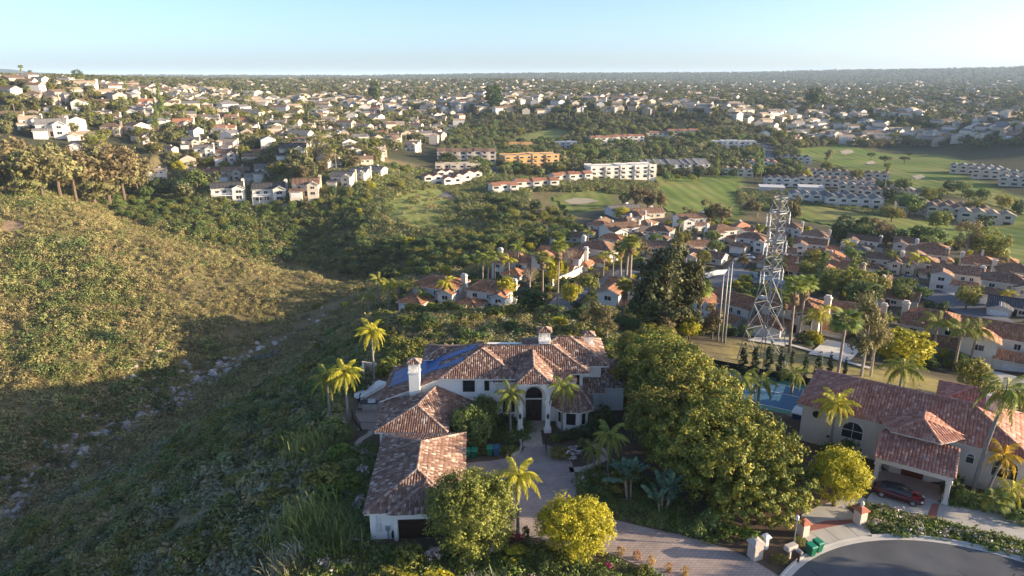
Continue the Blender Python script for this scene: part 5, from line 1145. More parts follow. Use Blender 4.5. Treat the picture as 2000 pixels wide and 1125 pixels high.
near_palm('palm_tree', (49.4,61.6,0), 4.3, .15, 'golden yellow palm against the taupe villa wall', 'palm_gold', 12, .75, lean=(.9,0), seed=10)
near_palm('palm_tree', (37.0,70.4,0), 5.6, .16, 'palm at the left front of the taupe villa', 'palm_yellow', 22, .85, seed=11)
near_palm('palm_tree', (50.3,59.6,0), 1.6, .12, 'young palm under the arched window of the taupe villa', 'palm_yellow', 13, .65, seed=12)
near_palm('palm_tree', (29.5,80.0,-.5), 4.4, .17, 'palm between the sport court and the taupe villa', 'palm', 16, .9, seed=13)
near_palm('palm_tree', (32.4,81.5,-.5), 3.8, .17, 'shorter palm next to the blue and white shelter', 'palm', 14, .8, seed=14)
near_palm('palm_tree', (52.0,83.5,-2), 6.0, .2, 'bushy palm behind the right end of the red roof', 'palm', 20, 1.0, seed=15)
def near_fan(loc, H, r, label, size, seed, skirt=True, n=26):
    t = tag(empty('fan_palm', loc), label, 'palm tree'); palm_trunk(H, r, 'palm_trunk').build('trunk','palm_trunk',t,smooth=True)
    for i,(a,el,s) in enumerate(frond_xforms(n, seed, (-.7,1.3))):
        o = ob('fan_leaf', FR['fan0' if i%2 else 'fan1'], t); o.location = (0,0,H+.2); o.rotation_euler = (0,-el*.8,a); o.scale = (s*size,)*3
    return t
near_fan((48.6,58.9,0), 1.3, .14, 'low green fan palm beside the driveway of the taupe villa', .8, 3, n=18)
near_fan((41.5,79.8,-1.5), 14.2, .19, 'very tall thin fan palm rising behind the red roof', 1.15, 4)
near_fan((60.0,72.0,-2), 5.6, .3, 'stout fan palm at the right edge of the picture', 1.6, 5)
near_fan((44.0,84.0,-3), 2.0, .25, 'spreading fan palm behind the red roof ridge', 1.5, 6)
near_fan((47.5,81.8,-3), 1.6, .25, 'low dark fan palm behind the red roof', 1.3, 7)
# giant bird of paradise: paddle leaves as parts
def paddle_mesh():
    V=[];F=[];tv=[]; n=7
    for i in range(n):
        t=i/(n-1); x=.9+1.5*t; wdt=.30*math.sin(math.pi*min(1,.15+.85*t))**.6*(1 if t<.98 else .1); z=1.2*math.sin((x)/2.4*1.5)*1.0-.0*t
        V+=[(x,-wdt,z+.10),(x,0,z),(x,wdt,z+.10)]
        if i: o=3*(i-1); F+=[[o,o+3,o+4,o+1],[o+1,o+4,o+5,o+2]]; c=.35+.3*(i%2); tv+=[c,c+.1]
    o=len(V); V+=[(0,-.03,0),(0,.03,0),(.9,.03,.66),(.9,-.03,.66)]; F+=[[o,o+1,o+2,o+3]]; tv+=[.4]
    return np_mesh('paddle_leaf', np.array(V), np.array(F), 'leaf_bird', tv)
PAD_L = paddle_mesh()
def bird(loc, label, stems, seed):
    g = random.Random(seed); t = tag(empty('bird_of_paradise', loc), label, 'plant', 'giant paddle leaved plants below the big tree')
    for k in range(stems):
        x,y,hh = g.uniform(-.9,.9), g.uniform(-.7,.7), g.uniform(.8,2.6); MB().tube([(x*.5,y*.5,-.3),(x,y,hh)],[.12,.09],6).build('stem','palm_trunk',t)
        for i in range(9):
            o = ob('paddle_leaf', PAD_L, t); o.location=(x,y,hh-.1); o.rotation_euler=(g.uniform(-.3,.3), -g.uniform(-.25,.95), i*2.4+g.uniform(-.3,.3)); o.scale=(g.uniform(.75,1.05),)*3
bird((12.3,60.9,0), 'giant paddle leaved plant left of its pair under the ficus', 3, 1); bird((15.2,59.2,0), 'giant paddle leaved plant nearer the driveway under the ficus', 4, 2)
# hedges, shrubs and flower beds
SB = [('dark',(-.8,76.9),1.5,1.2,'dark hedge below the tall porch window'),('dark',(-1.9,77.0),1.2,1.1,'dark hedge end beside the clipped shrub tree'),('green',(-.4,73.4),1.3,.8,'low green shrub at the foot of the porch palm'),('green',(.6,74.0),.8,.5,'small leafy shrub beside the left porch column'),
 ('dark',(6.3,73.8),1.1,.9,'dark shrub under the bay window'),('dark',(7.6,74.0),1.2,.9,'dark shrub in front of the bay window centre'),('dark',(9.4,74.6),1.4,1.4,'dark shrub at the right corner of the bay'),('dark',(11.0,76.8),1.9,2.2,'tall dark shrub in the shade right of the bay'),('green',(5.2,73.2),.8,.7,'rose bush beside the right porch column'),
 ('olive',(5.6,69.8),1.3,.9,'clipped olive bush at the head of the motor court'),('pink',(7.0,69.6),1.2,.9,'pink flowering bush beside the motor court'),('green',(-1.6,71.0),1.0,.5,'low shrub behind the wheelie bins'),('olive',(-3.6,70.8),1.2,.5,'low hedge above the wheelie bins'),('olive',(-.2,70.8),1.1,.55,'low bush at the planter kerb'),
 ('lime',(-20.0,69.4),1.5,1.2,'bright lime bush beside the garden path'),('green',(-21.6,68.8),1.7,.9,'spreading green bush left of the lime bush'),('green',(-18.2,66.8),1.3,1.0,'green shrub left of the garage roof'),('lime',(-17.5,63.5),1.6,1.1,'bright green shrub along the garage side'),('lime',(-19.0,61.4),1.6,1.1,'bright green shrub on the slope beside the garage'),
 ('pink',(-16.4,66.0),.8,.8,'white flowering shrub beside the garage wall'),('pink',(-15.6,60.4),.7,.8,'pink flowering shrub near the garage corner'),('green',(-22.4,76.0),1.9,1.5,'round green bush below the terrace'),('green',(-20.6,73.4),1.7,1.5,'green bush below the black railing'),('dark',(-24.8,78.8),1.6,1.8,'dark bush left of the terrace palm'),('dark',(-21.5,86.8),2.2,2.0,'dark bush behind the covered table'),('olive',(-18.4,92.4),1.8,2.2,'olive bush behind the solar roof'),
 ('olive',(-9.2,51.4),1.5,1.4,'olive shrub below the dark garage door'),('yellow',(-6.6,47.6),1.8,1.5,'golden shrub at the bottom edge'),('yellow',(-8.8,47.4),1.6,1.4,'golden shrub left of its twin at the bottom edge'),('olive',(-10.8,48.6),1.6,1.2,'yellowish shrub at the lower left of the garage'),('pink',(-7.2,52.0),.9,.9,'pale flowering shrub by the garage opening'),
 ('magenta',(-.2,54.8),.75,.9,'magenta bougainvillea at the foot of the sunlit palm'),('magenta',(.6,54.5),.6,.7,'smaller magenta bougainvillea beside the palm trunk'),('dark',(1.3,54.9),.4,1.2,'narrow dark shrub beside the bougainvillea'),('olive',(2.2,52.2),1.3,1.0,'olive bush left of the bright yellow tree'),('green',(3.2,51.0),1.2,.9,'green bush under the bright yellow tree'),('yellow',(0.4,52.0),1.4,.8,'sunlit low bush between the two round trees'),
 ('green',(8.5,71.6),.9,1.0,'shrub beside the feathery palm'),('olive',(12.4,64.6),1.5,2.0,'loose olive bush right of the garden path'),('olive',(11.2,62.8),1.4,1.5,'loose olive bush beside the paddle leaved plants'),('green',(9.5,61.6),1.0,.7,'shrub in the bed beside the motor court'),('green',(17.8,55.6),.8,1.2,'bright upright shrub on the driveway edge'),('lime',(20.6,55.2),1.2,.9,'lime shrub under the ficus near the driveway'),('lime',(22.6,54.9),1.0,.8,'lime shrub behind the broad stone pillar'),('green',(19.2,56.6),1.2,1.4,'dark green shrub under the big ficus'),
 ('olive',(24.2,51.7),.8,.6,'small shrub at the foot of the grey mailbox'),('olive',(27.0,54.4),.6,.5,'small shrub beside the kerb bins'),('magenta',(8.6,50.9),.5,.5,'red flowering plant beside the driveway edge'),('olive',(11.6,50.0),.9,.7,'pale green plant at the bottom of the driveway'),('green',(8.4,49.0),1.3,.8,'green shrub at the bottom edge'),
 ('dark',(46.3,62.6),1.2,1.9,'dark shrub right of the entry column'),('green',(46.8,60.6),1.3,1.1,'green shrub along the driveway of the taupe villa'),('green',(50.2,57.8),1.5,.8,'green groundcover shrub at the right edge'),('dark',(52.2,59.2),1.5,1.0,'dark shrub under the right end of the taupe villa'),('dark',(38.2,68.2),1.4,2.4,'dark spiky shrub left of the covered entry'),('dark',(36.4,69.0),1.3,1.6,'dark shrub at the foot of the taupe wall')]
for k,(x,y),sx,sz,lab in SB: shrub_at(k, (x,y,float(h(x,y))-.05), sx, sz, lab, name='shrub' if k not in ('magenta','pink') else 'flowering_shrub')
for i,(px,py) in enumerate(((1212,1083),(1244,1092),(1272,1102),(1306,1117),(1338,1124))):
    p = P(px,py); shrub_at('ginger', (p[0],p[1],-.05), .42, .8, ['browned round bush nearest the bright yellow tree','second browned bush in the row along the driveway','middle browned bush of the row along the driveway','fourth browned bush of the driveway row','last browned bush of the row, at the bottom edge'][i], 'browned bushes along the driveway')
for k,(x,y),s,lab in (('green',(-19.6,56.0),1.7,'tall grassy clump left of the garage'),('green',(-17.2,54.4),1.4,'grassy clump in front of the garage corner'),('green',(-23.5,72.5),1.6,'feathery green clump on the slope'),('sage',(-20.4,51.6),1.3,'grey green clump at the lower left'),('plume',(-19.8,52.8),1.3,'pampas clump with pale plumes'),('sage',(-1.5,47.8),1.0,'pale dry grass clump at the bottom edge'),('spike',(-18.0,45.6),1.6,'lime spiky plant at the bottom edge')):
    o = ob('grass_clump', GRASSY[k], None, (x,y,float(h(x,y))), random.uniform(0,6), s); tag(o, lab, 'plant')
# larger single bushes on the slope left of the villa
gs = np.random.default_rng(31); BP = []
for k_, (px, py, w_, col) in enumerate([(640,945,3.0,'olive'),(590,905,2.8,'green'),(545,985,3.2,'olive'),(500,1000,2.4,'dark'),(560,1060,2.4,'green'),(610,850,2.6,'olive'),(560,850,2.4,'dark'),(520,880,2.6,'olive'),(470,905,2.2,'green'),(640,815,2.4,'dark'),(600,790,2.4,'green'),(655,770,1.8,'dark'),(560,800,2.0,'olive'),(500,830,2.2,'dark'),(440,860,2.4,'olive'),(420,930,2.0,'sage'),(380,960,2.2,'dark'),(450,1000,2.0,'green'),(400,1050,2.2,'olive'),(330,1010,2.0,'sage'),(300,1080,2.2,'green'),(240,1100,2.0,'dark'),(480,1080,2.2,'green'),(660,1010,2.0,'green'),(675,945,1.6,'dark'),(350,880,2.0,'olive'),(600,735,2.0,'sage'),(650,720,2.0,'dark'),(690,720,1.8,'olive'),(560,740,2.0,'green'),(700,690,2.0,'sage'),(760,650,2.0,'olive'),(830,640,2.2,'olive'),(900,655,2.4,'dark'),(950,650,2.2,'green'),(1000,640,2.4,'olive'),(1090,640,3.0,'yellow'),(1030,655,2.0,'dark'),(870,630,1.8,'green'),(930,625,2.0,'olive'),(620,600,2.6,'olive'),(675,600,2.8,'yellow'),(600,620,2.4,'sage'),(860,520,3.2,'green'),(650,630,2.2,'dark')]):
    p = G(px,py); nm = {'olive':'olive brown','green':'mid green','dark':'dark green','sage':'grey green','yellow':'golden'}[col]
    where = 'on the slope left of the garage' if px < 720 and py > 700 else 'on the knoll behind the villa' if px > 740 and py > 600 else 'at the bottom of the canyon' if py < 640 else 'on the slope below the terrace'
    shrub_at(col, p-Vector((0,0,.25)), w_*.62, w_*.55, f'rounded {nm} bush {where}', 'single bushes round the villa')
# groundcover: small instanced leaves (stuff)
def scatter(name, pts, scales, rots, idx, meshes, label):
    """one object of many small plants, instanced on points."""
    me = bpy.data.meshes.new(name); me.vertices.add(len(pts)); me.vertices.foreach_set('co', np.asarray(pts, np.float32).ravel())
    for nm, tp, dat in (('sc','FLOAT_VECTOR',scales),('ro','FLOAT_VECTOR',rots)):
        a = me.attributes.new(nm, tp, 'POINT'); a.data.foreach_set('vector', np.asarray(dat, np.float32).ravel())
    a = me.attributes.new('ix','INT','POINT'); a.data.foreach_set('value', np.asarray(idx, np.int32))
    for mm in meshes:
        for m in mm.materials:
            if m.name not in [x.name for x in me.materials]: me.materials.append(m)
    o = ob(name, me); tag(o, label, kind='stuff')
    c = bpy.data.collections.new(name+'_kinds')
    for i, mm in enumerate(meshes): c.objects.link(bpy.data.objects.new(f'{name}_{i:02d}', mm))
    ng = bpy.data.node_groups.new(name, 'GeometryNodeTree'); ng.interface.new_socket('Geometry', in_out='INPUT', socket_type='NodeSocketGeometry'); ng.interface.new_socket('Geometry', in_out='OUTPUT', socket_type='NodeSocketGeometry')
    N = ng.nodes; L = ng.links; gi = N.new('NodeGroupInput'); go = N.new('NodeGroupOutput'); ip = N.new('GeometryNodeInstanceOnPoints'); ci = N.new('GeometryNodeCollectionInfo')
    ci.inputs['Collection'].default_value = c; ci.inputs['Separate Children'].default_value = True; ci.inputs['Reset Children'].default_value = True
    mp = N.new('GeometryNodeMeshToPoints'); L.new(gi.outputs[0], mp.inputs[0])
    def na_(nm, tp):
        n = N.new('GeometryNodeInputNamedAttribute'); n.data_type = tp; n.inputs['Name'].default_value = nm; return n.outputs['Attribute']
    L.new(mp.outputs[0], ip.inputs['Points']); L.new(ci.outputs[0], ip.inputs['Instance']); ip.inputs['Pick Instance'].default_value = True
    L.new(na_('ix','INT'), ip.inputs['Instance Index']); L.new(na_('sc','FLOAT_VECTOR'), ip.inputs['Scale'])
    e = N.new('FunctionNodeEulerToRotation'); L.new(na_('ro','FLOAT_VECTOR'), e.inputs[0]); L.new(e.outputs[0], ip.inputs['Rotation'])
    L.new(ip.outputs[0], go.inputs[0]); md = o.modifiers.new('plants','NODES'); md.node_group = ng
    return o
def fill(poly, n, g):
    p = np.array([q[:2] for q in poly]); lo, hi = p.min(0), p.max(0); out = np.zeros((0,2))
    while len(out) < n:
        q = g.uniform(lo, hi, (n*2,2)); out = np.concatenate([out, q[inpoly(poly, q[:,0], q[:,1])]])
    return out[:n]
COVER = []
for leaf, sd in (('leaf_cover',1),('leaf_lime',2),('leaf_green',3),('flower_pink',4)):
    V,F,tv = leaf_cloud([(0,0,.18,.5,.5,.28)], 60, .085, 500+sd, clump=6, sig=.35, shell=(.3,1.1)); COVER.append(np_mesh('cover', V, F, leaf, tv))
def cover(name, polys, label, mix, sc=(.7,1.3), seed=1):
    g = np.random.default_rng(seed); pts = np.concatenate([fill(p, n, g) for p, n in polys]); z = h(pts[:,0], pts[:,1]); m = len(pts); s = g.uniform(*sc, m)
    pat = np.sin(pts[:,0]*.9+np.sin(pts[:,1]*.7)*1.5)*np.sin(pts[:,1]*1.1); s *= 1+.25*pat
    scatter(name, np.c_[pts, z], np.c_[s,s,s*g.uniform(.7,1.3,m)], np.c_[np.zeros(m),np.zeros(m),g.uniform(0,6.28,m)], g.choice(len(mix), m, p=np.array(mix)/sum(mix)), COVER, label)
strip = [P(x,y) for x,y in ((1692,1028),(1690,1000),(1700,990),(1812,1016),(2060,1080),(2060,1120),(2000,1094))]+[(a,b,0) for a,b in arcpts(RC+.9, 52, 93)]
cover('groundcover', [(strip, 900)], 'flowering green groundcover strip above the cul de sac', (5,2,3,1.2), seed=2)
cover('bed_plants', [([P(x,y) for x,y in ((1000,822),(1040,822),(1030,862),(1010,866),(960,858),(900,850),(905,838))], 260),([P(x,y) for x,y in ((1130,975),(1130,930),(1180,905),(1230,920),(1300,960),(1370,1010),(1400,1062),(1260,1024),(1192,1008),(1145,988))], 420),([P(x,y) for x,y in ((1842,985),(1850,960),(2060,985),(2060,1022))], 340),([P(x,y) for x,y in ((660,870),(735,870),(725,1000),(715,1125),(560,1140),(620,980))], 700),([P(x,y) for x,y in ((720,1070),(830,1075),(1000,1055),(1110,1085),(1190,1090),(1300,1140),(700,1150))], 700)], 'low mixed plants of the garden beds', (4,2,5,.35), (.6,1.5), seed=3)
# cypress row, poles and other plants behind the taupe villa
cyp = [(1448,733,680),(1472,737,680),(1498,735,678),(1521,745,688),(1546,712,684),(1570,741,697),(1594,747,696),(1619,730,694),(1649,732,704)]
lab = ['leftmost cypress of the row behind the sport court','second cypress from the left behind the sport court','cypress left of the foot of the lattice tower','cypress right at the foot of the lattice tower','short cypress set back on the grass strip','cypress left of the pair above the red roof corner','cypress nearest the red roof corner','second cypress from the right on the grass strip','rightmost cypress of the row on the grass strip']
def hgt(p, py):  return max(1.5, Zat(PX(p.x,p.y,p.z)[0], py, p.y)-p.z)
for (px,pb,pt),l in zip(cyp,lab):
    p = G(px,pb); tree_at('cypress0', p, hgt(p,pt)*1.22, l, 'cypresses on the grass strip', 1.15, 'cypress_tree')
# ------------------------------------------------------------------ lattice tower and poles
UB = MB().box(-.5,.5,-.5,.5,0,1).mesh('bar', 'steel'); UI = MB().lathe([(.02,0),(.11,.1),(.06,.25),(.11,.4),(.06,.55),(.11,.7),(.06,.85),(.02,1)],0,0,6).mesh('insulator','insulator')
tb = P(1487, 709, -5.0); TO = Vector((tb[0], tb[1], float(h(tb[0],tb[1]))))
ztop = Zat(1508, 372, TO.y); TH = ztop-TO.z
tw = tag(empty('lattice_tower', TO, R_(28)), 'grey steel lattice power tower above the cypress row', 'power tower')
def bar(a, b, wd, name='brace'):
    a = Vector(a); b = Vector(b); d = b-a; o = ob(name, UB, tw); q = d.to_track_quat('Z','Y'); o.matrix_local = Matrix.Translation(a)@q.to_matrix().to_4x4()@Matrix.Diagonal((wd,wd,d.length,1)); return o
def half(z):
    t = z/TH; return 3.0-(3.0-.98)*min(1,t/.52) if t < .52 else .98-.2*(t-.52)/.48
cs = [(-1,-1),(1,-1),(1,1),(-1,1)]
zs = [0,.20*TH,.36*TH,.52*TH]+[TH*(.52+.48*k/9) for k in range(1,10)]
def C(k, z): s = half(z); return (cs[k][0]*s, cs[k][1]*s, z)
for k in range(4):
    bar((cs[k][0]*3.0*1.08,cs[k][1]*3.0*1.08,-3), C(k,.52*TH), .15, 'leg'); bar(C(k,.52*TH), C(k,TH*.965), .13, 'leg')
for z0, z1 in zip(zs, zs[1:]):
    for k in range(4):
        j = (k+1)%4; 
        if z1*1.0 <= TH*.97 or True:
            zt = min(z1, TH*.965); bar(C(k,z0), C(j,zt), .055)
            if z0 < .5*TH: bar(C(j,z0), C(k,zt), .055)
            bar(C(k,zt), C(j,zt), .06)
for k in range(4): bar(C(k,TH*.965), (0,0,TH), .09)
for n_, t_ in enumerate((.56,.72,.88)):
    z = TH*t_
    for s in (-1,1):
        tip = (s*2.3, 0, z+.1)
        for y in (-1,1): bar((s*half(z)*.9, y*half(z), z), tip, .11, 'cross_arm'); bar((s*half(z)*.9, y*half(z), z+1.3), tip, .08, 'cross_arm')
        for y in (-.35,.35):
            o = ob('insulator', UI, tw); o.location = (tip[0]*.96, y, z-2.1); o.scale = (1.1,1.1,2.15)
    for k in range(4): bar(C(k,z), C((k+1)%4,z), .16, 'cross_arm')
for i,(pb,pt,l) in enumerate((((1402,655),(1410,538),'leftmost of three slender grey poles above the ficus row'),((1410,657),(1417,524),'middle one of three slender grey poles above the ficus row'),((1416,660),(1425,514),'tallest and rightmost of three slender grey poles'))):
    p = Vector(P(pb[0], pb[1], -6)); p.z = float(h(p.x,p.y)); hh = Zat(pt[0],pt[1],p.y)-p.z
    t = tag(empty('utility_pole', p), l, 'pole', 'three slender poles'); MB().tube([(0,0,-1),(0,0,hh*.5),(0,0,hh)],[.2,.17,.12],8).build('shaft','steel',t,smooth=True); MB().tube([(0,0,hh-.05),(0,0,hh+.25)],[.15,.15],8).build('cap','steel',t)
    for k in range(3): MB().bar((-.4,0,hh-1-k*1.2),(.4,0,hh-1-k*1.2),.06).build('step_bracket','steel',t)
# ------------------------------------------------------------------ houses of the valley and of the plateau
HP = {}
def win_mb(side, c, wall, z0, z1, w, arched=False):
    """window as frame (slot 0), pane (slot 1) on side 'f','r','l','b' of a house."""
    rot = {'f':0,'r':90,'b':180,'l':-90}[side]; M = Matrix.Rotation(R_(rot),4,'Z'); mb = MB(); mb.M = M; y = -wall; x0, x1 = c-w/2, c+w/2; f = .1
    mb.box(x0,x1,y-.08,y+.02,z0,z0+f); mb.box(x0,x1,y-.08,y+.02,z1-f,z1); mb.box(x0,x0+f,y-.08,y+.02,z0+f,z1-f); mb.box(x1-f,x1,y-.08,y+.02,z0+f,z1-f); mb.box(c-.04,c+.04,y-.06,y+.02,z0+f,z1-f)
    mb.add([(x0+f,y-.02,z0+f),(x1-f,y-.02,z0+f),(x1-f,y-.02,z1-f),(x0+f,y-.02,z1-f)],[(0,1,2,3)],1); return mb
def house_proto(key, blocks, wins, garages=(), chimney_=None, door=None, tw=.42, tl=.75, arch=None, deck=None):
    """blocks: (x0,x1,y0,y1,eave,style,pitch)"""
    wb = MB(); sl = MB(); planes = []; caps = []
    for i,(x0,x1,y0,y1,e,st,pt) in enumerate(blocks):
        wb.box(x0,x1,y0,y1,-4,e)
        if st == 'hip': pl, cc_ = hip(x0,x1,y0,y1,e+.05,pt,.5)
        else:
            ax = 'x' if st == 'gx' else 'y'; pl, cc_ = gable(x0,x1,y0,y1,e+.05,pt,.45,ax)
            if ax == 'x':
                ym = (y0+y1)/2; zr = e+(y1-y0)/2*pt
                for x in (x0,x1): wb.add([(x,y0,e),(x,y1,e),(x,ym,zr)],[(0,1,2)])
            else:
                xm = (x0+x1)/2; zr = e+(x1-x0)/2*pt
                for y in (y0,y1): wb.add([(x0,y,e),(x1,y,e),(xm,y,zr)],[(0,1,2)])
        planes += pl; caps += cc_
    roof_slab(sl, planes, .2)
    parts = [('wall', wb.mesh('wall','stucco_pale'), 'wall', ()), ('roof', sl.mesh('roof','white_paint'), None, (('roof_tiles', tiles('roof_tiles', planes, 'orange_tile', None, caps, tw, tl, len(HP)+1, True), 'roof'),))]
    for w_ in wins: parts.append(('window', win_mb(*w_).mesh('window',['white_paint','glass_dark']), None, ()))
    for (cx,y,w_) in garages:
        g_ = MB(); g_.box(cx-w_/2,cx+w_/2,y-.06,y+.02,-.2,2.15)
        for k in range(4): g_.box(cx-w_/2+.08,cx+w_/2-.08,y-.09,y-.055,.02+k*.53,.47+k*.53)
        parts.append(('garage_door', g_.mesh('garage_door','white_paint'), None, ()))
    if chimney_:
        x,y,z = chimney_; c = MB(); c.bbox(x-.7,x+.7,y-.5,y+.5,-2,z-.5,.05); c.bbox(x-.85,x+.85,y-.65,y+.65,z-.5,z-.2,.04); c.bbox(x-.55,x+.55,y-.4,y+.4,z-.2,z+.25,.04); parts.append(('chimney', c.mesh('chimney','stucco_pale'), 'wall', ()))
    if door:
        x,y = door; d = MB(); d.box(x-.6,x+.6,y-.05,y+.02,0,2.3); parts.append(('door', d.mesh('door','wood_dark'), None, ()))
    if arch:
        x,y = arch; d = MB(); pr = [(x-.9,0),(x+.9,0)]+[(x+.9*math.cos(a),2.0+.9*math.sin(a)) for a in np.linspace(0,math.pi,9)]
        d.add([(px,y-.03,pz_) for px,pz_ in pr],[tuple(range(len(pr)))]); parts.append(('entry_arch', d.mesh('entry_arch','glass_dark'), None, ()))
    if deck:
        x0,x1,y0,y1,z = deck; d = MB(); d.box(x0,x1,y0,y1,z-.2,z)
        for i in range(4): xx = x0+.1+(x1-x0-.2)*i/3; d.box(xx-.08,xx+.08,y0+.02,y0+.18,-3,z-.2); d.box(xx-.04,xx+.04,y0+.04,y0+.12,z,z+1)
        d.box(x0,x1,y0+.05,y0+.11,z+.9,z+1.0); parts.append(('balcony', d.mesh('balcony','white_paint'), None, ()))
    HP[key] = parts
fw = lambda y, L_: [('f',c,-y,z0,z1,w) for c,z0,z1,w in L_]
house_proto('spanishA', [(-6,6,-4.5,4.5,5.6,'hip',.42),(-6.6,0,-11,-4.5,2.9,'hip',.40),(2.4,6.5,-6.2,-4.5,5.0,'gy',.4)],
  [('f',-3.5,4.5,3.7,5.0,1.6),('f',.8,4.5,3.7,5.0,1.2),('f',4.4,6.2,3.3,4.6,1.8),('f',4.4,6.2,.8,2.2,1.8),('r',-2,6,3.6,5.0,1.4),('r',2,6,3.6,5.0,1.4),('r',0,6,.9,2.2,1.6),('l',0,6,3.6,5.0,1.4)], [(-3.3,-11,5.2)], (6.3,1.5,8.4), (1.2,-4.5))
house_proto('spanishB', [(-6,6,-4.5,4.5,5.6,'hip',.42),(0.2,6.8,-11,-4.5,2.9,'hip',.40),(-6,-1.5,-6.4,-4.5,5.2,'hip',.4)],
  [('f',3.4,4.5,3.7,5.0,2.4),('f',-3.7,6.4,3.4,4.7,1.6),('f',-3.7,6.4,.7,2.2,1.6),('r',-2,6,3.6,5.0,1.4),('r',2,6,3.6,5.0,1.4),('l',-2,6,3.6,5.0,1.2),('l',2,6,.9,2.2,1.4)], [(3.5,-11,5.2)], (-6.3,1.5,8.3), None, arch=(-1.0,-4.5))
house_proto('spanishC', [(-7,7,-4.2,4.2,5.5,'gx',.40),(-7,-1.2,-8.5,-4.2,5.5,'gy',.40),(-1.2,6.2,-8.8,-4.2,2.8,'gx',.36),(6.2,9.5,-3,3.5,2.9,'hip',.4)],
  [('f',-4.1,8.5,3.6,4.9,2.0),('f',-4.1,8.5,.9,2.3,2.2),('f',2,4.2,3.6,4.9,1.2),('f',4.4,4.2,3.6,4.9,1.2),('r',-1,7,3.6,4.9,1.3),('r',1.8,7,3.6,4.9,1.3)], [(2.6,-8.8,4.9)], (7.3,1.0,8.0), None)
house_proto('ranch', [(-8,8,-4.2,4.2,3.0,'gx',.38),(-8,-2,-8.5,-4.2,2.9,'gy',.38)], [('f',1,4.2,1,2.3,1.8),('f',4.5,4.2,1,2.3,1.8),('r',0,8,1,2.3,1.6)], [(-5,-8.5,4.8)], (3,1.0,5.6), (-.8,-4.2), tw=.6, tl=1.1)
house_proto('gabled', [(-6,6,-4.5,4.5,5.4,'gx',.50),(1,6,-6.5,-4.5,5.4,'gy',.55),(-7,-1.5,-8,-4.5,2.8,'gx',.4)],
  [('f',3.5,6.5,3.6,4.9,2.0),('f',3.5,6.5,.8,2.3,2.2),('f',-3,4.5,3.7,4.9,1.5),('r',-2,6,3.5,4.8,1.4),('r',2,6,3.5,4.8,1.4),('r',0,6,.8,2.2,1.8)], [(-4.2,-8,4.6)], (6.3,2,8.8), (0,-4.5), tw=.6, tl=1.0)
house_proto('deckhouse', [(-7,7,-4.5,4.5,5.6,'gx',.42),(2.2,7.6,-7,-4.5,5.6,'gy',.48)],
  [('f',4.9,7,3.4,4.9,2.6),('f',4.9,7,.6,2.4,2.8),('f',-4.5,4.5,3.4,4.9,1.8),('f',-1.2,4.5,3.4,4.9,1.8),('f',-4.5,4.5,.5,2.5,2.6),('f',-1.0,4.5,.5,2.5,2.0),('r',-2,7,3.5,4.9,1.4),('r',2,7,3.5,4.9,1.4),('r',0,7,.6,2.2,1.8)], [], (7.4,2,8.8), None, tw=.6, tl=1.0, deck=(-7,2.1,-7.0,-4.55,2.7))
SOLO = {}
def house_solo(key):
    """the same house joined into one mesh: slot 0 wall, 1 roof, 2 trim, 3 dark."""
    if key in SOLO: return SOLO[key]
    idx = {'stucco_pale':0,'orange_tile':1,'white_paint':2,'glass_dark':3,'wood_dark':3}; vs=[];fs=[];mi=[]
    for name, me, ov, subs in HP[key]:
        if name == 'window' and len(me.polygons) > 0: pass
        for mm in (me,):
            o = len(vs); vs += [tuple(v.co) for v in mm.vertices]
            for p in mm.polygons: fs.append(tuple(i+o for i in p.vertices)); mi.append(idx[mm.materials[p.material_index].name] if name != 'roof' else 1)
    me = bpy.data.meshes.new(key); me.from_pydata(vs, [], fs)
    for n in ('stucco_pale','roof_brown','white_paint','glass_dark'): me.materials.append(MATS[n])
    me.polygons.foreach_set('material_index', mi); me.update(); SOLO[key] = me; return me
def place_house(key, loc, rz, wall, roof, label, group=None, sc=1.0, parts=True, name='house'):
    if not parts:
        o = ob(name, house_solo(key), None, loc, rz, sc)
        for k, m in ((0,wall),(1,roof)): o.material_slots[k].link='OBJECT'; o.material_slots[k].material = MATS[m]
        return tag(o, label, 'house', group)
    t = tag(empty(name, loc, rz), label, 'house', group); t.scale = (sc,)*3
    for nm, me, ov, subs in HP[key]:
        o = ob(nm, me, t)
        if ov == 'wall': o.material_slots[0].link='OBJECT'; o.material_slots[0].material = MATS[wall]
        for sn, sme, sov in subs:
            s_ = ob(sn, sme, o); s_['kind'] = 'stuff'; s_.material_slots[0].link='OBJECT'; s_.material_slots[0].material = MATS[roof]
    return t
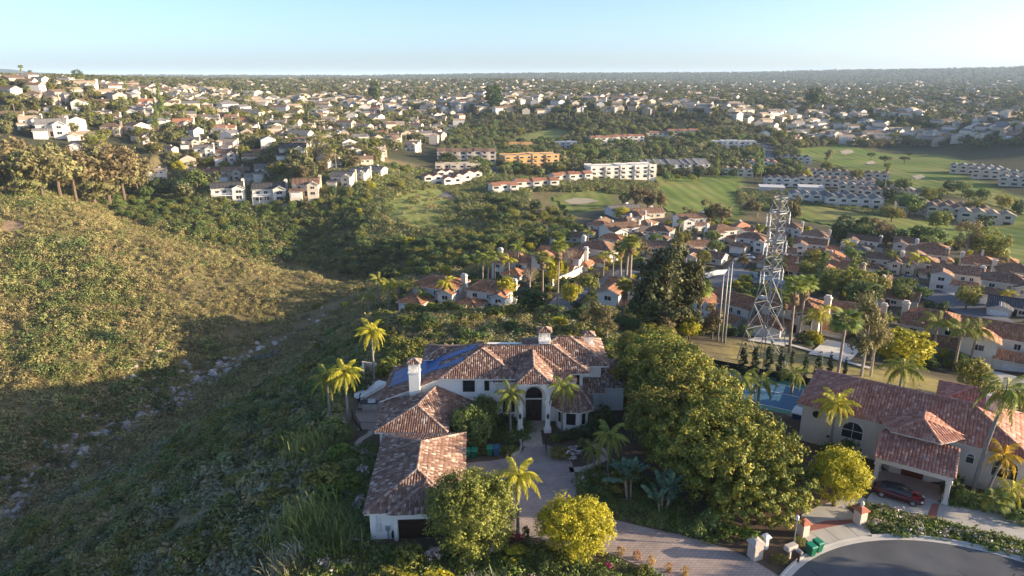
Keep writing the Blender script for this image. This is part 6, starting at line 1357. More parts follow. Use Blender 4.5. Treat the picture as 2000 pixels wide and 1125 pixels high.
TOWN_H = [ # px, py of the foot, kind, turn, wall, roof, label, scale
 (862,592,'spanishA',-22,'stucco_pale','orange_tile','cream house with a detached looking garage wing, leftmost of the terracotta roofed pair',1.1),
 (962,598,'spanishA',-22,'stucco_pale','orange_tile','cream terracotta roofed house in front of the bare tree',1.0),
 (1006,535,'spanishB',-25,'stucco_pale','orange_tile','terracotta roofed house with big chimney behind the palms',1.0),
 (1098,528,'spanishC',-25,'stucco_pale','orange_tile','cream house hidden behind the yellow trees',1.1),
 (1168,512,'spanishB',-30,'stucco_pale','brown_tile','cream house with brown roof and tall chimney left of the pool',1.05),
 (1207,468,'spanishC',24,'stucco_pale','brown_tile','white brown roofed house below the round yellow tree',1.0),
 (1215,418,'ranch',20,'stucco_pale','roof_grey','small white house behind the round yellow tree',1.0),
 (1262,425,'ranch',15,'stucco_cream','brown_tile','low brown roofed house by the golf course',1.0),
 (1345,445,'spanishC',12,'stucco_pale','brown_tile','long white house with one chimney near the golf course',0.9),
 (1270,492,'ranch',-8,'stucco_cream','brown_tile','low house with grey brown roof right of the pool',0.9),
 (1352,490,'ranch',10,'stucco_cream','brown_tile','brown roofed bungalow behind the big dark tree',0.85),
 (1405,470,'spanishB',20,'stucco_pale','brown_tile','white house left of the lattice tower top section',0.85),
 (1468,487,'spanishA',-35,'stucco_pale','brown_tile','white house immediately behind the lattice tower',0.85),
 (1238,600,'spanishC',-30,'stucco_pale','orange_tile','terracotta roofed house peeking out left of the dark tree',1.0),
 (1430,625,'spanishC',-52,'stucco_pale','orange_tile','white house with orange roof between the poles and the tower',0.9),
 (1548,640,'spanishA',-36,'stucco_pale','orange_tile','white house with brown garage roof seen through the lattice tower',0.95),
 (1662,648,'spanishA',-36,'stucco_cream','orange_tile','pinkish house with a white double garage behind the eucalyptus',0.85),
 (1818,668,'spanishB',-34,'stucco_cream','orange_tile','cream house with entry arch behind the bright yellow round tree',0.9),
 (1952,700,'spanishC',-34,'stucco_pale','orange_tile','white house with a three light gable window at the right edge',0.98),
 (1580,495,'spanishC',-25,'stucco_pale','brown_tile','white house with grey roof right of the tower top',0.78),
 (1632,500,'ranch',-25,'stucco_cream','orange_tile','low house with reddish roof and white chimney beyond the pines',0.72),
 (1668,508,'spanishB',-28,'stucco_tan','roof_grey','taupe house with grey roof in the row above the road',0.72),
 (1722,528,'spanishA',-30,'stucco_cream','brown_tile','cream house with white garage left of the parked dark car',0.78),
 (1792,535,'spanishB',-30,'stucco_cream','brown_tile','tan house with hipped brown roof above the road',0.8),
 (1862,560,'spanishC',-32,'stucco_pale','brown_tile','wide house with white garage and brown roof by the road end',0.85),
 (1958,580,'spanishA',-34,'stucco_cream','brown_tile','house with tall pale chimney at the right edge above the road',0.85),
 (1740,592,'ranch',-34,'stucco_cream','orange_tile','orange brown bungalow roof in the middle of the tree clump',0.75),
 (1540,535,'ranch',-25,'stucco_cream','orange_tile','small reddish roof just right of the tower',0.7),
 (1890,660,'ranch',-34,'stucco_pale','roof_dark','long low house with dark roof behind the white chimney',0.75),
 (1525,500,'ranch',-20,'stucco_cream','brown_tile','low roof with a white chimney right of the tower',0.65),
 (1985,612,'ranch',-34,'stucco_tan','roof_dark','dark roofed house at the right edge below the palms',0.75),
 (1300,520,'ranch',-15,'stucco_cream','brown_tile','brown roof half hidden by the top of the big dark tree',0.8),
 (1110,470,'ranch',-20,'stucco_cream','brown_tile','small house behind the twin fan palms',.8)]
for px,py,k,a,wl2,rf,lab,sc in TOWN_H: place_house(k, G(px,py), R_(a), wl2, rf, lab, 'houses of the valley streets', sc)
# more homes of the same streets, between the ones above
def fill(poly, n, g):
    p = np.array([q[:2] for q in poly]); lo, hi = p.min(0), p.max(0); out = np.zeros((0,2))
    while len(out) < n:
        q = g.uniform(lo, hi, (n*2,2)); out = np.concatenate([out, q[inpoly(poly, q[:,0], q[:,1])]])
    return out[:n]
gt_ = np.random.default_rng(41); hs_ = [tuple(G(q[0],q[1])[:2]) for q in TOWN_H]; extra = 0
for q in fill(gpoly([(1150,440),(1250,425),(1420,460),(1560,455),(1700,485),(1850,500),(2000,530),(2030,640),(1900,640),(1700,575),(1500,540),(1330,540),(1200,520)]), 900, gt_):
    if extra >= 26: break
    if min((q[0]-a)**2+(q[1]-b)**2 for a,b in hs_) < 15.5**2: continue
    if any(float(polydist([G(*m_) for m_ in ln], np.array([q[0]]), np.array([q[1]]))[0]) < 9 for ln in ([(1380,562),(1410,548),(1450,545),(1490,552),(1530,568),(1580,590)],[(1430,500),(1462,492),(1500,487)],[(1820,580),(1860,590),(1900,608),(1940,640)],[(1500,470),(1470,490),(1440,520),(1410,548)])): continue
    hs_.append(tuple(q)); k = ['spanishA','spanishB','spanishC','ranch'][extra%4]; rf = ['brown_tile','orange_tile','brown_tile','roof_brown','orange_tile'][extra%5]; rn_ = {'brown_tile':'brown tiled','orange_tile':'terracotta tiled','roof_brown':'plain brown'}[rf]
    place_house(k, (q[0],q[1],float(h(*q))), R_(float(gt_.choice([-34,-30,-25,56]))+float(gt_.uniform(-6,6))), ['stucco_pale','stucco_cream','stucco_tan'][extra%3], rf, f"{['white','cream','taupe'][extra%3]} {'bungalow' if k=='ranch' else 'house'} with {rn_} roof among the valley streets", 'houses of the valley streets', .78); extra += 1
FRONT_H = [
 (446,388,'deckhouse',22,'stucco_pale','roof_dark','white two storey house at the left end of the row above the canyon',1.15),
 (528,390,'deckhouse',14,'stucco_pale','roof_dark','white house with balcony and twin gables above the terraced bank',1.2),
 (600,380,'gabled',10,'stucco_cream','brown_tile','cream hip roofed house with tall chimney above the canyon',1.15),
 (672,362,'gabled',-8,'stucco_cream','roof_grey','cream house with grey roof beside the retaining wall',1.0),
 (704,352,'gabled',-15,'stucco_pale','roof_grey','narrow pale house at the tip of the plateau',.9),
 (728,340,'ranch',-18,'stucco_tan','roof_grey','grey roofed house behind the tip of the plateau',1.0),
 (520,345,'gabled',18,'stucco_pale','roof_grey','white house with steep grey gable in the second row',1.0),
 (455,350,'gabled',12,'stucco_cream','brown_tile','house with brown gable roof in the second row',1.0),
 (400,345,'ranch',16,'stucco_cream','roof_terracotta','low orange roofed house at the left of the second row',1.0),
 (575,312,'gabled',8,'stucco_pale','roof_dark','white house with large dark roof in front of the tall eucalyptus',1.25),
 (445,315,'gabled',14,'stucco_tan','brown_tile','brown dormered house in the third row',1.0),
 (505,305,'ranch',16,'stucco_cream','roof_terracotta','long reddish roofed house in the third row',1.0),
 (400,305,'gabled',20,'stucco_pale','roof_grey','blue white house at the left of the third row',.95),
 (520,280,'ranch',14,'stucco_cream','roof_tan','pale tan gable house left of the dark roofed one',1.0),
 (690,276,'ranch',5,'stucco_cream','roof_brown','pale house right of the tall eucalyptus',1.0),
 (646,246,'gabled',6,'stucco_cream','roof_tan','cream flat fronted house among the palms of the plateau',1.1),
 (735,222,'gabled',-6,'stucco_pale','roof_terracotta','white house with balconies high on the plateau',1.0),
 (768,285,'gabled',-14,'stucco_pale','roof_grey','white house on the slope above the orange roofed flats',1.0),
 (805,295,'gabled',-18,'stucco_pale','roof_tan','pale house at the edge of the slope above the flats',1.0),
 (105,265,'gabled',26,'stucco_pale','roof_grey','big white double gabled house at the left',1.35),
 (62,250,'gabled',30,'stucco_pale','roof_tan','white gabled house left of the big double gabled one',1.0),
 (165,272,'ranch',24,'stucco_cream','roof_tan','pale long house right of the big double gabled one',1.0),
 (170,182,'gabled',20,'stucco_pale','roof_tan','white house on the skyline at the left',1.3),
 (360,255,'gabled',18,'stucco_pale','roof_terracotta','white house with a red roof top at the left of the plateau',1.1),
 (275,225,'ranch',20,'stucco_pale','roof_grey','low white house in the middle of the left plateau',1.1),
 (170,290,'ranch',24,'stucco_pale','roof_tan','white house at the edge of the eucalyptus grove',1.0)]
for px,py,k,a,wl2,rf,lab,sc in FRONT_H: place_house(k, G(px,py), R_(a), wl2, rf, lab, 'houses at the front of the left plateau', sc)

# rows of flats and terraced houses
def flats(px, py, rz, n, uw, dp, st, roof, wallm, roofm, label, stag=.6, balc=True, cat='apartment building', sc=1.0, onepiece=False):
    """a building of n joined units: each unit has its wall, roof, windows and balcony."""
    loc = G(px,py) if isinstance(px,(int,float)) else px
    t = tag(empty('apartment_building', loc, R_(rz)), label, cat); t.scale = (sc,)*3; H_ = st*2.9; x0 = -n*uw/2
    for i in range(n):
        a, b = x0+i*uw, x0+(i+1)*uw; yo = (stag if i%2 else 0)*random.uniform(.6,1.5); H_ = st*2.9+random.uniform(-.35,.35); w_ = MB(); w_.box(a,b-.004,yo,dp,-4,H_); r_m = MB()
        if roof == 'shed':
            w_.add([(a,yo,H_),(a,dp,H_),(a,dp,H_+2.6)],[(0,1,2)]); w_.add([(b-.004,yo,H_),(b-.004,dp,H_),(b-.004,dp,H_+2.6)],[(0,2,1)]); r_m.slab([(a+.3,yo-.4,H_-.1),(b-.2,yo-.4,H_-.1),(b-.2,dp+.3,H_+2.7),(a+.3,dp+.3,H_+2.7)],.2)
            w_.box(a-.05,a+.25,yo-.3,dp,H_-.4,H_+.5)
            w_.add([(a-.05,yo-.3,H_+.1),(a+.25,yo-.3,H_+.1),(a+.25,dp,H_+3.1),(a-.05,dp,H_+3.1),(a-.05,yo-.3,H_-.5),(a+.25,yo-.3,H_-.5),(a+.25,dp,H_+2.5),(a-.05,dp,H_+2.5)],[(0,1,2,3),(0,4,5,1),(0,3,7,4),(1,5,6,2)])
        elif roof == 'gable': 
            pl,_c = gable(a+.1,b-.1,yo,dp,H_,.45,.25,'y'); roof_slab(r_m, pl, .2); xm=(a+b)/2; zz=H_+(b-a-.2)/2*.45
            for y in (yo,dp): w_.add([(a+.1,y,H_),(b-.1,y,H_),(xm,y,zz)],[(0,1,2)])
        elif roof == 'hip': pl,_c = gable(a-.02,b-.02,yo,dp,H_,.32,.02,'x'); roof_slab(r_m,[[(p[0],p[1]+(-.4 if p[1]<(yo+dp)/2 else .4) if abs(p[1]-(yo+dp)/2)>.1 else p[1],p[2]) for p in q] for q in pl],.2); ym=(yo+dp)/2; zz=H_+(dp-yo)/2*.32; [w_.add([(x,yo,H_),(x,dp,H_),(x,ym,zz)],[(0,1,2)]) for x in (a,b-.01)]
        else: r_m.box(a+.05,b-.05,yo+.1,dp-.1,H_+.002,H_+.12); w_.box(a,b-.004,yo-.05,yo+.12,H_,H_+.7); w_.box(a,b-.004,dp-.12,dp+.05,H_,H_+.7)
        w_.build('wall', wallm, t); r_m.build('roof', roofm, t)
        for s in range(st):
            wm = MB(); z = s*2.9; c = (a+b)/2
            hw = uw*(.30 if (i+s)%2 else .22); xx = a+uw*(.5 if i%2 else .42)
            wm.add([(xx-hw,yo-.06,z+.6),(xx+hw,yo-.06,z+.6),(xx+hw,yo-.06,z+2.25),(xx-hw,yo-.06,z+2.25),(xx-hw+.12,yo-.06,z+.72),(xx+hw-.12,yo-.06,z+.72),(xx+hw-.12,yo-.06,z+2.13),(xx-hw+.12,yo-.06,z+2.13),(xx-hw,yo+.02,z+.6),(xx+hw,yo+.02,z+.6),(xx+hw,yo+.02,z+2.25),(xx-hw,yo+.02,z+2.25)],[(0,1,5,4),(1,2,6,5),(2,3,7,6),(3,0,4,7),(8,9,1,0),(9,10,2,1),(10,11,3,2),(11,8,0,3)],0)
            wm.add([(xx-hw+.12,yo-.06,z+.72),(xx+hw-.12,yo-.06,z+.72),(xx+hw-.12,yo-.06,z+2.13),(xx-hw+.12,yo-.06,z+2.13),(xx,yo-.062,z+.72),(xx,yo-.062,z+2.13)],[(0,1,2,3)],1)
            wm.build('window', ['white_paint','glass_dark'], t)
            if balc and s and i%2 == 0: bm_ = MB(); bm_.box(a+uw*.1,b-uw*.1,yo-1.3,yo-.002,z+.05,z+.2); bm_.box(a+uw*.1,b-uw*.1,yo-1.3,yo-1.22,z+.2,z+1.1); bm_.build('balcony', wallm, t)
    for s in range(st):
        for y in (dp*.3,dp*.7): MB().box(x0+n*uw-.0,x0+n*uw+.06,y-.7,y+.7,s*2.9+.8,s*2.9+2.1).build('window','glass_dark',t)
    return t
flats(1040,335,17,8,5.2,14,4,'flat','stucco_orange','roof_tan','bright orange four storey apartment building in the valley',.8)
flats(912,318,4,8,5.6,12,3,'hip','stucco_tan','roof_brown','long brown three storey apartment building with hipped roof',.8)
flats(895,338,6,6,5.2,8,2,'flat','stucco_cream','roof_tan','low tan front building below the brown apartments',.5)
flats(1018,293,5,4,5.6,9,2,'flat','stucco_orange','roof_tan','small orange block behind the orange apartment building')
flats(1105,290,-5,4,5.4,10,2,'flat','stucco_grey','roof_white','blue white modern block among trees')
flats(1218,350,14,9,5.4,14,3,'flat','stucco_pale','roof_white','long cream three storey flats with many dark windows')
flats(1322,336,8,10,5.4,12,2,'shed','stucco_grey','roof_grey','row of grey sloped roofs with white party walls by the fairway')
flats(1432,294,-6,8,5.6,14,3,'flat','stucco_pale','roof_white','white three storey block above the fairway')
for px,py,rz,n,l in ((1180,280,12,5,'left red roofed terrace on the wooded bank'),(1228,277,10,6,'second red roofed terrace on the wooded bank'),(1285,270,6,6,'third red roofed terrace on the wooded bank'),(1335,266,2,6,'right red roofed terrace on the wooded bank')):
    flats(px,py,rz,n,5.6,10,2,'hip','stucco_pale','roof_terracotta',l,.3,False,'terrace')
for px,py,rz,n,l in ((988,380,-25,3,'cream flats with red roof beside the white dome tree'),(1050,372,-30,5,'cream stepped terrace with red tiles, middle of three'),(1120,358,-25,5,'cream stepped terrace with red tiles, nearest the long flats')):
    flats(px,py,rz+45,n,5.6,9,2,'hip','stucco_pale','roof_terracotta',l,1.5,True,'terrace')
for px,py,l,a in ((848,362,'leftmost white cottage with bright orange roof',-38),(872,352,'orange roofed white cottage behind the leftmost one',-38),(886,366,'orange roofed cottage in the middle of its cluster',-36),(906,360,'orange roofed cottage right of the middle one',-34),(926,355,'rightmost orange roofed cottage of the cluster',-34)):
    flats(px,py,a+60,2,6.0,9,2,'gable','stucco_pale','roof_terracotta',l,.5,False,'cottage')
for px,py,rz,n,rf,l in ((1650,352,-30,11,'roof_brown','long terrace of brown stepped roofs beside the fairway, upper row'),(1632,366,-30,9,'roof_brown','long terrace of brown stepped roofs beside the fairway, lower row'),(1690,380,-30,6,'roof_grey','grey roofed terrace between the two fairways'),(1732,392,-28,5,'roof_brown','small brown terrace beside the tall palm')):
    flats(px,py,rz+8,n,5.4,9,2,'gable','stucco_cream',rf,l,.8,False,'terrace')
for px,py,rz,n,rf,l in ((1605,400,-12,6,'roof_grey','grey townhouses above the shaded fairway, left part'),(1668,408,-14,5,'roof_grey','grey townhouses above the shaded fairway, right part'),(1545,365,-10,6,'roof_brown','brown roofed townhouses behind the white roofs'),(1440,345,-18,4,'roof_brown','white townhouses left of the fir trees'),(1488,330,-20,4,'roof_terracotta','white townhouses with red roofs right of the fir trees'),(1550,320,-15,5,'roof_dark','dark roofed townhouses at the top of the terrace')):
    flats(px,py,rz,n,5.8,10,2,'gable','stucco_pale',rf,l,.9,True,'townhouses')
for px,py,rz,n,l in ((1508,374,-14,3,'long flat white carport roof in front of the townhouses'),(1585,374,-16,3,'second flat white carport roof right of the long one')):
    loc=G(px,py); t=tag(empty('carport',loc,R_(rz)),l,'carport'); MB().box(-n*2.7,n*2.7,0,13,2.5,2.8).build('roof','roof_white',t); MB().box(-n*2.6,n*2.6,.6,12.5,-6,2.49).build('wall','stucco_grey',t)
    for i in range(n+1):
        for y in (.3,): MB().box(-n*2.68+i*(n*5.36/n)-.1,-n*2.68+i*(n*5.36/n)+.1,y-.1,y+.1,-3,2.5).build('post','white_paint',t)
for px,py,rz,n,rf,l in ((1905,340,-32,6,'roof_grey','pale condominiums at the right edge, upper part'),(1952,350,-34,6,'roof_grey','pale condominiums at the right edge, middle part'),(1990,365,-34,4,'roof_grey','pale condominiums at the right edge, nearest part'),(1820,420,-22,6,'roof_brown','brown roofed townhouses by the lower fairway, left group'),(1870,428,-24,5,'roof_brown','brown roofed townhouses by the lower fairway, middle group'),(1925,440,-26,4,'roof_tan','tan townhouses by the lower fairway, right group'),(1790,395,-20,4,'roof_brown','brown roofed townhouses behind the tall palm')):
    flats(px,py,rz,n,5.8,10,2,'gable','stucco_cream',rf,l,.9,True,'townhouses')

# streets of the valley
def street(pts, wd, label=None, m='asphalt_far', off=.3): return ribbon('road', [G(*p) for p in pts], wd, m, label, off)
street([(1085,612),(1098,596),(1112,582),(1150,565),(1190,548),(1235,530)], 7.5)
street([(1380,562),(1410,548),(1450,545),(1490,552),(1530,568),(1580,590)], 9)
street([(1430,500),(1462,492),(1500,487)], 8); street([(1820,580),(1860,590),(1900,608),(1940,640)], 10); street([(1500,470),(1470,490),(1440,520),(1410,548)], 6)
street([(1225,440),(1270,455),(1310,468),(1350,478)], 6); street([(1730,545),(1775,560),(1830,580)], 8)
street([(895,375),(902,392),(912,415),(925,434),(945,447)], 5, m='dirt'); street([(925,368),(895,375),(870,388)], 9); street([(1493,330),(1498,312),(1500,290),(1490,280)], 12)
street([(955,318),(970,335),(960,352),(930,366)], 8); street([(905,215),(890,235),(870,262),(850,285)],10); street([(690,350),(640,318),(610,296)],7)
for pts in ([(1495,672),(1520,655),(1535,645)],[(1618,700),(1640,680),(1650,672)],[(1940,760),(1965,740),(1975,735)],[(1735,560),(1745,548),(1750,545)],[(1838,590),(1845,575),(1850,570)]): ribbon('driveway', [G(*p) for p in pts], 7, 'concrete_pale', None, .2)
ribbon('pavement', [G(*p) for p in ((1440,650),(1560,680),(1640,705),(1700,722))], 1.6, 'concrete_pale', None, .25)
ribbon('path', [G(*p) for p in ((1620,312),(1680,330),(1740,350),(1790,372))], 4, 'concrete_pale', None, .25); ribbon('path', [G(*p) for p in ((1960,415),(2000,430),(2040,440))], 5, 'concrete_pale', None, .25)
def wall_line(pts, hg, m, label, thick=.3):
    ps = [G(*p) for p in pts]; o = ps[0]; mb = MB()
    for a, b in zip(ps, ps[1:]):
        k = max(1,int((b-a).length/4))
        for i in range(k):
            p = a.lerp(b,i/k); q = a.lerp(b,(i+1)/k); z0=float(h(p.x,p.y)); z1=float(h(q.x,q.y)); d=(q-p).normalized(); n=Vector((-d.y,d.x,0))*thick/2
            mb.add([(p.x-n.x-o.x,p.y-n.y-o.y,z0-1-o.z),(q.x-n.x-o.x,q.y-n.y-o.y,z1-1-o.z),(q.x+n.x-o.x,q.y+n.y-o.y,z1-1-o.z),(p.x+n.x-o.x,p.y+n.y-o.y,z0-1-o.z),(p.x-n.x-o.x,p.y-n.y-o.y,z0+hg-o.z),(q.x-n.x-o.x,q.y-n.y-o.y,z1+hg-o.z),(q.x+n.x-o.x,q.y+n.y-o.y,z1+hg-o.z),(p.x+n.x-o.x,p.y+n.y-o.y,z0+hg-o.z)],[(4,5,6,7),(0,1,5,4),(1,2,6,5),(2,3,7,6),(3,0,4,7)])
    return tag(mb.build('garden_wall', m, None, o), label, 'wall')
wall_line([(1075,560),(1105,548),(1140,530)], 2.2, 'stucco_pale', 'white street wall below the yellow trees')
wall_line([(1376,545),(1420,537),(1470,541),(1520,555),(1560,572)], 1.8, 'stucco_grey', 'curved grey wall along the street behind the orange roof')
wall_line([(488,396),(530,396),(580,392)], 1.6, 'stone_block', 'upper retaining wall below the balcony house'); wall_line([(500,405),(545,404),(585,400)], 1.6, 'stone_block', 'lower retaining wall below the balcony house')
wall_line([(655,370),(690,366),(715,358)], 2.0, 'stucco_cream', 'cream retaining wall at the tip of the plateau')
pm = [G(*p) for p in ((1230,508),(1275,506),(1280,516),(1240,519))]; zp = max(p.z for p in pm)+.15
tag(MB().prism([(p.x,p.y) for p in pm], zp-1.5, zp).build('swimming_pool','pool_water'), 'turquoise swimming pool behind the fan palms', 'pool')
CARS = [((1775,548),'car_blue','dark blue car parked below the hipped tan house',-34),((1462,506),'car_white','white car parked behind the lattice tower',-35),((1262,552),'car_white','white car parked near the pool wall',-20),((1252,462),'car_grey','grey car parked below the white brown roofed house',10)]
for (px,py),m,l,a in CARS: q = G(px,py); car('car', q+Vector((0,0,.35)), R_(a), m, l, False, 'cars parked in the valley')
# ------------------------------------------------------------------ trees of the valley, one by one
def T(kind, px, pb, pt, label, group=None, w=1.0, name='tree', leaf=None):
    p = G(px,pb); tree_at(kind, p, hgt(p,pt), label, group, w, name, leaf=leaf)
def PL(kind, px, pb, pt, label, group='palms of the valley', size=None, m=None):
    p = G(px,pb); H_ = hgt(p,pt); s = size or min(1.5, .55+H_*.06); palm_at(kind, p, max(1.5,H_-1.6*s), label, group, s, m=m)
PALMS = [('queen',722,618,572,'lone palm leftmost of the line by the terracotta roofs'),('queen',740,606,538,'tall palm second from the left by the terracotta roofs'),('queen_y',762,606,550,'yellow palm third from the left by the terracotta roofs'),('queen_y',779,602,548,'yellow palm right of its twin by the terracotta roofs'),('queen',808,608,548,'palm in front of the left garage wall'),('queen',828,606,568,'short palm at the left garage'),('queen_y',873,602,543,'yellow palm in front of the left terracotta house'),('queen',943,560,492,'palm behind the left terracotta pair'),('queen',952,566,498,'palm behind the middle terracotta chimney'),('queen',966,556,488,'palm left of the house with the big chimney'),('queen',1010,540,476,'palm in front of the house with the big chimney'),('queen_y',995,552,500,'low yellowish palm by the house with the big chimney'),
 ('fan_thin',1060,590,492,'thin tall palm left of the yellow trees'),('fan_thin',1088,610,470,'very thin tall palm in front of the yellow trees'),('fan',1086,500,455,'left fan palm of the twin by the white street wall'),('fan',1094,502,458,'right fan palm of the twin by the white street wall'),('fan',1222,545,468,'left fan palm of the clump near the pool'),('fan',1230,548,462,'middle fan palm of the clump near the pool'),('fan',1212,540,475,'right fan palm of the clump near the pool'),('queen',1148,492,448,'palm left of the white brown roofed house'),('queen_y',1178,540,495,'yellowish palm beside the white street'),('fan_thin',1326,460,428,'tiny palm by the long white house'),('fan_thin',1216,640,545,'slender pole like palm left of the dark tree'),('queen_y',1196,545,490,'palm right of the white street wall'),
 ('fan',1325,650,560,'left fan palm standing in front of the dark tree'),('fan',1364,645,552,'right fan palm standing in front of the dark tree'),('fan_thin',1541,688,540,'tall leaning fan palm right of the tower'),('fan_thin',1557,668,538,'tall fan palm beside the leaning one'),('fan_thin',1525,655,568,'thin palm close right of the tower'),('queen_y',1600,672,600,'yellowish palm in front of the orange roofed house'),('queen',1578,668,610,'short palm on the lawn right of the tower'),('queen',1818,712,618,'palm in front of the cream entry arch house'),('queen',1862,725,632,'left palm of the pair beside the white house at the right edge'),('queen',1892,718,630,'right palm of the pair beside the white house at the right edge'),
 ('queen_y',1783,560,496,'yellow palm among the houses above the road'),('queen',1738,530,492,'palm between the houses above the road'),('queen_y',1912,592,562,'left yellow palm of the pair by the road end'),('queen_y',1962,596,566,'right yellow palm of the pair by the road end'),('fan_thin',1725,385,318,'very tall single palm beside the fairway terraces'),('queen_y',1655,510,470,'palm behind the bungalow with the white chimney'),('fan',1480,470,440,'small fan palm behind the tower'),('queen',1700,705,660,'palm at the foot of the eucalyptus'),('queen',1545,770,720,'palm in front of the sport court fence')]
for k,px,pb,pt,l in PALMS: PL(k,px,pb,pt,l)
TREES = [('dark0',1037,614,563,'broad dark green tree below the terracotta pair',1.5),('yellow0',1115,598,552,'small yellow tree at the bend of the street',1.0),('yellow1',985,600,535,'yellowish tree right of the terracotta pair',.9),('olive0',1150,578,532,'olive tree by the street bend',1.0),('bare0',1035,572,512,'bare grey tree in front of the cream house',1.0),('bare0',1112,535,478,'bare tree left of the white street wall',.9),('yellow0',1078,560,498,'tall yellow tree above the white street wall',.8),('yellow1',1095,552,505,'second yellow tree above the white street wall',.8),
 ('yellow0',1213,432,402,'round yellow tree above the white brown roofed house',1.2),('euca0',1160,660,580,'grey green eucalyptus behind the villa chimney',1.2),('euca1',1185,670,600,'second eucalyptus right of the villa chimney',1.2),('euca2',1140,650,605,'low eucalyptus left of the pair behind the villa',1.3),('ragged0',1290,655,478,'very large dark tree behind the ficus row',1.0),('ragged0',1340,655,505,'large dark tree merging with the biggest one',.75),('dark1',1262,655,530,'dark tree at the left foot of the biggest one',.8),('rusty0',1390,662,590,'rusty tree left of the slender poles',.9),('rusty1',1300,668,615,'rusty undergrowth tree above the ficus row',1.1),('yellow1',1345,668,618,'yellowish tree below the right fan palm',1.1),
 ('euca0',1682,735,570,'tall eucalyptus with pale trunk behind the red roof',.75),('euca2',1700,735,610,'lower eucalyptus beside the tall one',.7),('yellow0',1768,722,642,'bright yellow green round tree in front of the entry arch house',1.3),('yellow1',1738,715,660,'yellow green tree left of the bright round one',1.0),('olive0',1895,775,700,'olive tree with yellow tips behind the red roof',1.0),
 ('pine0',1602,560,490,'dark pine right of the tower among the roofs',.9),('olive1',1640,585,518,'broad grey green tree below the pine',1.2),('pine1',1660,560,488,'pine with yellowish tip above the broad grey tree',.8),('olive0',1718,585,545,'grey green tree right of the broad one',1.2),('broad0',1800,590,560,'dark tree clump left of the road end',1.3),('olive1',1885,605,558,'pale green tree by the road end',1.0),('broad1',1760,585,540,'tree behind the orange brown bungalow',1.0),
 ('rusty0',1545,440,372,'tall pale brown tree directly behind the tower top',.7),('rusty1',1240,412,358,'brown tree left of the fairway gap',1.0),('rusty0',1265,412,362,'brown tree in the middle of the fairway gap',1.0),('rusty1',1290,415,370,'brown tree right of the fairway gap',.9),('rusty0',1385,440,385,'brown tree beside the shaded fairway',1.0),('rusty1',1408,445,395,'second brown tree beside the shaded fairway',1.1),('dark0',1218,402,375,'dark tree left of the brown fairway trees',1.0),('rusty0',1345,435,400,'brown bush like tree above the long white house',1.2),
 ('euca1',1882,515,430,'large grey eucalyptus by the lower fairway',1.1),('olive1',1925,520,445,'large olive tree beside the grey eucalyptus',1.0),('rusty1',1950,545,500,'brown tree at the right edge by the fairway',1.2),('olive0',1828,455,408,'tree in front of the lower townhouses',1.1),('broad0',1775,425,378,'dark tree among the lower townhouses',1.2),('olive1',1740,435,400,'tree left of the lower townhouses',1.2),
 ('umbrella0',1700,314,298,'umbrella pine on the upper fairway, leftmost',1.0),('umbrella1',1727,326,304,'umbrella pine on the upper fairway, middle',1.1),('umbrella0',1765,322,305,'umbrella pine on the upper fairway, lower right',1.2),('umbrella1',1775,310,298,'umbrella pine on the upper fairway, far right',1.2),('euca0',1615,325,290,'tree at the tip of the upper fairway',1.0),('dark0',1722,378,352,'round dark tree beneath the tall single palm',1.4),('dark1',1765,378,355,'round dark tree right of the tall single palm',1.2),
 ('pine0',1398,350,300,'fir tree left of the pair beside the shed roofs',.6),('pine1',1475,352,285,'tall dark fir beside the white townhouses',.6),('pine0',1485,350,290,'second tall dark fir beside the white townhouses',.6),('yellow1',1574,355,328,'rounded bright tree at the end of the terraces',.9),
 ('dark1',155,170,133,'dark skyline tree at the upper left',1.0),('dark1',735,205,152,'tall dark tree breaking the horizon',.8),('dark0',965,215,165,'big dark tree on the far plateau edge',1.1),('dark1',1590,215,165,'big dark tree on the right plateau',1.1),('euca1',622,322,262,'tall eucalyptus with white trunk in the middle of the plateau',1.3),('euca0',648,325,280,'eucalyptus right of the tall one with white trunk',1.2),('olive0',730,300,265,'bright green tree on the plateau edge',1.0),('pine1',965,280,232,'narrow tree on the edge of the dark slope',.7),('pine0',318,235,160,'tall dark pine on the left plateau',.5),('pine1',310,260,195,'second tall pine on the left plateau',.5),('olive1',205,275,250,'bright green tree at the edge of the grove',1.2),('yellow1',350,345,310,'yellow green tree in front of the left houses',1.0),('olive1',190,300,255,'green tree above the grove',1.0)]
for k,px,pb,pt,l,w in TREES: T(k,px,pb,pt,l,None,w)
for i,(px,pb,pt,k,w) in enumerate(((15,385,300,'broad0',1.0),(50,388,295,'ragged0',1.1),(85,390,285,'broad1',1.0),(120,392,282,'broad2',1.1),(150,398,288,'broad0',1.0),(185,400,285,'ragged0',1.1),(215,402,278,'broad1',1.0),(245,395,290,'broad2',1.0),(272,392,300,'broad0',.9),(100,370,275,'broad1',1.1),(30,372,268,'broad0',1.1),(-15,380,285,'broad2',1.0),(230,380,272,'olive1',.9),(60,365,300,'olive0',.8))):
    T(k,px,pb,pt,['leftmost brown tree of the grove on the ridge','grey eucalyptus second from the left in the grove','brown tree above the bare track','eucalyptus with a pale slanting trunk','brown tree in the middle of the grove','grey eucalyptus in the middle of the grove','tall brown tree right of the middle of the grove','eucalyptus near the right end of the grove','rightmost brown tree of the grove on the ridge','brown tree at the back of the grove','brown tree at the back left of the grove','eucalyptus cut by the left edge of the picture','olive tree at the back right of the grove','pale green tree at the back of the grove'][i],'trees of the grove on the ridge',w,leaf='leaf_euca' if i%2 else 'leaf_rusty')
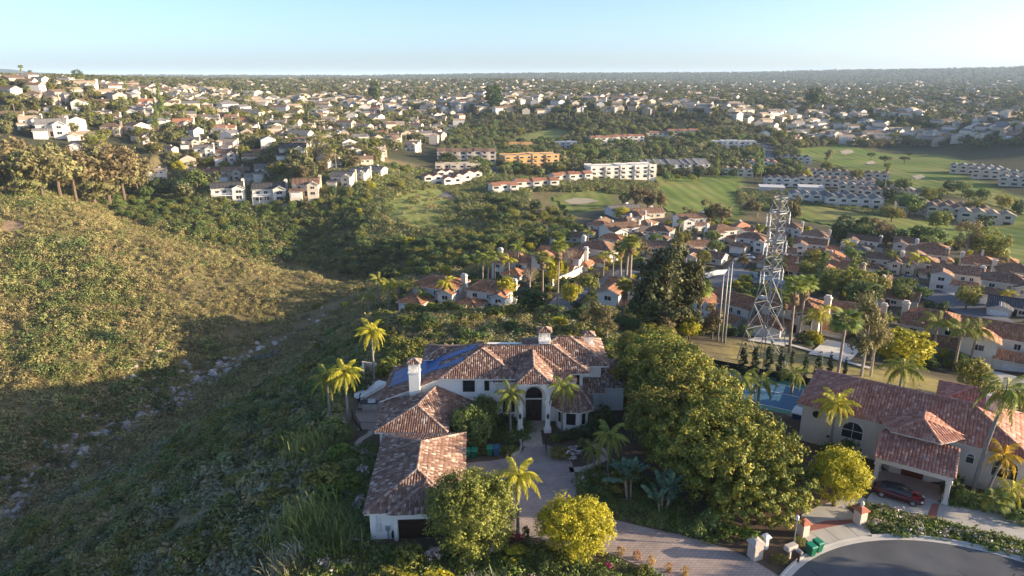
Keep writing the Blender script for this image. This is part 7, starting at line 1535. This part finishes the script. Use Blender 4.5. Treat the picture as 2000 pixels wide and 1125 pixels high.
# ---- loose trees by area: random places on the real ground, each tree an object
GT = np.random.default_rng(77)
def area_trees(poly, n, kinds, hr, label, group, parts=False, mind=4.0, name='tree'):
    n = int(n*.55); gp = gpoly(poly); pts = fill(gp, n*4, GT); out = []
    for q in pts:
        if len(out) >= n: break
        if all((q[0]-o[0])**2+(q[1]-o[1])**2 > mind**2 for o in out): out.append(q)
    for i, q in enumerate(out):
        k = kinds[i%len(kinds)]; kind = k.rstrip('0123456789'); adj = {'broad':'green','dark':'dark green','olive':'olive green','euca':'grey green','rusty':'brownish','yellow':'yellow green','pine':'pointed','bare':'bare','far':'dark'}[kind]
        tree_at(k, (q[0],q[1],float(h(*q))-.3), float(GT.uniform(*hr)), f'{adj} tree {label}', group, float(GT.uniform(.85,1.3)), name, parts=parts)
area_trees([(770,480),(900,440),(960,470),(1130,440),(1150,470),(960,500),(930,540),(820,560),(760,555),(730,530)], 60, ['olive0','broad0','broad1','olive1','dark0','broad2','yellow1'], (3.5,6.5), 'in the wooded valley bottom', 'trees of the valley bottom', mind=5)
area_trees([(920,400),(980,385),(1100,405),(1130,440),(1000,440),(950,470),(920,440)], 36, ['dark0','olive0','broad1','dark1','olive1'], (4,8), 'in the thicket right of the dirt track', 'trees right of the dirt track', mind=6)
area_trees([(620,390),(730,350),(800,330),(830,360),(760,385),(730,415),(660,440),(610,420)], 22, ['olive0','broad2','dark0','olive1','yellow0'], (4,7), 'on the bank below the plateau tip', 'trees on the bank below the plateau', mind=6)
area_trees([(1090,300),(1160,290),(1400,272),(1480,300),(1400,318),(1280,312),(1160,325)], 60, ['broad0','olive0','dark0','broad1'], (7,12), 'on the wooded bank below the red terraces', 'trees on the wooded bank', mind=6)
area_trees([(1600,450),(1700,462),(1830,485),(1840,505),(1700,490),(1600,470)], 26, ['dark0','rusty0','broad1','dark1'], (7,11), 'in the dark belt between the fairway and the houses', 'trees of the dark belt', mind=5)
area_trees([(1250,480),(1420,470),(1500,520),(1400,530),(1300,545),(1240,540)], 16, ['olive0','broad0','rusty1'], (5,8), 'among the houses behind the big dark tree', 'garden trees of the valley', mind=7)
area_trees([(1500,500),(1720,520),(1800,560),(1760,600),(1600,600),(1520,560)], 22, ['olive1','broad1','olive0','broad2'], (5,9), 'among the houses below the road', 'garden trees of the valley', mind=7)
area_trees([(1440,400),(1550,400),(1560,440),(1480,455)], 12, ['rusty0','olive0','euca2'], (6,10), 'behind the tower by the shaded fairway', 'trees by the shaded fairway', mind=6)
area_trees([(1700,370),(1800,380),(1950,430),(1940,460),(1800,430),(1700,400)], 26, ['dark0','olive0','broad0'], (7,12), 'around the lower townhouses', 'trees round the townhouses', mind=6)
area_trees([(250,400),(400,400),(420,380),(330,350),(250,380)], 26, ['far0','broad0','dark1'], (8,14), 'in the shade at the head of the canyon', 'trees at the head of the canyon', mind=6)
area_trees([(1590,328),(1640,340),(1720,362),(1715,368),(1600,340)], 14, ['olive0','dark0','broad1'], (6,10), 'along the terraces beside the fairway', 'trees along the fairways', mind=9)
area_trees([(1840,376),(1960,402),(2000,420),(1990,426),(1850,386)], 14, ['broad0','olive1','dark1'], (7,11), 'between the two right hand fairways', 'trees along the fairways', mind=9)
area_trees([(1290,352),(1440,344),(1445,350),(1300,360)], 14, ['broad2','olive0','dark0'], (5,9), 'at the foot of the long flats', 'trees along the fairways', mind=9)
# ---- houses and trees of the plateaus: random, each an object while they are near enough
def region_name(px, py):
    side = 'at far left' if px < 220 else 'left of centre' if px < 520 else 'left plateau edge' if px < 860 else 'above dark slope' if px < 1300 else 'right plateau'
    row = 'near skyline' if py < 172 else 'upper rows' if py < 205 else 'middle rows' if py < 255 else 'lower rows'
    return f'{row} {side}'
LPLAT = [(0,170),(300,160),(600,165),(900,175),(905,230),(860,280),(760,300),(720,330),(600,350),(480,350),(360,365),(290,330),(260,270),(0,265)]
gp = gpoly(LPLAT); taken = [(o.location.x,o.location.y,9) for o in COL.objects if o.get('category') in ('house','apartment building','terrace','townhouses','cottage')]
GH = np.random.default_rng(5)
def polar_pts(azr, rr, n, g):
    a = g.uniform(math.radians(azr[0]), math.radians(azr[1]), n); r = np.exp(g.uniform(math.log(rr[0]), math.log(rr[1]), n)); return np.c_[r*np.sin(a), r*np.cos(a)]
cand = polar_pts((-42,-3), (380,1050), 2600, GH); cand = cand[inpoly([q[:2] for q in gp], cand[:,0], cand[:,1])]
RB = polar_pts((3,42), (640,1500), 3200, GH)
zr_ = h(RB[:,0],RB[:,1]); px_, py_ = PX(RB[:,0],RB[:,1],zr_)
ok = (py_ < 212) & (py_ > 165) | ((px_ > 1490) & (py_ > 245) & (py_ < 283)) | ((px_>930)&(px_<1480)&(py_<222)&(py_>165))
RB = RB[ok & ~np.any([inpoly(g_, RB[:,0], RB[:,1]) for g_ in GOLF], axis=0)]
nh = 0; WALLS = ['stucco_pale','stucco_cream','stucco_tan','stucco_beige','stucco_beige']; WN = {'stucco_beige':'beige','stucco_pale':'white','stucco_cream':'cream','stucco_tan':'tan','stucco_grey':'pale grey'}
ROOFS = ['roof_brown','roof_grey','roof_tan','roof_terracotta','roof_dark','roof_brown','roof_tan']; RN = {'roof_brown':'brown','roof_grey':'grey','roof_tan':'light tan','roof_terracotta':'terracotta','roof_dark':'dark'}
for src, cap_ in ((cand, 150), (RB, 72)):
    c0 = nh
    for q in src:
        if nh-c0 >= cap_: break
        r = math.hypot(*q); sep = 13.5 if r < 700 else 16
        if any((q[0]-a)**2+(q[1]-b)**2 < sep**2 for a,b,_ in taken): continue
        taken.append((q[0],q[1],0)); z = float(h(*q)); px, py = PX(q[0],q[1],z)
        wl2 = WALLS[GH.integers(5)]; rf = ROOFS[GH.integers(7)]; k = ['ranch','gabled','spanishC','ranch','gabled','spanishA'][GH.integers(6)]
        place_house(k, (q[0],q[1],z), R_(float(GH.choice([20,-70,15,25,-20]))+float(GH.uniform(-8,8))), wl2, rf, f"{WN[wl2]} {'bungalow' if k=='ranch' else 'tall house'} with {RN[rf]} roof, {region_name(px,py)}", f'houses {region_name(px,py)}', float(GH.uniform(.72,1.0)), parts=False); nh += 1
TK = np.array([t_[:2] for t_ in taken])
nt_ = 0; FT = []
cand = polar_pts((-42,42), (330,1100), 6000, GH); zc_ = h(cand[:,0],cand[:,1]); px_, py_ = PX(cand[:,0],cand[:,1],zc_)
inl = inpoly([q[:2] for q in gp], cand[:,0], cand[:,1]); inr = ((px_>930)&(py_<215)&(py_>165)) | ((px_>1490)&(py_>235)&(py_<288)) | ((px_>1100)&(px_<1500)&(py_>225)&(py_<265))
ing = np.any([inpoly(g_, cand[:,0], cand[:,1]) for g_ in GOLF], axis=0)
for q, a, b, gq, px, py, z in zip(cand, inl, inr, ing, px_, py_, zc_):
    if not (a or b) or gq: continue
    if np.min((TK[:,0]-q[0])**2+(TK[:,1]-q[1])**2) < 8.5**2: continue
    FT.append((q, px, py, z))
for q, px, py, z in FT[:200]:
    k = ['far0','far1','far2','far3','far0','euca1','olive0','dark1','far1','rusty0'][GH.integers(10)]; kind = k.rstrip('0123456789'); adj = {'far':'dark green','euca':'grey green','olive':'olive','dark':'very dark','rusty':'brown'}[kind]
    if py > 225: tree_at(k, (q[0],q[1],z-.4), float(GH.uniform(6,13)), f'{adj} garden tree, {region_name(px,py)}', f'garden trees {region_name(px,py)}', float(GH.uniform(.8,1.3)), 'tree', parts=False); nt_ += 1
    if nt_ > 36: break
FPALM = {}
for key in ('queen','fan_thin'):
    cr, tr_ = PALM[key]; FPALM[key] = join_parts('palm_tree', [(cr, Matrix.Translation((0,0,10)), 0), (tr_, Matrix.Identity(4), 1)], [cr.materials[0].name, 'palm_trunk'])
    FPALM[key].polygons.foreach_set('material_index', [0]*len(cr.polygons)+[1]*len(tr_.polygons))
for q, px, py, z in FT[200:300]:
    k = 'queen' if GH.random() < .5 else 'fan_thin'; o = ob('palm_tree', FPALM[k], None, (q[0],q[1],z), float(GH.uniform(0,6)), float(GH.uniform(.8,1.4))); tag(o, f"{'feathery' if k=='queen' else 'thin fan'} palm, {region_name(px,py)}", 'palm tree', f'palms {region_name(px,py)}')

# ------------------------------------------------------------------ what nobody could count: brush, woods, far roofs
gb = np.random.default_rng(3)
a = gb.uniform(R_(-58), R_(30), 150000); r = np.sqrt(gb.uniform(38**2, 470**2, 150000)); X, Y = r*np.sin(a), r*np.cos(a)
# more, smaller shrubs near; fewer, larger ones far
keep = gb.random(len(X)) < np.clip(150/r, .5, 1.0)
X, Y = X[keep], Y[keep]; r = np.hypot(X,Y); Z = h(X,Y)
ex = inpoly(PAD, X, Y) | inpoly(TOWN, X, Y) | inpoly([(20,84),(80,70),(200,60),(200,300),(100,420),(10,420),(10,330),(30,250),(20,150)], X, Y)
ex |= np.any([inpoly(g_, X, Y) for g_ in GOLF+SLOPEGRASS+TERR], axis=0) | inpoly([q[:2] for q in gp], X, Y)
ex |= inpoly(MEADOW[0], X, Y) & (gb.random(len(X)) < .96)
RV = [P(20,1010,-46),P(100,920,-46),P(210,860,-45),P(330,800,-44),P(390,740,-42),P(520,690,-39),P(590,645,-35),P(640,600,-31)]
dr = np.full(len(X), 1e9)
for p, q in zip(RV, RV[1:]):
    t_ = np.clip(((X-p[0])*(q[0]-p[0])+(Y-p[1])*(q[1]-p[1]))/((q[0]-p[0])**2+(q[1]-p[1])**2),0,1); dr = np.minimum(dr, np.hypot(X-p[0]-t_*(q[0]-p[0]), Y-p[1]-t_*(q[1]-p[1])))
ex |= (dr < 4.5) & (gb.random(len(X)) < .8)
ex |= (polydist(PAD, X, Y) < 2.0)
bare = np.sin(X*.043+np.sin(Y*.07)*1.7)+np.sin(Y*.061+np.sin(X*.035)*2.2)+.6*np.sin(X*.19+Y*.13); ex |= (bare > 1.25) & (gb.random(len(X)) < .35)
# a shrubby track and bare strips stay open
X, Y, Z, r, dr = X[~ex], Y[~ex], Z[~ex], r[~ex], dr[~ex]
n_ = len(X); patch = np.sin(X*.06+np.sin(Y*.05)*2)+np.sin(Y*.08+X*.02)
hill = (np.arctan2(X,Y) < R_(-8)) & (r < 300)
near_slope = (X > -75-(Y-60)*.25) & (r < 150)
s = (0.50+.0030*r)*gb.lognormal(0,.45,n_); big_ = gb.random(n_) < .06; s[big_] *= 1.5; s = np.clip(s, .35, np.where(r < 140, 1.35, 2.2))
pr = np.where(near_slope, .62, .22)+.16*patch; ix = np.where(gb.random(n_) < pr, gb.choice([1,4,3,7,1,4,1,0], n_), gb.choice([0,2,5,6,0,2,1], n_))
hillside = (np.arctan2(X,Y) < R_(-4)) & ~near_slope & (r < 300); ix = np.where(hillside & (gb.random(n_) < .7), gb.choice([0,2,5,6], n_), ix); qx, qy = PX(X,Y,Z); inh = inpoly([(-400,360),(0,368),(190,392),(255,434),(330,456),(400,476),(500,497),(600,519),(710,545),(640,640),(-400,1200)], qx, qy); ix = np.where(inh & ~near_slope & (gb.random(n_) < .8), gb.choice([0,2,5,6], n_), ix); far_side = (r > 290) & ~inh; pn = np.sin(X*.035+np.sin(Y*.03)*2)+np.sin(Y*.045+np.sin(X*.05)*1.5)+.7*np.sin(X*.15+Y*.11)*np.sin(Y*.17); ix = np.where(inh & ~near_slope & (pn > .7) & (gb.random(n_) < .55), gb.choice([1,4,1], n_), ix); s = s*(1+.22*np.clip(pn,-1,1.5)); ix = np.where(near_slope & (pn < -.45) & (gb.random(n_) < .6), gb.choice([0,5,2], n_), ix); ix = np.where(near_slope & (pn > .9) & (gb.random(n_) < .5), gb.choice([3,7], n_), ix); s = np.where(near_slope, s*1.35, s)*np.where(far_side, 1.3, 1.0); ix = np.where(far_side & (gb.random(n_) < .65), gb.choice([1,4], n_), ix)
gi = near_slope & (gb.random(n_) < .10); ix = np.where(gi, gb.choice([8,9,10,8,9], n_), ix); s = np.where(gi, gb.uniform(.9,2.1,n_), s)
scatter('chaparral', np.c_[X,Y,Z-.15*s], np.c_[s*gb.uniform(.8,1.2,n_),s*gb.uniform(.8,1.2,n_),s*gb.uniform(.6,1.0,n_)], np.c_[gb.uniform(-.15,.15,n_),gb.uniform(-.15,.15,n_),gb.uniform(0,6.28,n_)], ix, SHRUB+[GARDEN['green'],GARDEN['olive'],GARDEN['dark']], 'dense low brush covering the canyon slopes')
print('brush', n_)
# rocks of the stream bed
RK = []
for i in range(4):
    g = np.random.default_rng(600+i); mb = MB(); V = []
    import bmesh
    bm = bmesh.new(); bmesh.ops.create_icosphere(bm, subdivisions=2, radius=1)
    for v in bm.verts: d_ = 1+.35*math.sin(v.co.x*3+i)*math.sin(v.co.y*2.7+i*2)+.2*math.sin(v.co.z*5+i)+g.normal()*.08; v.co *= d_; v.co.z *= .65
    me = bpy.data.meshes.new('rock'); bm.to_mesh(me); bm.free(); me.materials.append(MATS['rock']); RK.append(me)
big_r = []; pts=[]; sc_=[]
for i,(p,q) in enumerate(zip(RV,RV[1:])):
    for k in range([120,150,150,120,90,40,16][i]):
        t_ = gb.random(); off = gb.normal()*4.4; d = Vector((q[0]-p[0],q[1]-p[1],0)).normalized(); x = p[0]+(q[0]-p[0])*t_-d.y*off; y = p[1]+(q[1]-p[1])*t_+d.x*off; pts.append((x,y,float(h(x,y)))); sc_.append(min(1.15,float(gb.lognormal(-1.05,.55))))
for px,py,n2,sd in ((30,1010,60,4),(50,985,40,4),(180,830,40,5),(330,720,30,4),(405,740,60,5),(300,740,40,5),(215,800,30,5),(420,705,25,4)):
    c = G(px,py)
    for k in range(n2):
        x, y = c.x+gb.normal()*sd, c.y+gb.normal()*sd; pts.append((x,y,float(h(x,y)))); sc_.append(float(min(1.1,gb.lognormal(-.8,.5))))
order = np.argsort(-np.array(sc_)); 
for i in order[:32]:
    x,y,z = pts[i]; o = ob('boulder', RK[i%4], None, (x,y,z), float(gb.uniform(0,6)), (sc_[i]*1.1,)*3); tag(o, ('large' if sc_[i]*1.1>1.15 else 'small')+' pale boulder lying in the rocky canyon stream bed', 'boulder', 'boulders of the stream bed')
rest = order[32:]; A_ = np.array(pts)[rest]; S_ = np.array(sc_)[rest]
scatter('stream_rocks', A_, np.c_[S_,S_,S_], np.c_[gb.uniform(-.4,.4,len(S_)),gb.uniform(-.4,.4,len(S_)),gb.uniform(0,6,len(S_))], gb.integers(0,4,len(S_)), RK, 'pale rocks strewn along the dry stream bed')
for pts in ([(312,818),(330,806),(350,797)],[(470,720),(500,703),(538,688)]): ribbon('stream', [G(*p) for p in pts], 2.6, 'stream_water', 'dark pool in the canyon bed', .35)
# woods of the plains beyond
PXH = [(-400,360),(0,368),(190,392),(255,434),(330,456),(400,476),(500,497),(600,519),(710,545),(640,640),(-400,1200)]
PXM = [(735,410),(800,375),(860,368),(893,385),(905,440),(860,452),(760,438)]
PXT = [(765,585),(780,618),(1000,606),(1130,618),(1240,655),(1440,660),(1700,700),(2040,765),(2040,480),(1850,478),(1650,450),(1550,430),(1420,440),(1300,415),(1180,410),(1130,450),(960,480),(940,540),(800,560)]
def woods(name, azr, rr, n, meshes, hr, label, seed, lim=None):
    g = np.random.default_rng(seed); q = polar_pts(azr, rr, n, g)
    if lim is not None:
        z = h(q[:,0],q[:,1]); px, py = PX(q[:,0],q[:,1],z); q = q[lim(px,py)]
    q = q[~np.any([inpoly(g_, q[:,0], q[:,1]) for g_ in GOLF], axis=0)]
    near_b = np.zeros(len(q), bool)
    for t_ in TK: near_b |= (q[:,0]-t_[0])**2+(q[:,1]-t_[1])**2 < (9.5 if name == 'garden_greenery' else 11)**2
    q = q[~near_b]
    for line, wd in RIB:
        for p0, p1 in zip(line, line[1:]):
            q = q[polydist([p0,p1], q[:,0], q[:,1]) > wd/2+1.2]
    z = h(q[:,0],q[:,1]); s = g.uniform(*hr, len(q))/10
    scatter(name, np.c_[q,z-.5], np.c_[s*g.uniform(.8,1.5,len(q)),s*g.uniform(.8,1.5,len(q)),s], np.c_[np.zeros(len(q)),np.zeros(len(q)),g.uniform(0,6.28,len(q))], g.integers(0,len(meshes),len(q)), meshes, label); print(name, len(q))
FM = [SINGLE['far0'],SINGLE['far1'],SINGLE['far2'],SINGLE['far3']]
woods('distant_woods', (-46,46), (1050,7000), 30000, FM, (6,13), 'tree cover of the plain fading into the distance', 21)
woods('plateau_woods', (-44,44), (380,1150), 19000, FM+[SINGLE['olive0'],SINGLE['rusty0']], (4.5,10), 'garden greenery between the houses of the plateaus', 22, lambda px,py: inpoly(LPLAT, px, py) | ((px>920)&(py<222)) | ((px>1480)&(py>228)&(py<290)))
slope_poly = [(905,235),(930,195),(1150,212),(1300,222),(1440,225),(1600,222),(2040,230),(2040,275),(1800,275),(1550,265),(1400,262),(1300,258),(1130,262),(1060,285),(960,270)]
woods('slope_woods', (-4,44), (560,1100), 9000, FM+[SHRUB[1]], (3,7), 'dark brush and trees on the shaded slope', 23, lambda px,py: inpoly(slope_poly, px, py) & ~inpoly([(1000,270),(1080,250),(1130,262),(1080,280),(1010,282)], px, py))
woods('valley_woods', (-8,34), (420,800), 5000, FM+[SINGLE['olive0'],SINGLE['broad0']], (4,9), 'tree belts between the buildings of the valley', 24, lambda px,py: (py>228)&(py<345)&(px>860)&(px<1560)&~inpoly([(1000,270),(1080,250),(1130,262),(1080,280),(1010,282)], px, py))
woods('bottom_woods', (-30,10), (180,460), 2600, [SINGLE['olive0'],SINGLE['broad0'],SINGLE['olive1'],SINGLE['dark0']], (2.5,5), 'bushy greenery of the valley bottom', 25, lambda px,py: inpoly([(770,490),(900,462),(960,430),(1100,410),(1150,470),(960,500),(930,530),(820,545),(760,550),(730,530)],px,py))
woods('canyon_thicket', (-42,4), (285,440), 4200, [SINGLE['olive0'],SINGLE['broad0'],SINGLE['dark0'],SINGLE['dark1'],SINGLE['broad1']], (2,5), 'tall dark bushes filling the far canyon', 26, lambda px,py: (py>392)&(py<560)&~inpoly(PXM,px,py)&~inpoly(PXH,px,py)&~inpoly([(400,380),(720,350),(730,372),(600,392),(400,396)],px,py)&~inpoly([(700,400),(880,365),(965,365),(985,475),(720,470)],px,py)&(px<1000))
woods('garden_greenery', (-14,44), (120,330), 4200, [SINGLE['broad0'],SINGLE['olive0'],SINGLE['dark0'],SINGLE['yellow0'],SHRUB[1],SINGLE['broad2']], (1.2,3.6), 'hedges and bushes of the gardens in the valley', 27, lambda px,py: inpoly(PXT,px,py))
# far roofs: small gabled boxes joined into one mesh
g = np.random.default_rng(9); q = polar_pts((-45,45), (860,3600), 4400, g); q2 = polar_pts((-42,-2), (430,1000), 3000, g); q2 = q2[inpoly([k_[:2] for k_ in gp], q2[:,0], q2[:,1])]; q3 = polar_pts((3,42), (720,1000), 900, g); z3 = h(q3[:,0],q3[:,1]); a3, b3 = PX(q3[:,0],q3[:,1],z3); q3 = q3[(b3 < 208) | ((a3 > 1490)&(b3>246)&(b3<282))]
sel = []
for c in g.permutation(np.concatenate([q2,q3])):
    if np.min((TK[:,0]-c[0])**2+(TK[:,1]-c[1])**2) > 13**2 and all((c[0]-e_[0])**2+(c[1]-e_[1])**2 > 13**2 for e_ in sel): sel.append(c)
    if len(sel) > 230: break
q = np.concatenate([q, np.array(sel)]); z = h(q[:,0],q[:,1]); V=[];F=[];mi=[]
for (x,y),zz in zip(q,z):
    a_ = g.uniform(0,3.14); c,s_ = math.cos(a_),math.sin(a_); W2,D2,H2 = g.uniform(5,9),g.uniform(4,6),g.uniform(4,8); o=len(V)
    for lx,ly,lz in ((-W2,-D2,-2),(W2,-D2,-2),(W2,D2,-2),(-W2,D2,-2),(-W2,-D2,H2),(W2,-D2,H2),(W2,D2,H2),(-W2,D2,H2),(-W2,0,H2+2.2),(W2,0,H2+2.2)): V.append((x+lx*c-ly*s_,y+lx*s_+ly*c,zz+lz))
    F += [tuple(o+i for i in f) for f in ((0,1,5,4),(2,3,7,6),(1,2,6,5),(3,0,4,7),(5,6,9),(7,4,8),(4,5,9,8),(6,7,8,9))]; k = int(g.choice([0,1,5])); r2 = 2+int(g.integers(3)); mi += [k]*6+[r2]*2
me = bpy.data.meshes.new('distant_houses'); me.from_pydata(V,[],F)
for n in ('stucco_pale','stucco_cream','roof_brown','roof_tan','roof_grey','stucco_beige'): me.materials.append(MATS[n])
me.polygons.foreach_set('material_index', mi); me.update(); tag(ob('distant_houses', me), 'countless tiny pale houses among the distant trees', kind='stuff')
# blue hills at the left end of the horizon
mt = MB(); n = 60; vs=[]; 
for i in range(n+1):
    t_ = i/n; a_ = R_(-44+t_*16); hh = 1.6*(68*math.exp(-((t_-.18)/.16)**2)+55*math.exp(-((t_-.42)/.12)**2)+30*math.exp(-((t_-.62)/.1)**2)+6*math.sin(t_*37))*max(0,1-t_)**.4
    for rr_, f_ in ((6900,0),(7300,.75),(7600,1.0),(8200,.6),(9000,0)): vs.append((rr_*math.sin(a_), rr_*math.cos(a_), 20+30*(f_>0)+hh*f_*1.15))
mt.add(vs, [(i*5+k,(i+1)*5+k,(i+1)*5+k+1,i*5+k+1) for i in range(n) for k in range(4)]); tag(mt.build('mountain','leaf_far',smooth=True), kind='structure')
# ------------------------------------------------------------------ haze: one closed box of thin air
hz = bpy.data.materials.new('air'); hz.use_nodes = True; hn = hz.node_tree.nodes; hn.remove(hn['Principled BSDF']); pv = hn.new('ShaderNodeVolumePrincipled')
pv.inputs['Color'].default_value = (0.62,0.80,1.0,1); pv.inputs['Density'].default_value = 7e-5; pv.inputs['Anisotropy'].default_value = 0.0
hz.node_tree.links.new(pv.outputs[0], hn['Material Output'].inputs['Volume']); MATS['air'] = hz
zlo = float(TZ.min())-1.5
tag(MB().box(-32000,32000,-32000,32000,zlo,190).build('haze','air'), 'thin bluish air over the whole valley', kind='stuff')

# trees across the road, just outside the picture, whose shade lies on the cul de sac
for (x,y),k,H_,l in (((64,44),'broad0',11,'broad tree across the cul de sac, nearer'),((73,40),'broad1',12,'broad tree across the cul de sac, farther'),((69,35),'olive0',10,'olive tree across the cul de sac')): tree_at(k, (x,y,0), H_, l, 'trees across the road', 1.1)
# ------------------------------------------------------------------ every label singles out one thing
ORD = ['leftmost','second from left','third from left','fourth from left','fifth from left','sixth from left','seventh from left','eighth from left','ninth from left','tenth from left','eleventh from left','twelfth from left','thirteenth from left','fourteenth from left','fifteenth from left','sixteenth from left','seventeenth from left','eighteenth from left']
bpy.context.view_layer.update()
same = {}
for o in list(COL.objects):
    if o.parent is None and o.get('label') and o.get('category'):
        px, py = PX(o.location.x, o.location.y, o.location.z)
        same.setdefault(o['label'], []).append((float(px), float(py), o))
for lab_, L_ in same.items():
    if len(L_) < 2: continue
    L_.sort(key=lambda q: q[0])
    rows = [L_]
    if len(L_) > 18:
        med = sorted(q[1] for q in L_)[len(L_)//2]; rows = [[q for q in L_ if q[1] < med], [q for q in L_ if q[1] >= med]]
    for ri, rw in enumerate(rows):
        for i, (px, py, o) in enumerate(rw):
            if i >= len(ORD): continue
            o['label'] = (('farther ' if ri == 0 else 'nearer ') if len(rows) > 1 else '')+lab_+', '+('rightmost' if i == len(rw)-1 and len(rw) == 2 else ORD[i])
